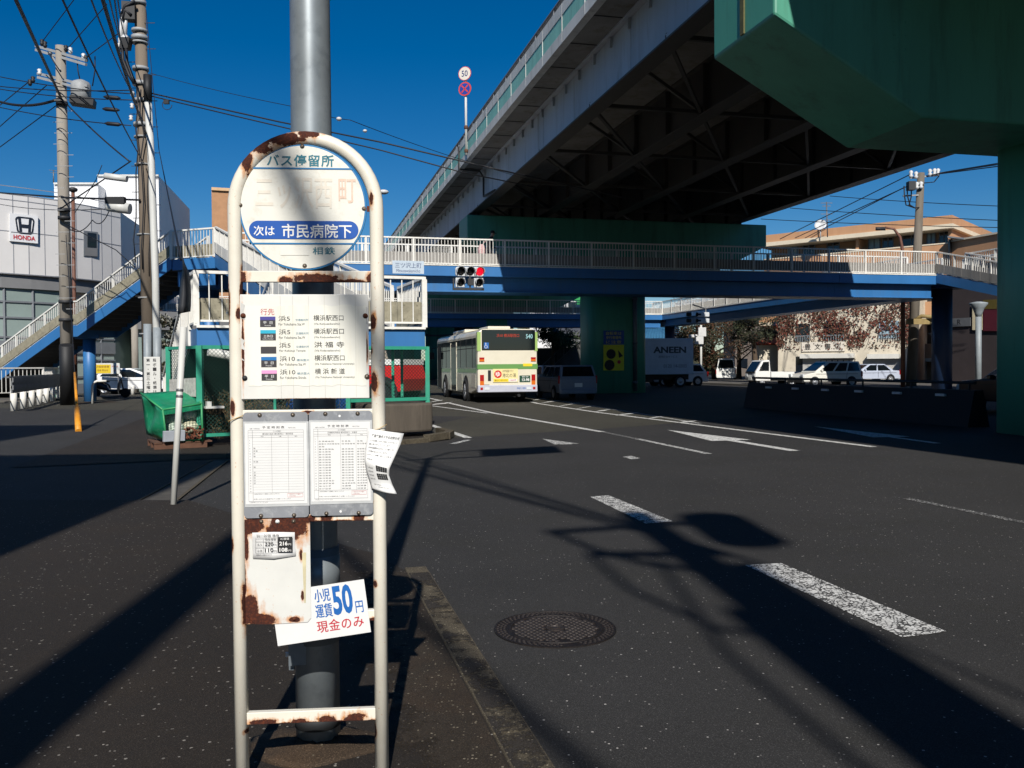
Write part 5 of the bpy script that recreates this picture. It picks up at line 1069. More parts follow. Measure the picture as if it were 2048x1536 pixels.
back_pole(-1.58, -6.0, 11.0, .23, .18, 0.0, 'bare concrete pole behind the bus stop, on the pavement', [], [], [([(.2, 0, 9.2), (.22, 0, 5), (.22, 0, .2)], .07), ([(.17, 0, 10.4), (.3, 0, 9.9), (.3, 0, 9.5), (.17, 0, 9.1)], .06)])
def cable(pix, r, label, group=None, sag=0.0, m=M_CAB):
    pts = [at(*p) if len(p) == 3 and p[2] is not None else p for p in pix]
    pts = [Vector(p) for p in pts]
    full = []
    for a, c in zip(pts, pts[1:]):
        n = 8
        for k in range(n): f = k / n; full.append(a + (c - a) * f - Vector((0, 0, sag * 4 * f * (1 - f))))
    full.append(pts[-1]); o = full[0]
    b = MB(); b.tube([p - o for p in full], r, 6); ob = b.build('overhead_cable', m); ob.location = o; return tag(ob, label, 'cable', group)
V3 = lambda x, y, z: Vector((x, y, z))
def cab3(pts, r, label, group=None, sag=0.0):
    full = []
    for a, c in zip(pts, pts[1:]):
        for k in range(12): f = k / 12; full.append(a + (c - a) * f - Vector((0, 0, sag * 4 * f * (1 - f))))
    full.append(pts[-1]); o = full[0]; b = MB(); b.tube([p - o for p in full], r, 6); ob = b.build('overhead_cable', M_CAB); ob.location = o; return tag(ob, label, 'cable', group)
THICK = at(122, 196, 35.4)
cab3([V3(5.6, -20.3, 9.9), V3(-.16, -6.9, 9.55), at(30, -4, 20.7), THICK], .05, 'thickest black cable, sloping from the top left corner down to the pale utility pole')
G1 = 'thin cables running from the top edge down to the brown utility pole'
ORD = ['leftmost', 'second from left', 'third from left', 'fourth from left', 'fifth from left', 'rightmost']
L1 = '%s of six black cables descending from the top edge to the brown pole'
for k1, (u0, y0, v1, u1) in enumerate(((98, 14, 330, 290), (160, 16, 182, 262), (188, 13, 265, 292), (206, 17, 90, 244), (222, 17, 82, 242), (228, 19, 60, 246))):
    p0, p1 = at(u0, -60, y0), at(u1, v1, 32.8); back = V3(2.15 + (u0 - 160) * .008, -7.3, 11.9 - (u0 - 98) * .012)
    cab3([back, p0, p1], .02 if u0 != 188 else .035, L1 % ORD[k1], G1, .15)
G2 = 'wires between the two left utility poles'
L2 = '%s of three wires slanting up from the pale pole crossarms towards the brown pole'
for k1, (a, c) in enumerate((((87, 80), (152, -6)), ((138, 94), (214, 8)), ((176, 112), (238, 66)))): cab3([at(*a, 35.4), at(*c, 33)], .018, L2 % ('leftmost', 'middle', 'rightmost')[k1], G2)
G3 = 'service wires crossing the sky on the far left'
L3 = '%s of four service wires spanning from the left edge to the brown utility pole'
for k1, (a, c) in enumerate((((-8, 152), (270, 188)), ((-8, 172), (268, 180)), ((-8, 177), (264, 200)), ((-8, 213), (262, 251)))): cab3([at(*a, 37), at(*c, 32.9)], .02, L3 % ('uppermost', 'second highest', 'third highest', 'lowest')[k1], G3, .1)
for k1, (u, v, nm) in enumerate(((224, 195, 'upper'), (222, 219, 'middle'), (226, 248, 'lower'))):
    c = at(u, v, 32.9); b = MB(); b.tube([V3(-.32, 0, .03), V3(-.2, 0, .02), V3(.2, 0, -.02), V3(.32, 0, -.03)], [.02, .075, .075, .02], 8); o = b.build('wire_sleeve', M_CAB); o.location = c; tag(o, nm + ' black sleeve on the wires just left of the brown utility pole', 'wire sleeve', 'black sleeves on the wires')
c = at(333, 204, 31); b = MB(); b.obox((0, 0, 0), (.09, 0, 0), (0, .05, 0), (0, 0, .07)); b.tube([V3(.02 + .17 * math.cos(a), 0, -.1 + .17 * math.sin(a)) for a in [math.radians(60 + 30 * k) for k in range(11)]], .012, 6); o = b.build('cable_closure', M_CAB); o.location = c; tag(o, 'small black box with a cable loop on the wire right of the brown pole', 'cable box')
G4 = 'wires dropping to the left edge from the pale utility pole'
L4 = '%s of three wires dropping from the pale utility pole down to the left edge'
for k1, (a, c) in enumerate((((62, 160), (-8, 217)), ((94, 170), (-8, 260)), ((118, 207), (-8, 300)))): cab3([at(*a, 35.5), at(*c, 39)], .02, L4 % ('highest', 'middle', 'lowest')[k1], G4)
cab3([THICK, at(-8, 201, 37)], .055, 'thick black cable running level from the pale utility pole to the left edge', None, .25)
cab3([THICK, at(258, 322, 33)], .028, 'black cable slanting down from the pale pole to the lower clamps of the brown pole', None, .1)
cab3([at(262, 322, 33), at(120, 418, 35.4)], .025, 'wire from the brown pole down across the white building to the pale pole')
cab3([at(-8, 385, 44), at(130, 395, 35.4), at(280, 400, 32.8)], .04, 'sagging cable with splice cases crossing the white building front')
cab3([at(-8, 407, 44), at(210, 418, 32.6)], .016, 'thin grey wire crossing the white building above its window', None, .15)
cab3([at(130, 450, 35.3), at(185, 440, 34), at(222, 412, 32.6)], .018, 'looping wire hanging between the pale pole and the grey splice case', None, .35)
cab3([at(138, 452, 35.4), at(232, 500, 34), at(270, 535, 33)], .018, 'wire falling from the pale pole past the small window to the stair rail')
cab3([at(204, 330, 33), at(192, 360, 33), at(150, 425, 35)], .014, 'thin wire angled over the white rooftop box')
cab3([at(292, 20, 33), at(318, 300, 30), at(362, 520, 9.7)], .012, 'guy wire running down from the brown pole to the dark bent plate')
cab3([at(300, 146, 33), at(580, 212, 24), at(700, 240, 22), at(960, 330, 30), at(1205, 398, 43)], .010, 'faint thin wire, uppermost of those crossing the blue sky to the flyover', None, .05)
cab3([at(300, 186, 33), at(560, 244, 32), at(760, 284, 31), at(1000, 340, 31), at(1250, 396, 41)], .028, 'black cable crossing the sky from the brown pole and passing under the flyover')
cab3([at(302, 192, 33), at(470, 232, 32), at(760, 300, 31), at(925, 345, 31), at(1080, 376, 38)], .024, 'lower black cable crossing the sky to the drain pipe of the flyover')
for u, v, Y in ((678, 238, 22), (730, 262, 28)): b = MB(); b.ball((0, 0, 0), .07, .07, .05, 10, 7); o = b.build('cable_marker', M_INS); o.location = at(u, v, Y); tag(o, 'small white ball on the wire just right of the tall pole' if u < 700 else 'second small white ball lower along the wire', 'cable marker')
G5 = 'wires converging on the right utility pole'
for k1, (a, c) in enumerate((((1560, 478), (1822, 348)), ((1590, 476), (1820, 370)), ((1610, 476), (1810, 374)))): cab3([at(*a, 74), at(*c, 51.7)], .03, '%s of three wires rising past the rooftop dish to the dark utility pole' % ('uppermost', 'middle', 'lowest')[k1], G5)
for k1, (a, c) in enumerate((((1878, 346), (2110, 308)), ((1870, 348), (2110, 312)), ((1862, 350), (2110, 318)))): cab3([at(*a, 51.7), at(*c, 40)], .03, '%s of three wires leaving the dark utility pole rightwards to the near pier' % ('uppermost', 'middle', 'lowest')[k1], 'wires right of the dark utility pole')
for a, c, l in (((1660, 392), (2110, 416), 'upper faint wire crossing the patch of sky beneath the flyover'), ((1580, 416), (2110, 445), 'darker middle wire crossing the patch of sky beneath the flyover'), ((1522, 438), (2110, 457), 'lowest wire just above the tan roof beneath the flyover')): cab3([at(*a, 66), at(*c, 50)], .026, l, None, .1)
# guy wire with its yellow guard
g0 = gnd(157, 863); g1 = at(132, 470, 35.7)
gy = thing('guy_wire', 'slanting guy wire in a yellow orange plastic guard on the left pavement', 'guy wire', g0)
d_ = (g1 - g0)
b = MB(); b.tube([g0, g1], .012, 6); b.build('wire', M_CAB, gy, g0)
b = MB(); b.tube([g0, g0 + d_ * .075], .072, 14); b.build('guard', M_ORANGE, gy, g0)
b = MB(); b.tube([g0 + d_ * .075, g0 + d_ * .20], .034, 12); b.build('guard_sleeve', M_ORANGE, gy, g0)
# brown lamp post by the white building
lb = gl(150, 44); lt = at(146, 382, 44)
lp_ = thing('lamp_post', 'slim brown lamp post with a flat round head in front of the white building', 'street lamp', lb)
b = MB(); b.tube([lb, lt], [.1, .08], 12); b.build('post', M_BROWN, lp_, lb); b = MB(); b.lathe(lt, [(.1, -.05), (.2, 0), (.22, .12), (.1, .18)], 16); b.build('lamp_head', M_DARK, lp_, lb)
# lamp beyond the sign
lb = gl(752, 44); l2 = thing('lamp_post', 'street lamp whose pale oval head peeps out right of the arch', 'street lamp', lb)
b = MB(); b.tube([lb, at(752, 400, 44), at(756, 386, 44), at(766, 384, 44)], .07, 10); b.build('post', M_STEEL, l2, lb); b = MB(); b.ball(at(767, 384, 43.9), .26, .2, .12, 14, 8); b.build('lamp_head', M_INS, l2, lb)
# curved brown street lamp on the right
lb = gl(1806, 50); l3 = thing('street_lamp', 'brown street lamp with an arm curving left over the footbridge', 'street lamp', lb)
b = MB(); b.tube([lb, at(1806, 600, 50), at(1805, 500, 50), at(1800, 474, 50), at(1788, 458, 50), at(1770, 455, 50)], [.13, .12, .09, .08, .07, .06], 12); b.build('post', M_BROWN, l3, lb); b = MB(); b.loft([[at(u, 457 + dv, 50 + dy) for dv, dy in ((-3, 0), (0, .16), (4, 0), (0, -.16))] for u in (1771, 1758, 1751)]); b.build('lamp_head', M_DARK, l3, lb)
lb = gl(1957, 41); l4 = thing('lamp_column', 'pale lamp column with a wide cone cap in front of the dark shops', 'street lamp', lb)
b = MB(); b.tube([lb, at(1957, 628, 41)], .13, 12); b.build('post', M_PVCG, l4, lb); b = MB(); b.lathe(at(1957, 622, 41), [(.12, -.3), (.17, -.1), (.25, .12), (.4, .32), (.39, .38), (.1, .44)], 18); b.build('lamp_head', M_PVCG, l4, lb)
# ================================================================== signals and signs
def lens(par, c, fwd, m, r=.155):
    rt = fwd.cross(UP); b = MB(); b.lathe(c, [(r, 0), (r, .02), (.01, .03)], 18, axis=fwd); b.build('lens', m, par, par.location)
    b = MB(); b.loft([[c + (rt * math.cos(a) + UP * math.sin(a)) * (r * 1.16) + fwd * l for a in [math.radians(-20 + 220 * k / 14) for k in range(15)]] for l in (.0, .30)], True, False, closed=False); o = b.build('visor', M_SIGH2, par, par.location); sd = o.modifiers.new('t', 'SOLIDIFY'); sd.thickness = .012
M_SIGH = mat('signal_grey', (206, 210, 212), .45, .06, 3); M_SIGH2 = mat('signal_visor', (176, 180, 182), .5, .06, 3); M_LOFF = mat('lens_off', (22, 22, 24), .2, .1, 6); M_LRED = mat('lens_red', (230, 20, 40), .3, 0, emit=(255, 20, 48), estr=1.0)
tf = R(0, -1) ; tf = Vector((-tf.x * 0 + ST * 0, 0, 0)); tf = -(R(0, 1) - R(0, 0)).normalized()
trt = Vector((CT, ST, 0))
SG = at(940, 543, 37.6)
sg = thing('traffic_signal', 'wide grey traffic signal showing red, fixed to the near side of the footbridge', 'traffic light', SG)
b = MB(); b.prism([SG + trt * (x * .62 + dx) + UP * (z * .2 + .0) for x, dx, z in ((-1, 0, -.7), (-1, 0, .7), (-1, .08, 1), (1, -.08, 1), (1, 0, .7), (1, 0, -.7), (1, -.08, -1), (-1, .08, -1))], tf * -.16); b.build('housing', M_SIGH, sg, SG, bevel=.02)
for k, m in ((-1, M_LOFF), (0, M_LOFF), (1, M_LRED)): lens(sg, SG + trt * (.41 * k) + tf * .005, tf, m, .165)
for k in (-1, 1):
    c = SG + trt * (.40 * k - .02) - UP * .47; b = MB(); b.obox(c - tf * .08, trt * .2, tf * .08, UP * .2); b.build('housing', M_SIGH, sg, SG, bevel=.02); lens(sg, c + tf * .005, tf, M_LOFF, .15)
b = MB(); b.beam(SG - trt * .7 - UP * .75, SG + trt * .6 - UP * .75, .1, .1); b.beam(SG - UP * .75, SG + UP * .2 - tf * .1, .06, .06); b.obox(SG - trt * .72 - UP * .55, trt * .03, tf * .05, UP * .25); b.obox(SG + trt * .02 - UP * .45, trt * .12, tf * .1, UP * .14); b.build('bracket', M_DARK, sg, SG)
NS = at(816.5, 534.5, 37.3)
ns = thing('junction_sign', 'white junction name plate hung on the blue footbridge edge', 'sign', NS); M_NS = mat('sign_pale_blue', (186, 200, 212), .4, .05, 3)
b = MB(); b.obox(NS, trt * .665, tf * .02, UP * .27); b.build('plate', M_NS, ns, NS)
M_NAVY = mat('letter_navy', (30, 56, 110), .5, .05, 6)
b = MB(); q = NS + tf * .024; put_text(b, '三ツ沢上町', q + UP * .075, trt, UP, w=1.12, h=.22, align='c'); put_text(b, 'Mitsuzawakamicho', q - UP * .15, trt, UP, w=1.0, h=.13, align='c'); b.build('lettering', M_NAVY, ns, NS)
# second signal, far right, seen from the side
S2 = at(1406, 629, 60); s2 = thing('traffic_signal', 'small pale traffic signal seen sideways below the far walkway', 'traffic light', S2)
hdir = Vector((.5, -.86, 0)); 
for dz in (0, -.42):
    b = MB(); b.obox(S2 + UP * dz, trt * .42, tf * .12, UP * .15); b.build('housing', M_SIGH, s2, S2, bevel=.03)
    for k in (-.9, -.2): b = MB(); b.tube([S2 + UP * dz + trt * k - tf * .0, S2 + UP * dz + trt * (k - .28)], .14, 10); b.build('visor', M_BLK, s2, S2)
b = MB(); b.tube([S2 + UP * .4 + trt * .2, S2 - UP * .55 + trt * .2], .05, 8); b.tube([S2 + UP * .4 + trt * .2, S2 + UP * .8 + trt * .2 + R(0, 2)], .05, 8); b.build('bracket', M_STEEL, s2, S2)
lb = gl(1402, 63); s3 = thing('signal_post', 'white post with small white control boxes behind the silver hatchback', 'post', lb)
b = MB(); b.tube([lb, at(1402, 650, 63)], .08, 10); b.build('post', M_PVC, s3, lb)
for u, v, a, c in ((1404, 664, .28, .32), (1398, 680, .3, .3), (1386, 672, .3, .1)): b = MB(); b.obox(at(u, v, 62.8), (a, 0, 0), (0, .12, 0), (0, 0, c)); b.build('control_box', M_INS, s3, lb, bevel=.02)
# speed limit post on the flyover edge
sb = R(7.47, 39.0, 10.95); sp_ = thing('speed_sign_post', 'white sign post on the flyover edge with a 50 disc above a no stopping disc', 'road sign', sb)
b = MB(); b.tube([sb + UP * .0, sb + UP * 3.72], .055, 10); b.build('post', M_PVC, sp_, sb); b = MB()
for z in (.1, 1.15): b.lathe(sb + UP * z, [(.07, 0), (.09, .02), (.09, .14), (.07, .16)], 10)
b.build('clamp', mat('clamp_rust', (96, 66, 48), .8, .2, 8), sp_, sb)
M_SRED = mat('sign_red', (206, 70, 60), .45, .06, 5); M_SBLU = mat('sign_blue', (36, 62, 150), .45, .06, 5); M_SWH = mat('sign_white', (222, 214, 200), .45, .06, 5)
face = (Vector((0, 0, 0)) - Vector((sb.x, sb.y, 0))).normalized(); face = (face + Vector((-.45, 0, 0))).normalized(); frt = Vector((-face.y, face.x, 0))
for zc, kind in ((3.6, 'limit'), (2.92, 'nostop')):
    c = sb + UP * zc + face * .08
    b = MB(); b.lathe(c, [(.31, 0), (.31, .02)], 32, axis=face, sm=False); ds = b.build('sign_disc', M_SRED, sp_, sb)
    b = MB(); b.lathe(c + face * .021, [(.285 if kind == 'limit' else .25, 0), (.285 if kind == 'limit' else .25, .004)], 32, axis=face, sm=False); b.build('disc_field', M_SWH if kind == 'limit' else M_SBLU, ds, sb)
    if kind == 'limit': b = MB(); put_text(b, '50', c + face * .028, frt, UP, w=.30, h=.27, align='c', bold=.01); b.build('lettering', M_NAVY, ds, sb)
    else:
        b = MB()
        for sg_ in (1, -1): b.obox(c + face * .028, (frt + UP * sg_) * .155, (frt - UP * sg_) * .02, face * .003)
        b.build('cross_bar', M_SRED, ds, sb)
# bent dark plate on the leaning white post
lb = gnd(347, 1009, .03); lt = at(374, 520, 9.75)
ls = thing('leaning_sign_post', 'leaning white post topped by a bent dark metal plate', 'sign post', lb)
b = MB(); b.tube([lb, lb + (lt - lb) * .72], [.032, .036], 14); b.build('post', M_PVC, ls, lb)
b = MB()
for f_ in (.43, .455): q = lb + (lt - lb) * f_; b.lathe(q, [(.036, 0), (.038, .01), (.038, .025), (.036, .03)], 14, axis=lt - lb)
b.build('clamp', M_STEEL, ls, lb)
rows_ = [((364.0, 511), (365.5, 512)), ((365, 525), (370, 527)), ((364.5, 545), (378.5, 545)), ((361, 560), (381, 562)), ((358.5, 590), (382.5, 590)), ((356, 612), (382, 611)), ((355, 628), (381, 623))]
b = MB(); b.loft([[at(a[0] + (c[0] - a[0]) * f, a[1] + (c[1] - a[1]) * f, 9.62 - .16 * math.sin(math.pi * f) + .25 * f) for f in (0, .2, .4, .6, .8, 1)] for a, c in rows_], True, False, closed=False); o = b.build('bent_plate', mat('plate_dark', (66, 68, 72), .55, .2, 6, metal=.2, streak=True), ls, lb); sd = o.modifiers.new('t', 'SOLIDIFY'); sd.thickness = .006
# cardboard collection notice on the brown pole
c = at(305.5, 752, 32.2); cn = thing('notice_sign', 'white upright notice box with black vertical lettering on the brown pole', 'sign', c)
b = MB(); b.obox(c, (.28, .05, 0), (-.02, .1, 0), (0, 0, .70)); b.build('box', M_PVC, cn, c, bevel=.015)
b = MB()
for x, txt in ((.11, '段ボール・紙類は'), (-.11, '第一・第三土曜に')):
    for k, ch in enumerate(txt):
        ch2 = '丨' if ch == 'ー' else ch
        put_text(b, ch2, c + Vector((x, -.115 + x * .17, .58 - k * .165)), (1, .17, 0), UP, h=.12 if ch not in '・一丨' else (.02 if ch == '一' else (.03 if ch == '・' else .12)), w=.12 if ch not in '・丨' else .03, align='c', bold=.004)
b.build('lettering', M_INK, cn, c)
# yellow and white information board by the scooter
c = at(214, 737, 49); yb_ = thing('information_board', 'yellow and white information board on posts behind the scooter', 'sign', gl(214, 49))
o_ = gl(214, 49); b = MB(); b.obox(c, (.72, 0, 0), (0, .03, 0), (0, 0, .30)); b.build('board', M_PVC, yb_, o_)
b = MB(); b.obox(c + Vector((-.22, -.035, -.02)), (.44, 0, 0), (0, .01, 0), (0, 0, .24)); b.build('yellow_panel', mat('panel_yellow', (216, 186, 40), .5, .06, 4), yb_, o_)
b = MB(); put_text(b, '月極駐車場', c + Vector((-.22, -.05, .1)), XR, UP, w=.7, h=.12, align='c'); put_text(b, '空有 問合せ', c + Vector((-.22, -.05, -.1)), XR, UP, w=.6, h=.11, align='c'); b.build('lettering', mat('letter_brown', (120, 60, 24), .6, .05, 5), yb_, o_)
b = MB(); put_text(b, 'P', c + Vector((.44, -.04, -.14)), XR, UP, h=.15, align='c'); put_text(b, 'お知らせ', c + Vector((.46, -.04, .12)), XR, UP, w=.36, h=.1, align='c'); b.build('lettering', M_RED, yb_, o_)
b = MB(); b.tube([o_ + Vector((-.6, .05, 0)), o_ + Vector((-.6, .05, c.z))], .03, 8); b.tube([o_ + Vector((.6, .05, 0)), o_ + Vector((.6, .05, c.z))], .03, 8); b.build('post', M_STEEL, yb_, o_)
c = gl(194, 37.6); hp = MB(); hp.tube([V3(-.22, 0, 0), V3(-.22, 0, .75), V3(-.15, 0, .9), V3(0, 0, .96), V3(.35, .1, .96)], .05, 10); o = hp.build('hoop_barrier', M_WHITE); o.location = c; tag(o, 'white bent tube barrier in front of the blue stair column', 'barrier')
o_ = gl(265, 50); b = MB(); b.lathe((0, 0, 0), [(.1, 0), (.1, .5), (.06, .54)], 14); o = b.build('bollard', M_WHITE); o.location = o_; tag(o, 'short white bollard between the scooter and the notice box', 'bollard')
# guard rail on the left
ga, gb = gnd(28, 822), gnd(128, 797); gr_ = thing('guard_rail', 'grey guard rail on stout white posts along the left pavement', 'guard rail', ga)
gd = (gb - ga).normalized(); gn = Vector((gd.y, -gd.x, 0)); Lg = (gb - ga).length
for k in range(8): q = ga + gd * (Lg * k / 7); b = MB(); b.tube([q, q + UP * .72], .115, 14); b.build('post', M_WHITE, gr_, ga)
b = MB(); e0, e1 = ga - gd * 1.2, gb + gd * 1.6
for z, o_ in ((.74, .13), (.86, .17), (1.0, .13), (1.12, .17)): b.beam(e0 + UP * z + gn * o_, e1 + UP * z + gn * o_, .05, .16)
b.beam(e0 + UP * 1.22, e1 + UP * 1.22, .14, .05); b.build('rail', mat('rail_grey', (110, 112, 114), .6, .15, 3, streak=True), gr_, ga)
b = MB(); b.beam(e0 + UP * .35 + gn * -.1, e1 + UP * .35 + gn * -.1, .03, .05); b.build('wire', M_DARK, gr_, ga)
# low white fence behind it
fa, fm, fc = gl(-60, 36.5, .42), gl(86, 39.5, .42), gl(128, 44.5, .42); lf = thing('pavement_fence', 'low white pavement fence of thin uprights behind the guard rail', 'fence', fa)
b = MB(); fence(b, fa, fm, 1.12, post=3.2, bal=.2, low=.4); fence(b, fm, fc, 1.12, post=3.2, bal=.2, low=.4); b.build('railing', M_WHITE, lf, fa)
# green screen under the left stairs
s_ = at(92, 745, 45.0); s_.z = 0; gsc = thing('mesh_screen', 'dark green mesh screen closing the space under the left stairs', 'fence', s_); M_GRN = mat('mesh_green', (48, 150, 122), .5, .1, 4)
b = MB()
for u in (60, 92, 112): p = gl(u, 43); b.beam(p, at(u, 772 - (u + 10) * .62 - 26, 43), .09, .09)
b.beam(at(28, 735, 43), at(112, 680, 43), .07, .07); b.build('frame', M_GRN, gsc, s_)
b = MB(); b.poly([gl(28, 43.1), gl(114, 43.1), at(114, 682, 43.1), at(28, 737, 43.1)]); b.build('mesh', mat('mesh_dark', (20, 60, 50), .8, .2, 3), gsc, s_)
# ================================================================== chain link enclosure under the low landing
ea, eb = gnd(402, 894), Vector((-1.82, 19.0, .72)); ea.z = .012
ef = Vector((eb.x - ea.x, eb.y - ea.y, 0)).normalized(); ebk = Vector((-ef.y, ef.x, 0)); Le = math.hypot(eb.x - ea.x, eb.y - ea.y); ZT = 1.92
en = thing('chain_link_enclosure', 'green framed chain link enclosure beneath the low stair landing', 'fence', ea)
b = MB(); gx = ef
SPL = .62
def E(f, z, back=0.0): return ea + ef * (Le * f) + ebk * back + UP * (z - ea.z)
b.beam(E(0, .0) + UP * .06, E(0, ZT), .11, .11); b.beam(E(0, ZT - .03), E(1, ZT - .03), .07, .07); b.beam(E(0, .22), E(SPL, .22), .06, .06); b.beam(E(SPL, .2), E(SPL, ZT), .09, .09); b.beam(E(SPL, .80), E(1, .80), .07, .07); b.beam(E(1, .72), E(1, ZT), .09, .09)
b.beam(E(.3, .2), E(.3, ZT), .05, .05)
b.beam(E(0, .1, 1.3) - ef * .35, E(0, ZT, 1.3) - ef * .35, .09, .09); b.beam(E(0, ZT - .03), E(0, ZT - .03, 1.3) - ef * .35, .06, .06); b.beam(E(0, .22), E(0, .22, 1.3) - ef * .35, .06, .06)
b.beam(E(.9, .8, .8), E(.9, ZT, .8), .06, .06); b.beam(E(1, .8, 1.4), E(1, ZT, 1.4), .06, .06); b.beam(E(1, ZT - .03), E(1, ZT - .03, 1.4), .05, .05)
b.build('frame', M_GRN, en, ea)
def links(p0, dx, Lx, z0, z1, pitch=.075):
    m = MB(); H = z1 - z0; n = int((Lx + H) / pitch)
    for k in range(n):
        a = k * pitch
        for sgn in (1, -1):
            x0, x1 = a - H, a; c0, c1 = max(0, x0), min(Lx, x1)
            if c1 <= c0: continue
            za, zc = z0 + (c0 - x0), z0 + (c1 - x0)
            if sgn < 0: P0, P1 = p0 + dx * (Lx - c0), p0 + dx * (Lx - c1)
            else: P0, P1 = p0 + dx * c0, p0 + dx * c1
            P0 = Vector((P0.x, P0.y, za)); P1 = Vector((P1.x, P1.y, zc)); m.beam(P0, P1, .006, .006)
    return m
M_WIRE = mat('mesh_wire', (22, 66, 56), .55, .1, 6)
links(E(0, 0), ef, Le * SPL, .22, ZT).build('wire_mesh', M_WIRE, en, ea, recalc=False); links(E(SPL, 0), ef, Le * (1 - SPL), .82, ZT).build('wire_mesh', M_WIRE, en, ea, recalc=False)
sd_ = (E(0, 0, 1.3) - ef * .35 - E(0, 0)); sdl = sd_.length; links(E(0, 0), sd_ / sdl, sdl, .22, ZT).build('wire_mesh', M_WIRE, en, ea, recalc=False)
b = MB(); nn_ = Vector((-sd_.y, sd_.x, 0)).normalized() * .02; q0, q1 = E(0, 1.25) + sd_ * .1 + nn_, E(0, 1.25) + sd_ * .95 + nn_; b.prism([q0 - UP * .3, q1 - UP * .3, q1 + UP * .02, q0 + UP * .06], nn_ * .2); b.build('weathered_notice', mat('notice_weathered', (190, 188, 180), .8, .25, 14), en, ea)
# things kept inside
c = E(.16, 1.72, .5); b = MB(); b.tube([c - ef * .5 + UP * .1, c + ef * .5 - UP * .12], .09, 12); o = b.build('rolled_sheet', M_PVC, None, c); tag(o, 'white rolled sheet hung high inside the chain link enclosure', 'roll')
b = MB(); c = E(.05, .75, -.06); b.obox(c, ef * .17, ebk * .1, UP * .02); b.obox(c + UP * .05 + ef * -.1, ef * .04, ebk * .09, (0, 0, .06)); o = b.build('pedal_lid', M_PVC, None, c); tag(o, 'white plastic scrap caught on the left enclosure post', 'scrap')
c = E(.5, .3, 1.2); b = MB(); b.obox(c + UP * .6, ef * .35, ebk * .25, UP * .55); o = b.build('tarpaulin_pile', mat('tarp_blue', (30, 80, 150), .5, .2, 5), None, c, bevel=.06); tag(o, 'blue tarpaulin heap inside the enclosure, left of centre', 'tarpaulin')
c = E(.66, .3, 1.0); b = MB(); b.obox(c + UP * .55, ef * .12, ebk * .2, UP * .6); o = b.build('tarpaulin_pile', MATS['tarp_blue'], None, c, bevel=.04); tag(o, 'narrow blue tarpaulin bundle beside the middle enclosure post', 'tarpaulin')
dry = thing('dry_bush', 'dry brown weeds tangled inside the chain link enclosure', 'weeds', E(.3, .12, .6)); b = MB()
for k in range(150):
    p = E(random.uniform(.02, .6), .12, random.uniform(.15, 1.2)); h = random.uniform(.3, .95); q = p + Vector((random.uniform(-.25, .25), random.uniform(-.2, .2), h)); b.tube([p, (p + q) / 2 + Vector((random.uniform(-.1, .1), 0, .05)), q], [.008, .006, .003], 4)
    for j in range(3): r_ = p + (q - p) * random.uniform(.4, 1); b.beam(r_, r_ + Vector((random.uniform(-.22, .22), random.uniform(-.1, .1), random.uniform(.0, .2))), .006, .006)
b.build('stems', mat('dry_stem', (112, 96, 70), .9, .3, 9), dry, dry.location, recalc=False)
b = MB()
for k in range(500):
    p = E(random.uniform(.02, .6), .2 + random.random() ** 1.5 * .8, random.uniform(.1, 1.2)); a = Vector((random.uniform(-1, 1), random.uniform(-1, 1), random.uniform(-1, 1))).normalized() * .035; c2 = a.orthogonal().normalized() * .02; b.poly([p - a, p + c2, p + a, p - c2])
b.build('leaves', mat('dry_leaf', (104, 88, 58), .9, .3, 4), dry, dry.location, recalc=False)
# concrete block and its kerbed foot
cb0 = at(815, 868, 18.35); cb0.z = .10; cbk = MB(); 
cc = E(.99, .12, .35) ; cc.z = .1
cpts = [cc + ef * x + ebk * y for x, y in ((-1.35, -.55), (-.2, -.6), (.08, -.5), (.2, -.25), (.2, .5), (-1.35, .6))]
cbk.prism(cpts, (0, 0, .62)); o = cbk.build('concrete_block', mat('block_concrete', (92, 84, 74), .9, .28, 2.2, bump=.3, streak=True, dirt=((58, 52, 44), .7)), None, cc, bevel=.05); tag(o, 'weathered concrete block under the right end of the chain link enclosure', 'concrete block')
# ================================================================== rubbish cage
gc = gnd(344, 893, .012); GSC = 1.1; rz_g = math.radians(29)
rc_ = thing('rubbish_cage', 'green tarpaulin covered rubbish cage with an open netted front', 'rubbish cage', gc, rz_g); rc_.scale = (GSC, GSC, GSC)
M_TARP = mat('tarp_green', (24, 132, 92), .4, .18, 4, dirt=((120, 176, 150), .3), bump=.2); M_WOOD = mat('pallet_wood', (96, 66, 50), .85, .25, 6, streak=False)
b = MB(); hw, hd, H0 = .36, .42, .12
prof_ = [(-hw - .12, -hd + .1), (hw + .1, -hd)]
F = [Vector((-.14, -.42, .12)), Vector((.44, -.42, .12)), Vector((.42, -.44, .74)), Vector((-.2, -.46, .66))]; K = [Vector((-.36, .42, .2)), Vector((.46, .5, .12)), Vector((.42, .46, .96)), Vector((-.44, .38, .92))]
def grid(a, b_, c_, d_, n=8, amp=.02):
    out = []
    for i in range(n + 1):
        row = []
        for j in range(n + 1):
            f, g = i / n, j / n; p = (a * (1 - f) + b_ * f) * (1 - g) + (d_ * (1 - f) + c_ * f) * g
            row.append(p + Vector((math.sin(7 * f + 5 * g), math.cos(6 * g + 4 * f), math.sin(9 * f * g + 3))) * amp * math.sin(math.pi * f) * math.sin(math.pi * g) * 1.6)
        out.append(row)
    return out
for q in (grid(F[0], K[0], K[3], F[3], 8, .05), grid(F[3], F[2], K[2], K[3], 8, .03), grid(F[1], K[1], K[2], F[2])): b.loft(q, True, False, closed=False)
b.loft([[F[3] + Vector((0, -.004, .0)), F[2] + Vector((0, -.004, 0))], [F[3] * .82 + F[0] * .18, F[2] * .86 + F[1] * .14]], False, False, closed=False)
o = b.build('cover', M_TARP, rc_); sdm = o.modifiers.new('t', 'SOLIDIFY'); sdm.thickness = .008
b = MB()
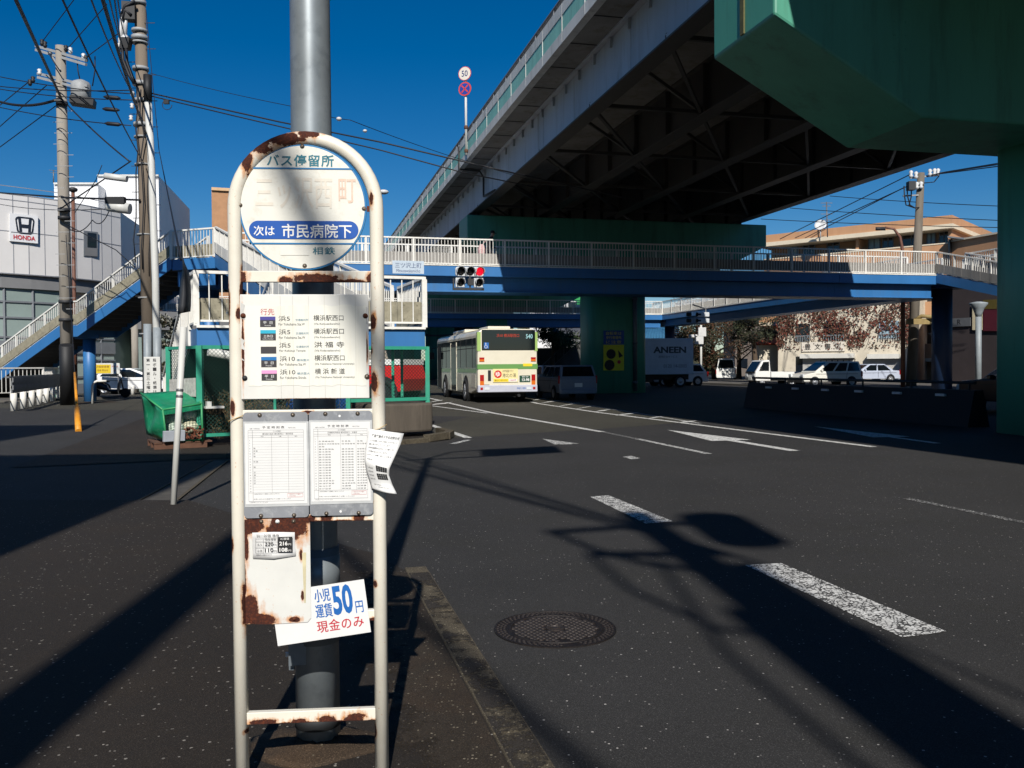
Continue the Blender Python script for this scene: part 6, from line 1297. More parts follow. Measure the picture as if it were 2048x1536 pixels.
for a, c in ((F[0], F[3]), (F[3], F[2]), (F[2], F[1]), (F[1], F[0]), (F[3], K[3]), (F[2], K[2])): b.tube([a, c], .016, 8)
b.build('frame', mat('cage_green', (60, 150, 96), .5, .15, 5), rc_)
b = MB()
for k in range(13):
    f = k / 12; b.beam(F[0] * (1 - f) + F[1] * f, F[3] * (1 - f) + F[2] * f, .004, .004); b.beam(F[0] * (1 - f) + F[3] * f, F[1] * (1 - f) + F[2] * f, .004, .004)
b.build('net', M_WIRE, rc_)
b = MB()
for y in (-.42, 0, .42): b.box(-.34, .5, y - .05, y + .05, 0, .09)
for k in range(6): x = -.34 + .16 * k; b.box(x, x + .12, -.48, .48, .091, .112)
b.build('pallet', M_WOOD, rc_)
M_BAG = mat('bag_pale', (190, 206, 190), .35, .14, 7, bump=.3, coat=.2); M_BAG2 = mat('bag_white', (216, 218, 214), .35, .1, 7, bump=.3)
def bag(x, y, z, r, m, label):
    x, y, z, r = x * GSC, y * GSC, z * GSC, r * GSC
    p = gc + Vector((x * math.cos(rz_g) - y * math.sin(rz_g), x * math.sin(rz_g) + y * math.cos(rz_g), z)); b = MB(); rings = []
    for i in range(1, 9):
        a = math.pi * i / 9; rings.append([Vector((r * math.sin(a) * math.cos(t_) * (1 + .14 * math.sin(3 * t_ + i) + random.uniform(-.07, .07)), r * .8 * math.sin(a) * math.sin(t_), r * .8 * math.cos(a) * (1 + .1 * math.sin(2 * t_)))) for t_ in [k * math.pi / 7 for k in range(14)]])
    b.loft(rings, True); b.tube([(0, 0, r * .7), (.02, 0, r * 1.0)], [.03, .045], 6); o = b.build('rubbish_bag', m); o.location = p; return tag(o, label, 'rubbish bag', 'bags in the rubbish cage')
bag(.0, -.15, .52, .2, M_BAG, 'pale green rubbish bag at the upper left of the cage'); bag(.28, -.12, .56, .17, M_BAG2, 'white rubbish bag at the upper right of the cage'); bag(.02, -.2, .3, .18, M_BAG, 'pale green rubbish bag low on the left of the cage'); bag(.27, -.2, .33, .15, mat('bag_cream', (206, 204, 176), .4, .14, 7), 'cream rubbish bag low on the right of the cage')
b = MB(); b.obox((0, 0, 0), (.17, .02, 0), (-.005, .04, 0), (0, -.02, .09)); o = b.build('cardboard_box', mat('box_pale', (176, 182, 190), .7, .08, 6), None, None, bevel=.006); o.location = gc + Vector((.24, -.52, .24)); o.rotation_euler = (0, 0, rz_g); o.scale = (1.1, 1.1, 1.1); tag(o, 'flat pale grey box at the bottom front of the rubbish cage', 'box')
b = MB()
for k in range(70): p = Vector((random.uniform(-.16, .16), random.uniform(-.06, .06), random.uniform(-.1, .14))); a = Vector((random.uniform(-1, 1), random.uniform(-1, 1), random.uniform(-1, 1))).normalized() * .05; c2 = a.orthogonal().normalized() * .02; b.poly([p - a, p + c2, p + a, p - c2])
o = b.build('leaf_litter', mat('leaf_brown', (110, 62, 42), .9, .3, 9), recalc=False); o.location = gc + Vector((.54, -.34, .27)); tag(o, 'brown dead leaves piled in the lower right of the rubbish cage', 'leaves')
# ================================================================== buildings
M_CLAD = mat('cladding_white', (220, 217, 213), .55, .04, .5); M_CLADB = mat('cladding_bright', (226, 226, 226), .55, .04, .5); M_SEAM = mat('seam_grey', (138, 140, 146), .7, .06, 3); M_GREYB = mat('fascia_grey', (128, 128, 128), .65, .08, 1); M_SHOW = mat('show_glass', (150, 166, 160), .12, .12, .25, spec=.7); M_FRM = mat('frame_grey', (120, 124, 128), .5, .08, 3); M_DGLASS = mat('dark_glass', (24, 30, 38), .08, .1, .5, spec=.8)
ZD = 11.3
fl = []
for u, v in ((-260, 0), (-120, 0), (0, 383), (62, 391), (125, 400), (187, 412), (246, 425)):
    fl.append((u, v))
def dl(u, v): h = 736 - v; Y = 1760 * (ZD - 1.5) / h; p = at(u, 740, Y); return Vector((p.x, p.y, 0))
DP = [dl(*q) for q in fl[2:]]
DP = [DP[0] + (DP[0] - DP[1]) * 3.2 + Vector((0, 2.0, 0)), DP[0] + (DP[0] - DP[1]) * 1.5 + Vector((0, .4, 0))] + DP
dc = DP[-1] + Vector((-4.6, 24, 0))
D0 = DP[3]
de = thing('car_dealership', 'white panelled car showroom with a curved front and an emblem sign', 'building', D0)
zl = 1.5 + (737 - 546) / (736 - 383) * (ZD - 1.5)
def wallstrip(z0, z1, off=0.0):
    b = MB(); pts = [p for p in DP] + [dc]; c_ = sum(pts, Vector()) / len(pts)
    ins = DP + [dc, DP[0] + Vector((-6, 22, 0))]
    if off: ins = [p + (c_ - p).normalized() * off for p in ins]
    b.prism([p + UP * z0 for p in ins], UP * (z1 - z0)); return b
wallstrip(zl, ZD).build('upper_wall', M_CLAD, de, D0)
wallstrip(zl - .75, zl - .002, .25).build('band', M_GREYB, de, D0)
b = MB(); seg = []
for a, c in zip(DP, DP[1:]):
    L = (c - a).length; n = max(1, round(L / .9)); nn = Vector(((c - a).y, -(c - a).x, 0)).normalized()
    for k in range(n): q = a + (c - a) * (k / n) + nn * .006; b.beam(q + UP * zl, q + UP * ZD, .035, .02, up=nn)
    for z in (zl + .04, zl + 2.4, zl + 4.9, ZD - .35, ZD - .03): b.beam(a + nn * .006 + UP * z, c + nn * .006 + UP * z, .02, .04)
b.build('panel_seam', M_SEAM, de, D0)
wallstrip(.4, zl - .752, .5).build('showroom_glass', M_SHOW, de, D0)
b = MB()
c_ = sum(DP, Vector()) / len(DP) + Vector((0, 10, 0))
IN = [p + ((sum(DP + [dc], Vector()) / (len(DP) + 1)) - p).normalized() * .46 for p in DP]
for a, c in zip(IN, IN[1:]):
    L = (c - a).length; n = max(1, round(L / 1.15))
    for k in range(n): q = a + (c - a) * (k / n); b.beam(q, q + UP * (zl - .75), .12, .12)
    for z in (1.0, 2.0, 3.3, 4.4, 5.3): b.beam(a + UP * z, c + UP * z, .1, .1)
    b.beam(a + UP * 2.75, c + UP * 2.75, .14, .7); b.beam(a + UP * .3, c + UP * .3, .14, .6)
b.build('window_frame', M_FRM, de, D0)
# emblem sign, on the front
es, ee = at(20, 455, dl(20, 385.5).y - .1), None
ds_ = (DP[3] - DP[2]).normalized(); dn = Vector((ds_.y, -ds_.x, 0))
def onw(u, v, o=.1):                                                # point on the front wall plane near the sign
    d = ray(u, v); p0 = DP[2] + dn * o; k = (p0 - V3(0, 0, CAMZ)).dot(dn) / d.dot(dn); return V3(0, 0, CAMZ) + d * k
q = [onw(20, 482, .14), onw(76, 487, .14), onw(76, 432, .14), onw(20, 426, .14)]
b = MB(); b.prism(q, dn * -.14); sgn_ = b.build('sign_board', M_CLADB, de, D0)
cc_ = (q[0] + q[2]) / 2; W_ = (q[1] - q[0]).length
ctr = onw(50, 451, .16); eh = (onw(50, 434, .16) - onw(50, 468, .16)).length / 2; ew = W_ * .345
M_CHR = mat('emblem_chrome', (70, 72, 80), .3, .1, 3, metal=.7)
def rr(w0, w1, h, r, n=8):
    out = []
    for cx, cy, a0 in ((w0 - r, h - r, 0), (-w0 + r, h - r, 90), (-w1 + r, -h + r, 180), (w1 - r, -h + r, 270)):
        for k in range(n): a = math.radians(a0 + 90 * k / (n - 1)); out.append((cx + r * math.cos(a), cy + r * math.sin(a)))
    return out
A_, B_ = rr(ew, ew * .86, eh, eh * .42), rr(ew * .84, ew * .70, eh * .84, eh * .34)
b = MB(); I = [b.vert(ctr + ds_ * x + UP * y) for x, y in A_]; J = [b.vert(ctr + ds_ * x + UP * y) for x, y in B_]
for k in range(len(I)): b.face((I[k], I[(k + 1) % len(I)], J[(k + 1) % len(I)], J[k]))
for s in (-1, 1): b.poly([ctr + ds_ * (s * x * ew) + UP * (y * eh) for x, y in ((.72, .86), (.42, .86), (.36, .1), (.30, -.86), (.58, -.86), (.64, .1))])
b.poly([ctr + ds_ * (x * ew) + UP * (y * eh) for x, y in ((-.37, .12), (.37, .12), (.32, -.3), (-.32, -.3))]); b.build('emblem', M_CHR, sgn_, D0)
b = MB(); p0, p1 = onw(27, 478, .16), onw(71, 481, .16); put_text(b, 'HONDA', p0, ds_, UP, w=(p1 - p0).length, h=(onw(27, 468, .16) - p0).length * .92, bold=.03); b.build('lettering', M_RED, sgn_, D0)
b = MB(); p0, p1 = onw(22, 463.5, .155), onw(75, 467, .155); b.beam(p0, p1, .02, .025, up=dn); b.build('rule_line', M_SEAM, sgn_, D0)
# small window
ds2 = (DP[5] - DP[4]).normalized(); dn2 = Vector((ds2.y, -ds2.x, 0))
def onw2(u, v, o=.05): d = ray(u, v); p0 = DP[4] + dn2 * o; k = (p0 - V3(0, 0, CAMZ)).dot(dn2) / d.dot(dn2); return V3(0, 0, CAMZ) + d * k
b = MB(); b.prism([onw2(168, 512), onw2(196, 514), onw2(196, 464), onw2(168, 461)], dn2 * -.06); wn = b.build('window', M_FRM, de, D0)
b = MB(); b.poly([onw2(175, 494, .07), onw2(193, 495, .07), onw2(193, 467, .07), onw2(175, 465, .07)]); b.build('pane', M_DGLASS, wn, D0)
b = MB(); b.poly([onw2(170, 511, .065), onw2(195, 513, .065), onw2(195, 497, .065), onw2(170, 495, .065)]); b.build('sill_panel', M_GREYB, wn, D0)
# roof box behind
def hbox(name, u0, u1, v, Y, dep, m, parent, org, z0=0.0):
    p, q = at(u0, v, Y), at(u1, v, Y); b = MB(); b.prism([V3(p.x, p.y, z0), V3(q.x, q.y, z0), V3(q.x - dep * .2, q.y + dep, z0), V3(p.x - dep * .2, p.y + dep, z0)], UP * (p.z - z0)); return b.build(name, m, parent, org)
hbox('roof_block', 195, 317, 352, 66, 14, M_CLADB, de, D0, ZD - 2); hbox('roof_block', 108, 196, 368, 64, 14, M_CLADB, de, D0, ZD - 2)
b = MB()
for u0, u1, v, Y in ((195, 317.5, 351, 65.9), (108, 196, 367, 63.9)): b.beam(at(u0, v, Y), at(u1, v, Y), .14, .12)
b.build('coping', M_PVC, de, D0)
b = MB(); b.tube([at(107, 366, 64), at(107, 340, 64)], .04, 6); b.beam(at(98, 340, 64), at(118, 342, 64), .03, .03); b.beam(at(101, 345, 64), at(115, 346, 64), .03, .03); o_ = b.build('antenna', M_STEEL, de, D0)
# dark shop window row to the right of the showroom
b = MB()
for k in range(5): p = DP[-1] + Vector((1.2 + 1.8 * k, -1.0 + 2.2 * k, 0)); b.tube([p, p + UP * 4.2], .2, 12); b.cut()
b.build('showroom_column', M_POLE, de, D0)
b = MB(); p = DP[-1]; b.prism([p + V3(.3, 1.2, 0), p + V3(11, 14, 0), p + V3(10, 18, 0), p + V3(-2, 8, 0)], UP * 4.0); b.build('showroom_glass', M_SHOW, de, D0)
b = MB(); b.prism([p + V3(.2, .4, 4.0), p + V3(11.6, 13.2, 4.0), p + V3(10, 18, 4.0), p + V3(-2, 8, 4.0)], UP * 1.2); b.build('canopy', M_GREYB, de, D0)
# brown tower block behind the bus stop sign
p = gl(428, 92); tb_ = thing('tower_block', 'plain tan brick block rising behind the bus stop sign', 'building', p); M_TAN = mat('brick_tan', (176, 132, 96), .85, .12, 1.2)
b = MB(); zt = at(428, 378, 92).z; q = gl(548, 94); b.prism([p, q, q + V3(-3, 14, 0), p + V3(-3, 14, 0)], UP * zt); b.build('wall', M_TAN, tb_, p); b = MB(); b.beam(p + UP * zt, q + UP * zt, .5, .3); b.build('coping', mat('coping_tan', (206, 170, 130), .8, .1, 2), tb_, p)
b = MB()
for k in range(4):
    for j in range(2): c = p + (q - p) * (.2 + .22 * k) + UP * (zt - 6 - 3.2 * j) + V3(0, -.02, 0); b.obox(c, (.55, 0, 0), (0, .04, 0), (0, 0, .7))
b.build('window', M_DGLASS, tb_, p)
# tan apartment block on the right
AL, AR = gl(1528, 81.5), gl(1900, 71); M_ORG = mat('render_orange', (192, 146, 108), .85, .08, .8, streak=True, dirt=((170, 120, 84), .4)); M_EAVE = mat('eave_cream', (222, 208, 182), .7, .06, 2)
ap = thing('apartment_block', 'tan apartment block with a deep flat eave seen beyond the footbridge', 'building', AR)
ad_ = (AR - AL).normalized(); an = Vector((ad_.y, -ad_.x, 0)); zr_ = at(1893, 440, 71).z; zp = at(1893, 487, 71).z; La = (AR - AL).length
def AB(x, z, o=0.0): return AL + ad_ * x + an * o + UP * z
def abox(mb, x0, x1, z0, z1, o0, o1): mb.prism([AB(x0, z0, o0), AB(x1, z0, o0), AB(x1, z0, o1), AB(x0, z0, o1)], UP * (z1 - z0))
b = MB(); abox(b, 0, La, 0, zp - 2.4, -14, 0); abox(b, 0, La - .02, zp - 2.4, zr_ - .7, -14, -1.7); b.build('wall', M_ORG, ap, AR)
b = MB(); abox(b, 0, La, zp - 2.398, zp, -.22, .0); abox(b, La - .25, La, zp, zr_ - .7, -1.7, -.3); abox(b, La * .52, La * .52 + .25, zp, zr_ - .7, -1.7, -.3); b.build('balcony_wall', M_ORG, ap, AR)
b = MB(); abox(b, 0, La, zp + .002, zp + .1, -.26, .04); b.build('balcony_coping', M_EAVE, ap, AR)
b = MB(); abox(b, -.5, La + .3, zr_ - .7, zr_ - .35, -14, .45); b.build('eave', M_EAVE, ap, AR); b = MB(); abox(b, -.5, La + .2, zr_ - .348, zr_ + .35, -14, .3); b.build('roof_parapet', M_ORG, ap, AR)
wn_ = [(.1, .16), (.19, .26), (.33, .4), (.56, .62), (.635, .69), (.735, .83), (.86, .9), (.92, .965)]
for k, (f0, f1) in enumerate(wn_):
    b = MB(); abox(b, La * f0, La * f1, zp - .5, zp + 1.5, -1.68, -1.62); w_ = b.build('window', M_DGLASS if k % 3 else mat('window_curtain', (150, 172, 176), .3, .1, 1), ap, AR)
    b = MB()
    for f in (f0, (f0 + f1) / 2, f1): abox(b, La * f - .04, La * f + .04, zp - .5, zp + 1.5, -1.62, -1.58)
    b.build('window_frame', M_FRM, w_, AR)
for zz2 in (zp - 5.8, zp - 9.2):
    b = MB(); abox(b, 0, La, zz2, zz2 + 1.15, .001, 1.0); b.build('balcony_wall', M_ORG, ap, AR); b = MB(); abox(b, 0, La, zz2 - .3, zz2 - .002, .0, 1.05); b.build('balcony_slab', M_EAVE, ap, AR)
    b = MB(); abox(b, 0, La, zz2 + 1.16, zz2 + 2.7, .002, .05); b.build('window', M_DGLASS, ap, AR)
p = AR; b = MB(); q2 = gl(2110, 62); b.prism([p + V3(.02, .1, 0), q2, q2 + V3(5, 9, 0), p + V3(5, 9, 0)], UP * (zp + .1)); b.build('side_wing', M_ORG, ap, AR); b = MB(); b.beam(p + UP * (zp + .17), q2 + UP * (zp + .17), .3, .14); b.build('coping', M_EAVE, ap, AR)
b = MB(); b.prism([AB(La + .02, zr_ - 1.5, -.6), AB(La + 1.9, zr_ - 1.9, -.6), AB(La + 1.9, zr_ - 1.9, .9), AB(La + .02, zr_ - 1.5, .9)], UP * .12); b.build('window_hood', M_FRM, ap, AR); b = MB(); abox(b, La + .002, La + .1, zr_ - 3.6, zr_ - 1.6, -.4, .6); b.build('window', M_DGLASS, ap, AR)
c = at(1641, 450, 76); b = MB(); b.lathe(c, [(.02, -.16), (.3, -.1), (.5, .03), (.49, .05), (.28, -.06), (.02, -.1)], 20, axis=(-.4, -.8, .4)); b.tube([c, c - UP * 1.1], .05, 6); o = b.build('satellite_dish', M_INS, None, c); tag(o, 'white satellite dish on the tan apartment roof', 'satellite dish')
c = at(1655, 460, 76); b = MB(); b.tube([c - UP * .6, at(1653, 404, 76)], .05, 6); 
for v, l in ((406, .5), (412, .35), (428, .5), (440, .4)): q = at(1653, v, 76); b.beam(q - V3(l, 0, 0), q + V3(l, 0, 0), .05, .05)
o = b.build('roof_aerial', M_STEEL, None, c); tag(o, 'thin mast aerial beside the satellite dish on the tan roof', 'aerial')
# ivy covered shop
IL, IR = gl(1556, 74), gl(1832, 68); iv = thing('ivy_shop', 'cream two storey shop overgrown with red brown ivy, shutters down', 'building', IR)
id_ = (IR - IL).normalized(); in_ = Vector((id_.y, -id_.x, 0)); Li = (IR - IL).length; zi = 7.4
def IB(x, z, o=0.0): return IL + id_ * x + in_ * o + UP * z
def ibox(mb, x0, x1, z0, z1, o0, o1): mb.prism([IB(x0, z0, o0), IB(x1, z0, o0), IB(x1, z0, o1), IB(x0, z0, o1)], UP * (z1 - z0))
def ux(u): d = ray(u, 730); k = (IL - V3(0, 0, CAMZ)).dot(in_) / d.dot(in_); return ((V3(0, 0, CAMZ) + d * k) - IL).dot(id_)
def vz(v, Y=71): return at(1690, v, Y).z
M_WALLC = mat('render_cream', (214, 204, 184), .85, .08, .8, dirt=((160, 148, 126), .5)); M_SHUT = mat('shutter', (216, 214, 206), .6, .05, 2)
b = MB(); ibox(b, 0, Li, 0, zi, -9, 0); b.build('wall', M_WALLC, iv, IR)
for u0, u1, v0, v1 in ((1592, 1620, 645, 680), (1648, 1688, 645, 680), (1758, 1798, 645, 678)):
    b = MB(); ibox(b, ux(u0), ux(u1), vz(v1), vz(v0), .0, .05); w_ = b.build('window', M_DGLASS if u0 < 1700 else mat('pane_blue', (160, 186, 200), .3, .1, 2), iv, IR)
    b = MB(); 
    for k in range(9): x = ux(u0) + (ux(u1) - ux(u0)) * k / 8; ibox(b, x - .02, x + .02, vz(682), vz(670), .12, .16)
    ibox(b, ux(u0), ux(u1), vz(670) - .03, vz(670) + .03, .12, .16); b.build('window_rail', M_PVCG, w_, IR)
b = MB(); ibox(b, ux(1604), ux(1690), vz(702), vz(683), .02, .12); sb2 = b.build('shop_sign', M_SWH, iv, IR)
b = MB()
for u, ch in ((1616, '豊'), (1636, '文'), (1656, '書'), (1676, '店')): put_text(b, ch, IB(ux(u), vz(692.5), .13), id_, UP, w=.5, h=.5, align='c', bold=.01)
b.build('lettering', M_INK, sb2, IR)
for u0, u1, v0 in ((1606, 1708, 716), (1740, 1798, 718)):
    b = MB(); ibox(b, ux(u0), ux(u1), .1, vz(v0), .02, .06); sh = b.build('shutter', M_SHUT, iv, IR); b = MB(); ibox(b, ux(u0) - .1, ux(u1) + .1, vz(v0), vz(v0 - 9), .0, .6); b.build('shutter_box', M_SHUT, iv, IR)
    b = MB()
    for k in range(18): z = .2 + (vz(v0) - .2) * k / 18; ibox(b, ux(u0), ux(u1), z, z + .02, .06, .075)
    b.build('slat', M_SEAM, sh, IR)
b = MB(); ibox(b, ux(1592), ux(1606), .1, vz(712), .01, .04); b.build('doorway', M_DGLASS, iv, IR)
b = MB(); ibox(b, -.2, Li + .2, zi, zi + .3, -9.2, .35); b.build('roof', M_GREYB, iv, IR)
random.seed(5); b = MB(); blobs = [(random.uniform(0, Li), random.uniform(3.2, 7.4), random.uniform(.7, 1.7)) for _ in range(26)]
n = 0
while n < 5200:
    x, z = random.uniform(-.1, Li), random.uniform(2.6, zi)
    w_ = max([1 - math.hypot(x - bx_, (z - bz_) * 1.1) / br for bx_, bz_, br in blobs] + [0])
    if random.random() > .12 + 1.1 * w_: continue
    n += 1; p = IB(x, z, random.uniform(.04, .2)); s = random.uniform(.05, .11); a = (id_ * random.uniform(-1, 1) + UP * random.uniform(-1, .2) + in_ * random.uniform(-.5, .5)).normalized() * s; c = a.cross(in_ + UP * random.uniform(-.4, .4)).normalized() * s * .7; b.k = random.choice((0, 0, 1, 2)); b.poly([p - a, p + c, p + a, p - c])
b.build('ivy', [mat('ivy_red', (112, 58, 44), .8, .25, 3), mat('ivy_brown', (92, 70, 52), .8, .25, 3), mat('ivy_dark', (64, 52, 38), .8, .25, 3)], iv, IR, recalc=False)
b = MB()
for k in range(60):
    x = random.uniform(0, Li); z = random.uniform(2.4, 5); pts = [IB(x, z, .05)]
    for j in range(5): x += random.uniform(-.35, .35); z += random.uniform(.2, .5); pts.append(IB(min(max(x, 0), Li), min(z, zi), .06))
    b.tube(pts, .014, 4)
b.build('ivy_stem', mat('stem_brown', (74, 56, 42), .9, .2, 5), iv, IR, recalc=False)
# low annex with a rusty red roof left of the ivy shop
p = gl(1518, 76); ax_ = thing('annex', 'low annex with a small rusty red roof left of the ivy shop', 'building', p)
b = MB(); q = gl(1556, 76); b.prism([p, q, q + V3(1, 6, 0), p + V3(1, 6, 0)], UP * 3.3); b.build('wall', M_WALLC, ax_, p); b = MB(); b.prism([p + V3(-.4, -.5, 3.1), q + V3(.4, -.5, 3.1), q + V3(.8, 6, 4.2), p + V3(.8, 6, 4.2)], UP * .14); b.build('roof', mat('roof_rust', (170, 76, 54), .8, .15, 2), ax_, p)
b = MB(); b.prism([gl(1520, 82), gl(1560, 82), gl(1560, 90), gl(1520, 90)], UP * 6.6); b.build('rear_wall', mat('wall_slate', (60, 66, 76), .8, .1, 1), ax_, p)
# dark shops on the far right with a maroon sign
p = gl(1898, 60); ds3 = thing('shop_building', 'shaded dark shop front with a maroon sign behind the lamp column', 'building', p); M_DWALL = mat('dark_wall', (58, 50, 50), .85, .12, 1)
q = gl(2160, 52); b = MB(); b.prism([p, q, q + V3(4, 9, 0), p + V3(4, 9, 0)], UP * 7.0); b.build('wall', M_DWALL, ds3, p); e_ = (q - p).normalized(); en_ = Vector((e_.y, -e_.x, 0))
def onS(u, v, o=.05): d = ray(u, v); p0 = p + en_ * o; k = (p0 - V3(0, 0, CAMZ)).dot(en_) / d.dot(en_); return V3(0, 0, CAMZ) + d * k
b = MB(); b.prism([onS(1968, 662), onS(2060, 662), onS(2060, 604), onS(1968, 604)], en_ * .08); b.build('sign_board', mat('sign_maroon', (84, 24, 38), .6, .1, 2), ds3, p); b = MB(); b.prism([onS(1968, 618), onS(2060, 618), onS(2060, 596), onS(1968, 600)], en_ * .1); b.build('sign_band', mat('sign_olive', (96, 84, 34), .6, .1, 2), ds3, p)
b = MB(); b.prism([onS(1903, 654), onS(1942, 652), onS(1942, 635), onS(1903, 637)], en_ * .06); s5 = b.build('sign_board', mat('sign_dim', (96, 98, 100), .6, .1, 2), ds3, p); b = MB(); put_text(b, 'R', onS(1918, 644, .12), e_, UP, h=.34, align='c'); b.build('lettering', M_INK, s5, p)
b = MB(); b.prism([onS(1946, 660), onS(1966, 660), onS(1966, 608), onS(1946, 608)], en_ * .07); b.build('shop_window', mat('window_warm', (220, 206, 170), .5, .1, 2), ds3, p)
# blue tiled house behind the column
p = gl(1280, 86); ho = thing('tiled_house', 'house with a blue glazed tile roof right of the pier column', 'house', p); q = gl(1350, 84)
b = MB(); b.prism([p, q, q + V3(2, 7, 0), p + V3(2, 7, 0)], UP * 3.6); b.build('wall', mat('wall_greyhouse', (120, 118, 112), .85, .1, 1), ho, p)
b = MB(); b.prism([p + V3(-.5, -.7, 3.5), q + V3(.5, -.7, 3.5), q + V3(.9, 4, 5.6), p + V3(.9, 4, 5.6)], UP * .15)
for k in range(16): f = k / 15; a = (p + V3(-.5, -.72, 3.66)) * (1 - f) + (q + V3(.5, -.72, 3.66)) * f; c = (p + V3(.9, 4, 5.76)) * (1 - f) + (q + V3(.9, 4, 5.76)) * f; b.tube([a, c], .07, 6)
b.build('roof', mat('tile_blue', (60, 108, 140), .35, .15, 3, coat=.3), ho, p)
# white building with a green cross beyond the far bridge
p = gl(1060, 118); gcb = thing('pharmacy', 'bright white building with a green cross beyond the far footbridge', 'building', p); q = gl(1250, 120); z1 = 13.2
b = MB(); b.prism([p, q, q + V3(3, 12, 0), p + V3(3, 12, 0)], UP * z1); b.build('wall', M_CLADB, gcb, p); c = at(1158, 598, 117.6)
b = MB(); b.obox(c, (.75, 0, 0), (0, .1, 0), (0, 0, .28)); b.obox(c, (.28, 0, 0), (0, .102, 0), (0, 0, .75)); b.build('green_cross', mat('cross_green', (20, 150, 70), .5, .05, 2), gcb, p)
b = MB()
for k in range(8): c = p + (q - p) * (.08 + .12 * k) + UP * 9.4; b.obox(c + V3(0, -.05, 0), (.5, 0, 0), (0, .05, 0), (0, 0, .6))
b.build('window', M_DGLASS, gcb, p)
p = gl(1040, 92); q = gl(1176, 90); rw_ = thing('retaining_wall', 'stone retaining wall, tree shade in its colour, with stair rail right of the bus', 'wall', p); b = MB(); b.prism([p, q, q + V3(0, .6, 0), p + V3(0, .6, 0)], UP * 3.3); b.build('wall', mat('stone_shaded', (62, 62, 60), .9, .3, 1.2), rw_, p)  # the shade of the trees is put into the stone colour
b = MB(); fence(b, gl(1080, 89, .2), gl(1176, 88, 4.6), 1.1, post=2.5, bal=.3); b.build('railing', M_STEEL, rw_, p)
b = MB(); b.prism([gl(1080, 89.3), gl(1176, 88.3), gl(1176, 88.3, 4.6), gl(1080, 89.3, .2)], V3(0, 1.5, 0)); b.build('stair_flank', mat('stone_grey', (84, 84, 82), .9, .25, 1), rw_, p)
# filler houses along the far horizon
def far_house(u0, u1, Y, z, col, label, roof=True, dep=10):
    p, q = gl(u0, Y), gl(u1, Y + 1); t = thing('far_house', label, 'house', p); b = MB(); b.prism([p, q, q + V3(1, dep, 0), p + V3(1, dep, 0)], UP * z); b.build('wall', mat('far_wall_%d' % u0, col, .85, .1, .6), t, p)
    n = max(2, int((q - p).length / 3)); 
    for k in range(n):
        for j in range(int(z / 3)): c = p + (q - p) * ((k + .5) / n) + UP * (1.6 + 2.9 * j) + V3(0, -.03, 0); b = MB(); b.obox(c, (.6, 0, 0), (0, .05, 0), (0, 0, .55)); b.build('window', M_DGLASS, t, p)
    if roof: b = MB(); b.prism([p + V3(-.5, -.5, z), q + V3(.5, -.5, z), q + V3(.8, dep * .5, z + 1.6), p + V3(.8, dep * .5, z + 1.6)], UP * .2); b.build('roof', mat('far_roof', (80, 82, 88), .7, .1, 1), t, p)
far_house(640, 790, 96, 5.2, (150, 140, 128), 'beige far house glimpsed left of the bus'); far_house(860, 960, 104, 5.0, (120, 122, 124), 'grey far house behind the bus roof'); far_house(1110, 1172, 92, 4.6, (126, 128, 130), 'low grey far house right of the bus', True); far_house(250, 420, 84, 5.6, (150, 148, 142), 'pale far house glimpsed behind the notice box'); far_house(1470, 1530, 108, 6.5, (110, 100, 92), 'dim brown far house behind the bare trees'); far_house(470, 640, 100, 6.0, (170, 166, 160), 'light grey far house glimpsed through the bus stop frame')
# blocks behind the photographer whose shadow covers the left pavement
t = thing('office_block', 'grey office block behind the bus stop, left of the camera', 'building', V3(-9, -10, 0)); M_OFF = mat('office_grey', (150, 146, 140), .85, .08, .5)
b = MB(); b.box(-9.5, -3.5, -22, -2.5, 0, 13.4); b.build('wall', M_OFF, t, t.location); b = MB(); b.box(-30, -9.51, -22, -2.5, 0, 19.5); b.build('tower', M_OFF, t, t.location)
b = MB()
for k in range(5):
    for j in range(4): b.box(-9.0 + 1.1 * k, -8.2 + 1.1 * k, -2.5, -2.44, 1.2 + 3 * j, 2.7 + 3 * j)
b.build('window', M_DGLASS, t, t.location)
for nm, s0, s1, t0, t1, h, lab in (('sky_blocker', 37, 50, -34, 4, 13, 'unseen brown block added across the road, right of the camera, to cut sky light'), ('sky_blocker', 38, 52, 6, 27, 16, 'taller unseen block added across the road, right of the camera, to cut sky light')):  # unseen blocks, added to cut the sky light under the flyover
    c = R(s0, (t0 + t1) / 2); t = thing(nm, lab, 'building', c); b = MB(); b.rbox(s0, s1, t0, t1, 0, h); b.build('wall', mat('sky_blocker_wall', (112, 98, 88), .85, .1, .5), t, c)
    b = MB()
    for k in range(int((t1 - t0) / 3.2)):
        for j in range(int(h / 3.1)): b.rbox(s0 - .05, s0 - .001, t0 + 1 + 3.2 * k, t0 + 2.7 + 3.2 * k, 1.0 + 3.1 * j, 2.5 + 3.1 * j)
    b.build('window', M_DGLASS, t, c)
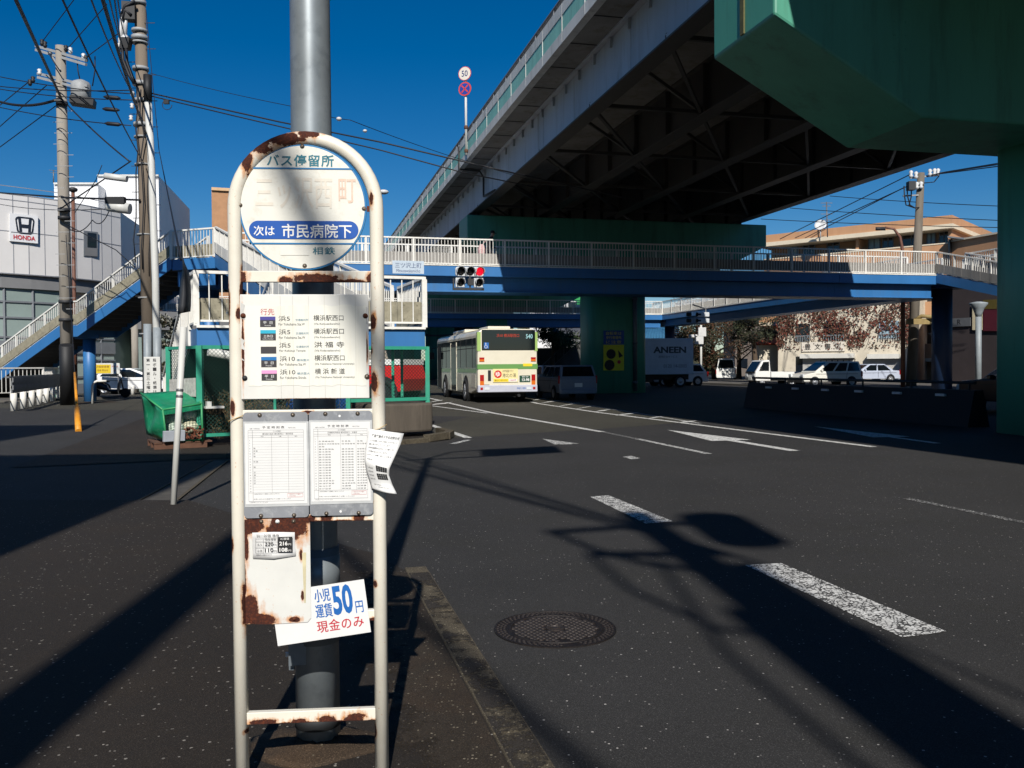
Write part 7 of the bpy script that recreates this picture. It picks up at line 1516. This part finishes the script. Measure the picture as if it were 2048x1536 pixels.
# poster on the pier column
c = R(16.35, 43.62, 0); po = thing('poster_board', 'blue and yellow warning poster on the face of the pier column', 'poster', c)
def onC(u, v, o=.02): d = ray(u, v); n_ = -(R(0, 1) - R(0, 0)); p0 = R(16, 43.68) + n_ * o; k = (p0 - V3(0, 0, CAMZ)).dot(n_) / d.dot(n_); return V3(0, 0, CAMZ) + d * k
n_ = -(R(0, 1) - R(0, 0))
b = MB(); b.prism([onC(1207, 689), onC(1248, 689), onC(1248, 661), onC(1207, 661)], n_ * -.02); b.build('upper_panel', mat('poster_blue', (30, 80, 170), .5, .05, 3), po, c)
b = MB(); b.prism([onC(1207, 741), onC(1248, 741), onC(1248, 689.5), onC(1207, 689.5)], n_ * -.02); b.build('lower_panel', mat('poster_yellow', (226, 220, 40), .5, .05, 3), po, c)
b = MB()
for v, t_ in ((666.5, '自転車は'), (675, '歩行者優先'), (684, 'に注意')): put_text(b, t_, onC(1227.5, v, .05), trt, UP, w=.85, h=.17, align='c')
b.build('lettering', mat('letter_yellow', (230, 220, 60), .5, .05, 3), po, c)
b = MB(); b.lathe(onC(1222, 708, .03), [(.26, 0), (.26, .01)], 14, axis=n_, sm=False); b.lathe(onC(1219, 730, .03), [(.28, 0), (.28, .01)], 14, axis=n_, sm=False); b.prism([onC(1236, 700, .03), onC(1246, 712, .03), onC(1238, 716, .03)], n_ * .01); b.build('dark_shape', M_INK, po, c)
b = MB(); b.lathe(onC(1238, 724, .03), [(.1, 0), (.1, .012)], 12, axis=n_, sm=False); b.build('red_dot', M_RED, po, c)
# median barrier with reflectors under the flyover
c = R(15.2, 22); mb_ = thing('median_barrier', 'dark concrete median barrier with small white reflectors beneath the flyover', 'barrier', c)
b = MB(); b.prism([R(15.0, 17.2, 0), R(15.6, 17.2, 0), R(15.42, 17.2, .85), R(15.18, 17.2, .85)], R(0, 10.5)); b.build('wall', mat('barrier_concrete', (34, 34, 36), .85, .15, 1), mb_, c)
b = MB(); b.tube([R(15.3, 17.3, 1.02), R(15.3, 27.6, 1.02)], .035, 8)
for k in range(6): b.beam(R(15.3, 17.5 + 2 * k, .85), R(15.3, 17.5 + 2 * k, 1.02), .04, .04)
b.build('rail', M_DARK, mb_, c)
for k in range(6): b = MB(); b.obox(R(15.1, 18.2 + 1.6 * k, .72), R(.03, 0), R(0, .16), (0, 0, .03)); b.build('reflector', M_INS, mb_, c)
# ================================================================== trees
random.seed(11)
M_BARK = mat('bark', (84, 70, 56), .9, .25, 3, bump=.4); LEAFM = {}
def leafm(c): return mat('leaf_%d_%d_%d' % c, c, .75, .25, .35)
def tree(name, label, loc, h, cr, cols, n, leaf=.2, bare=0.35, trunk=.22, low=.35, group=None):
    t = thing(name, label, 'tree', loc, 0, group); b = MB(); tips = []
    lean = Vector((random.uniform(-.3, .3), random.uniform(-.3, .3), 0))
    b.tube([(0, 0, 0), lean * .4 + V3(0, 0, h * .3), lean + V3(0, 0, h * .62), lean * 1.4 + V3(0, 0, h * .9)], [trunk, trunk * .75, trunk * .45, trunk * .12], 9)
    for k in range(16):
        f = random.uniform(low, .88); a = random.uniform(0, 6.28); o = lean * f + V3(0, 0, h * f); L = cr * random.uniform(.55, 1.05) * (1.1 - f * .5); e = o + Vector((math.cos(a) * L, math.sin(a) * L, L * random.uniform(.2, .8)))
        m = (o + e) / 2 + Vector((random.uniform(-.2, .2), random.uniform(-.2, .2), random.uniform(-.1, .25))); b.tube([o, m, e], [trunk * .3, trunk * .2, .02], 6); tips.append((o, e))
        for j in range(4): g = random.uniform(.35, 1); s_ = o + (e - o) * g; e2 = s_ + Vector((random.uniform(-1, 1), random.uniform(-1, 1), random.uniform(-.1, 1))) * cr * .28; b.tube([s_, e2], [.03, .01], 4); tips.append((s_, e2))
    b.build('trunk', M_BARK, t, recalc=False)
    if n:
        b = MB()
        cl = [(e, random.uniform(.3, .6) * cr * .55, random.randrange(len(cols))) for o, e in tips if random.random() > bare]
        for k in range(n):
            c, r, ci = random.choice(cl); d = Vector((random.gauss(0, 1), random.gauss(0, 1), random.gauss(0, .8))); d = d.normalized() * r * random.random() ** .4; p = c + d; a = Vector((random.uniform(-1, 1), random.uniform(-1, 1), random.uniform(-1, 1))).normalized() * leaf * random.uniform(.6, 1.2); q = a.orthogonal().normalized() * leaf * .5; b.k = ci if random.random() < .7 else random.randrange(len(cols)); b.poly([p - a, p + q, p + a, p - q])
        b.build('crown', [leafm(c) for c in cols], t, recalc=False)
    return t
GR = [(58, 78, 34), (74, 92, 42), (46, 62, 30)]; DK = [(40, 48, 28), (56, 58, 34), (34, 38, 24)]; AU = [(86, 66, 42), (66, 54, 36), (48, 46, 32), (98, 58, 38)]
tree('broadleaf_tree', 'round leafy green tree just right of the bus', gl(1106, 88), 6.2, 2.6, GR, 8000, .13, .15)
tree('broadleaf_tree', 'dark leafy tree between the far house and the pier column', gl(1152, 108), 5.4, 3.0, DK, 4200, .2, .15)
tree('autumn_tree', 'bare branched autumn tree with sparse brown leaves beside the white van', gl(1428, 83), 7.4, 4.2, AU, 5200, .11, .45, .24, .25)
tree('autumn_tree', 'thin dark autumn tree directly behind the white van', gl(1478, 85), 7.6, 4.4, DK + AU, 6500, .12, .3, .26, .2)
tree('palm_like_tree', 'shaggy trunked dark tree left of the ivy shop', gl(1513, 74), 5.8, 2.2, DK, 2400, .13, .2, .3, .5)
tree('autumn_tree', 'dense shrubby tree low behind the silver hatchback', gl(1402, 82), 5.0, 3.2, DK + AU, 6500, .12, .1, .2, .1)
tree('broadleaf_tree', 'small rounded bush above the right wing of the apartment block', gl(1942, 92), 12.6, 2.0, [(70, 58, 60), (60, 60, 50)], 1500, .2, .3)
tree('broadleaf_tree', 'dark shrub with pale blossoms under the middle stairs', gl(345, 37), 4.0, .7, [(60, 58, 36), (46, 50, 30), (150, 150, 140)], 1800, .09, .1, .09, .2)
tree('broadleaf_tree', 'dark tree left of the far blue house roof', gl(1240, 112), 7.5, 4.0, DK, 3000, .24, .15)
# distant wood closing the horizon
b = MB()
for k in range(16000):
    u = random.uniform(-300, 2400); Y = random.uniform(128, 160); base = gl(u, Y); hz = 4.5 + 2.2 * math.sin(u * .013) + 1.4 * math.sin(u * .041 + 2); p = base + UP * (random.random() ** .7 * max(2.0, hz)); a = Vector((random.uniform(-1, 1), random.uniform(-1, 1), random.uniform(-1, 1))).normalized() * random.uniform(.5, 1.0); q = a.orthogonal().normalized() * .5; b.k = random.randrange(3); b.poly([p - a, p + q, p + a, p - q])
wo = b.build('distant_wood', [leafm(c) for c in DK], recalc=False); struct(wo, 'stuff')
# ================================================================== the pedestrian on the footbridge
M_SKIN = mat('skin', (196, 148, 120), .6, .05, 10); M_JKT = mat('jacket_black', (26, 27, 32), .8, .12, 6); M_TRS = mat('trousers_dark', (44, 44, 52), .8, .12, 6); M_CAP = mat('cap_black', (22, 22, 26), .7, .1, 8); M_PINK = mat('patterned_cloth', (206, 170, 168), .8, .35, 18)
pf = R(8.55, 39.35, Z + .005); fx = trt                              # walking to the right along the deck
pp = thing('person', 'person in a black cap and dark jacket walking right along the footbridge', 'person', pf, TH)
def skin_mesh(name, joints, edges, m, parent, sub=2):
    me = bpy.data.meshes.new(name); me.from_pydata([j[0] for j in joints], edges, []); o = bpy.data.objects.new(name, me); COL.objects.link(o); o.parent = parent
    sk = o.modifiers.new('skin', 'SKIN'); 
    for v, j in zip(me.skin_vertices[0].data if me.skin_vertices else [], joints): v.radius = (j[1], j[1])
    return o, me
def skinned(name, joints, edges, mats, parent, assign):
    me = bpy.data.meshes.new(name); me.from_pydata([j[0] for j in joints], edges, []); o = bpy.data.objects.new(name, me); COL.objects.link(o)
    o.modifiers.new('skin', 'SKIN'); sv = me.skin_vertices[0].data
    for i, j in enumerate(joints): sv[i].radius = (j[1], j[1] if len(j) < 3 else j[2])
    sv[0].use_root = True
    s_ = o.modifiers.new('sub', 'SUBSURF'); s_.levels = 2; s_.render_levels = 2
    dg = bpy.context.evaluated_depsgraph_get(); m2 = bpy.data.meshes.new_from_object(o.evaluated_get(dg)); bpy.data.objects.remove(o)
    m2.materials.clear()
    for m in mats: m2.materials.append(m)
    for p in m2.polygons: p.material_index = assign(p.center); p.use_smooth = True
    ob = bpy.data.objects.new(name, m2); COL.objects.link(ob); ob.parent = parent; return ob
J = [((0, 0, .88), .13), ((.03, 0, 1.08), .135), ((.08, 0, 1.30), .15), ((.12, 0, 1.43), .07), ((.16, 0, 1.52), .085), ((.19, 0, 1.60), .09), ((.17, 0, 1.66), .06),
     ((0, -.09, .84), .1), ((.16, -.09, .48), .068), ((.22, -.09, .09), .045), ((.32, -.09, .045), .04),
     ((0, .09, .84), .1), ((-.06, .09, .48), .068), ((-.3, .09, .14), .045), ((-.24, .09, .05), .04),
     ((.08, -.19, 1.36), .065), ((.0, -.24, 1.12), .05), ((.18, -.22, .95), .038), ((.25, -.21, .92), .03),
     ((.08, .19, 1.36), .065), ((.12, .24, 1.1), .05), ((.3, .2, 1.0), .038), ((.37, .19, .99), .03)]
Eg = [(0, 1), (1, 2), (2, 3), (3, 4), (4, 5), (5, 6), (0, 7), (7, 8), (8, 9), (9, 10), (0, 11), (11, 12), (12, 13), (13, 14), (2, 15), (15, 16), (16, 17), (17, 18), (2, 19), (19, 20), (20, 21), (21, 22)]
def asg(c):
    if c.z > 1.46: return 0
    if c.x > .2 and c.z > .85 and c.z < 1.05: return 0
    if c.z < .1: return 3
    return 1 if c.z > .86 else 2
skinned('body', J, Eg, [M_SKIN, M_JKT, M_TRS, M_PVC], pp, asg)
b = MB(); b.loft([[(.175 + .105 * f * math.cos(a), .1 * f * math.sin(a), z) for a in [k * math.pi / 7 for k in range(14)]] for f, z in ((1.0, 1.62), (1.03, 1.68), (.85, 1.73), (.3, 1.75))], True); b.prism([(.24, -.07, 1.63), (.37, -.045, 1.61), (.37, .045, 1.61), (.24, .07, 1.63)], (0, 0, .014)); b.build('cap', M_CAP, pp)
for s in (-1, 1): b = MB(); b.ball((.262, s * .035, 1.585), .012, .012, .009, 8, 6); b.build('eye', M_CAP, pp)
b = MB(); b.ball((.285, 0, 1.555), .018, .012, .02, 8, 6); b.build('nose', M_SKIN, pp)
for hx, hy, hz_, sd2 in ((.25, -.21, .92, -1), (.37, .19, .99, 1)):
    for k in range(4): b = MB(); y = hy + (k - 1.5) * .017; b.tube([(hx + .01, y, hz_), (hx + .05, y, hz_ - .015), (hx + .075 - .006 * abs(k - 1), y, hz_ - .045)], [.009, .008, .006], 6); b.build('finger', M_SKIN, pp)
    b = MB(); b.tube([(hx - .01, hy - sd2 * .03, hz_), (hx + .035, hy - sd2 * .045, hz_ - .02)], [.01, .007], 6); b.build('thumb', M_SKIN, pp)
b = MB(); b.loft([[(-.33 + .16 * f * math.cos(a), .02 + .12 * f * math.sin(a), z) for a in [k * math.pi / 6 for k in range(12)]] for f, z in ((.75, .52), (1.0, .6), (1.05, .85), (.85, 1.02), (.5, 1.1))], True); b.tube([(-.3, .1, 1.08), (-.1, .17, 1.3), (.07, .15, 1.4)], .018, 6)
ob = b.build('patterned_bag', M_PINK, None); ob.location = pf; ob.rotation_euler = (0, 0, TH); tag(ob, 'pink and white patterned bag slung behind the walking person', 'bag')
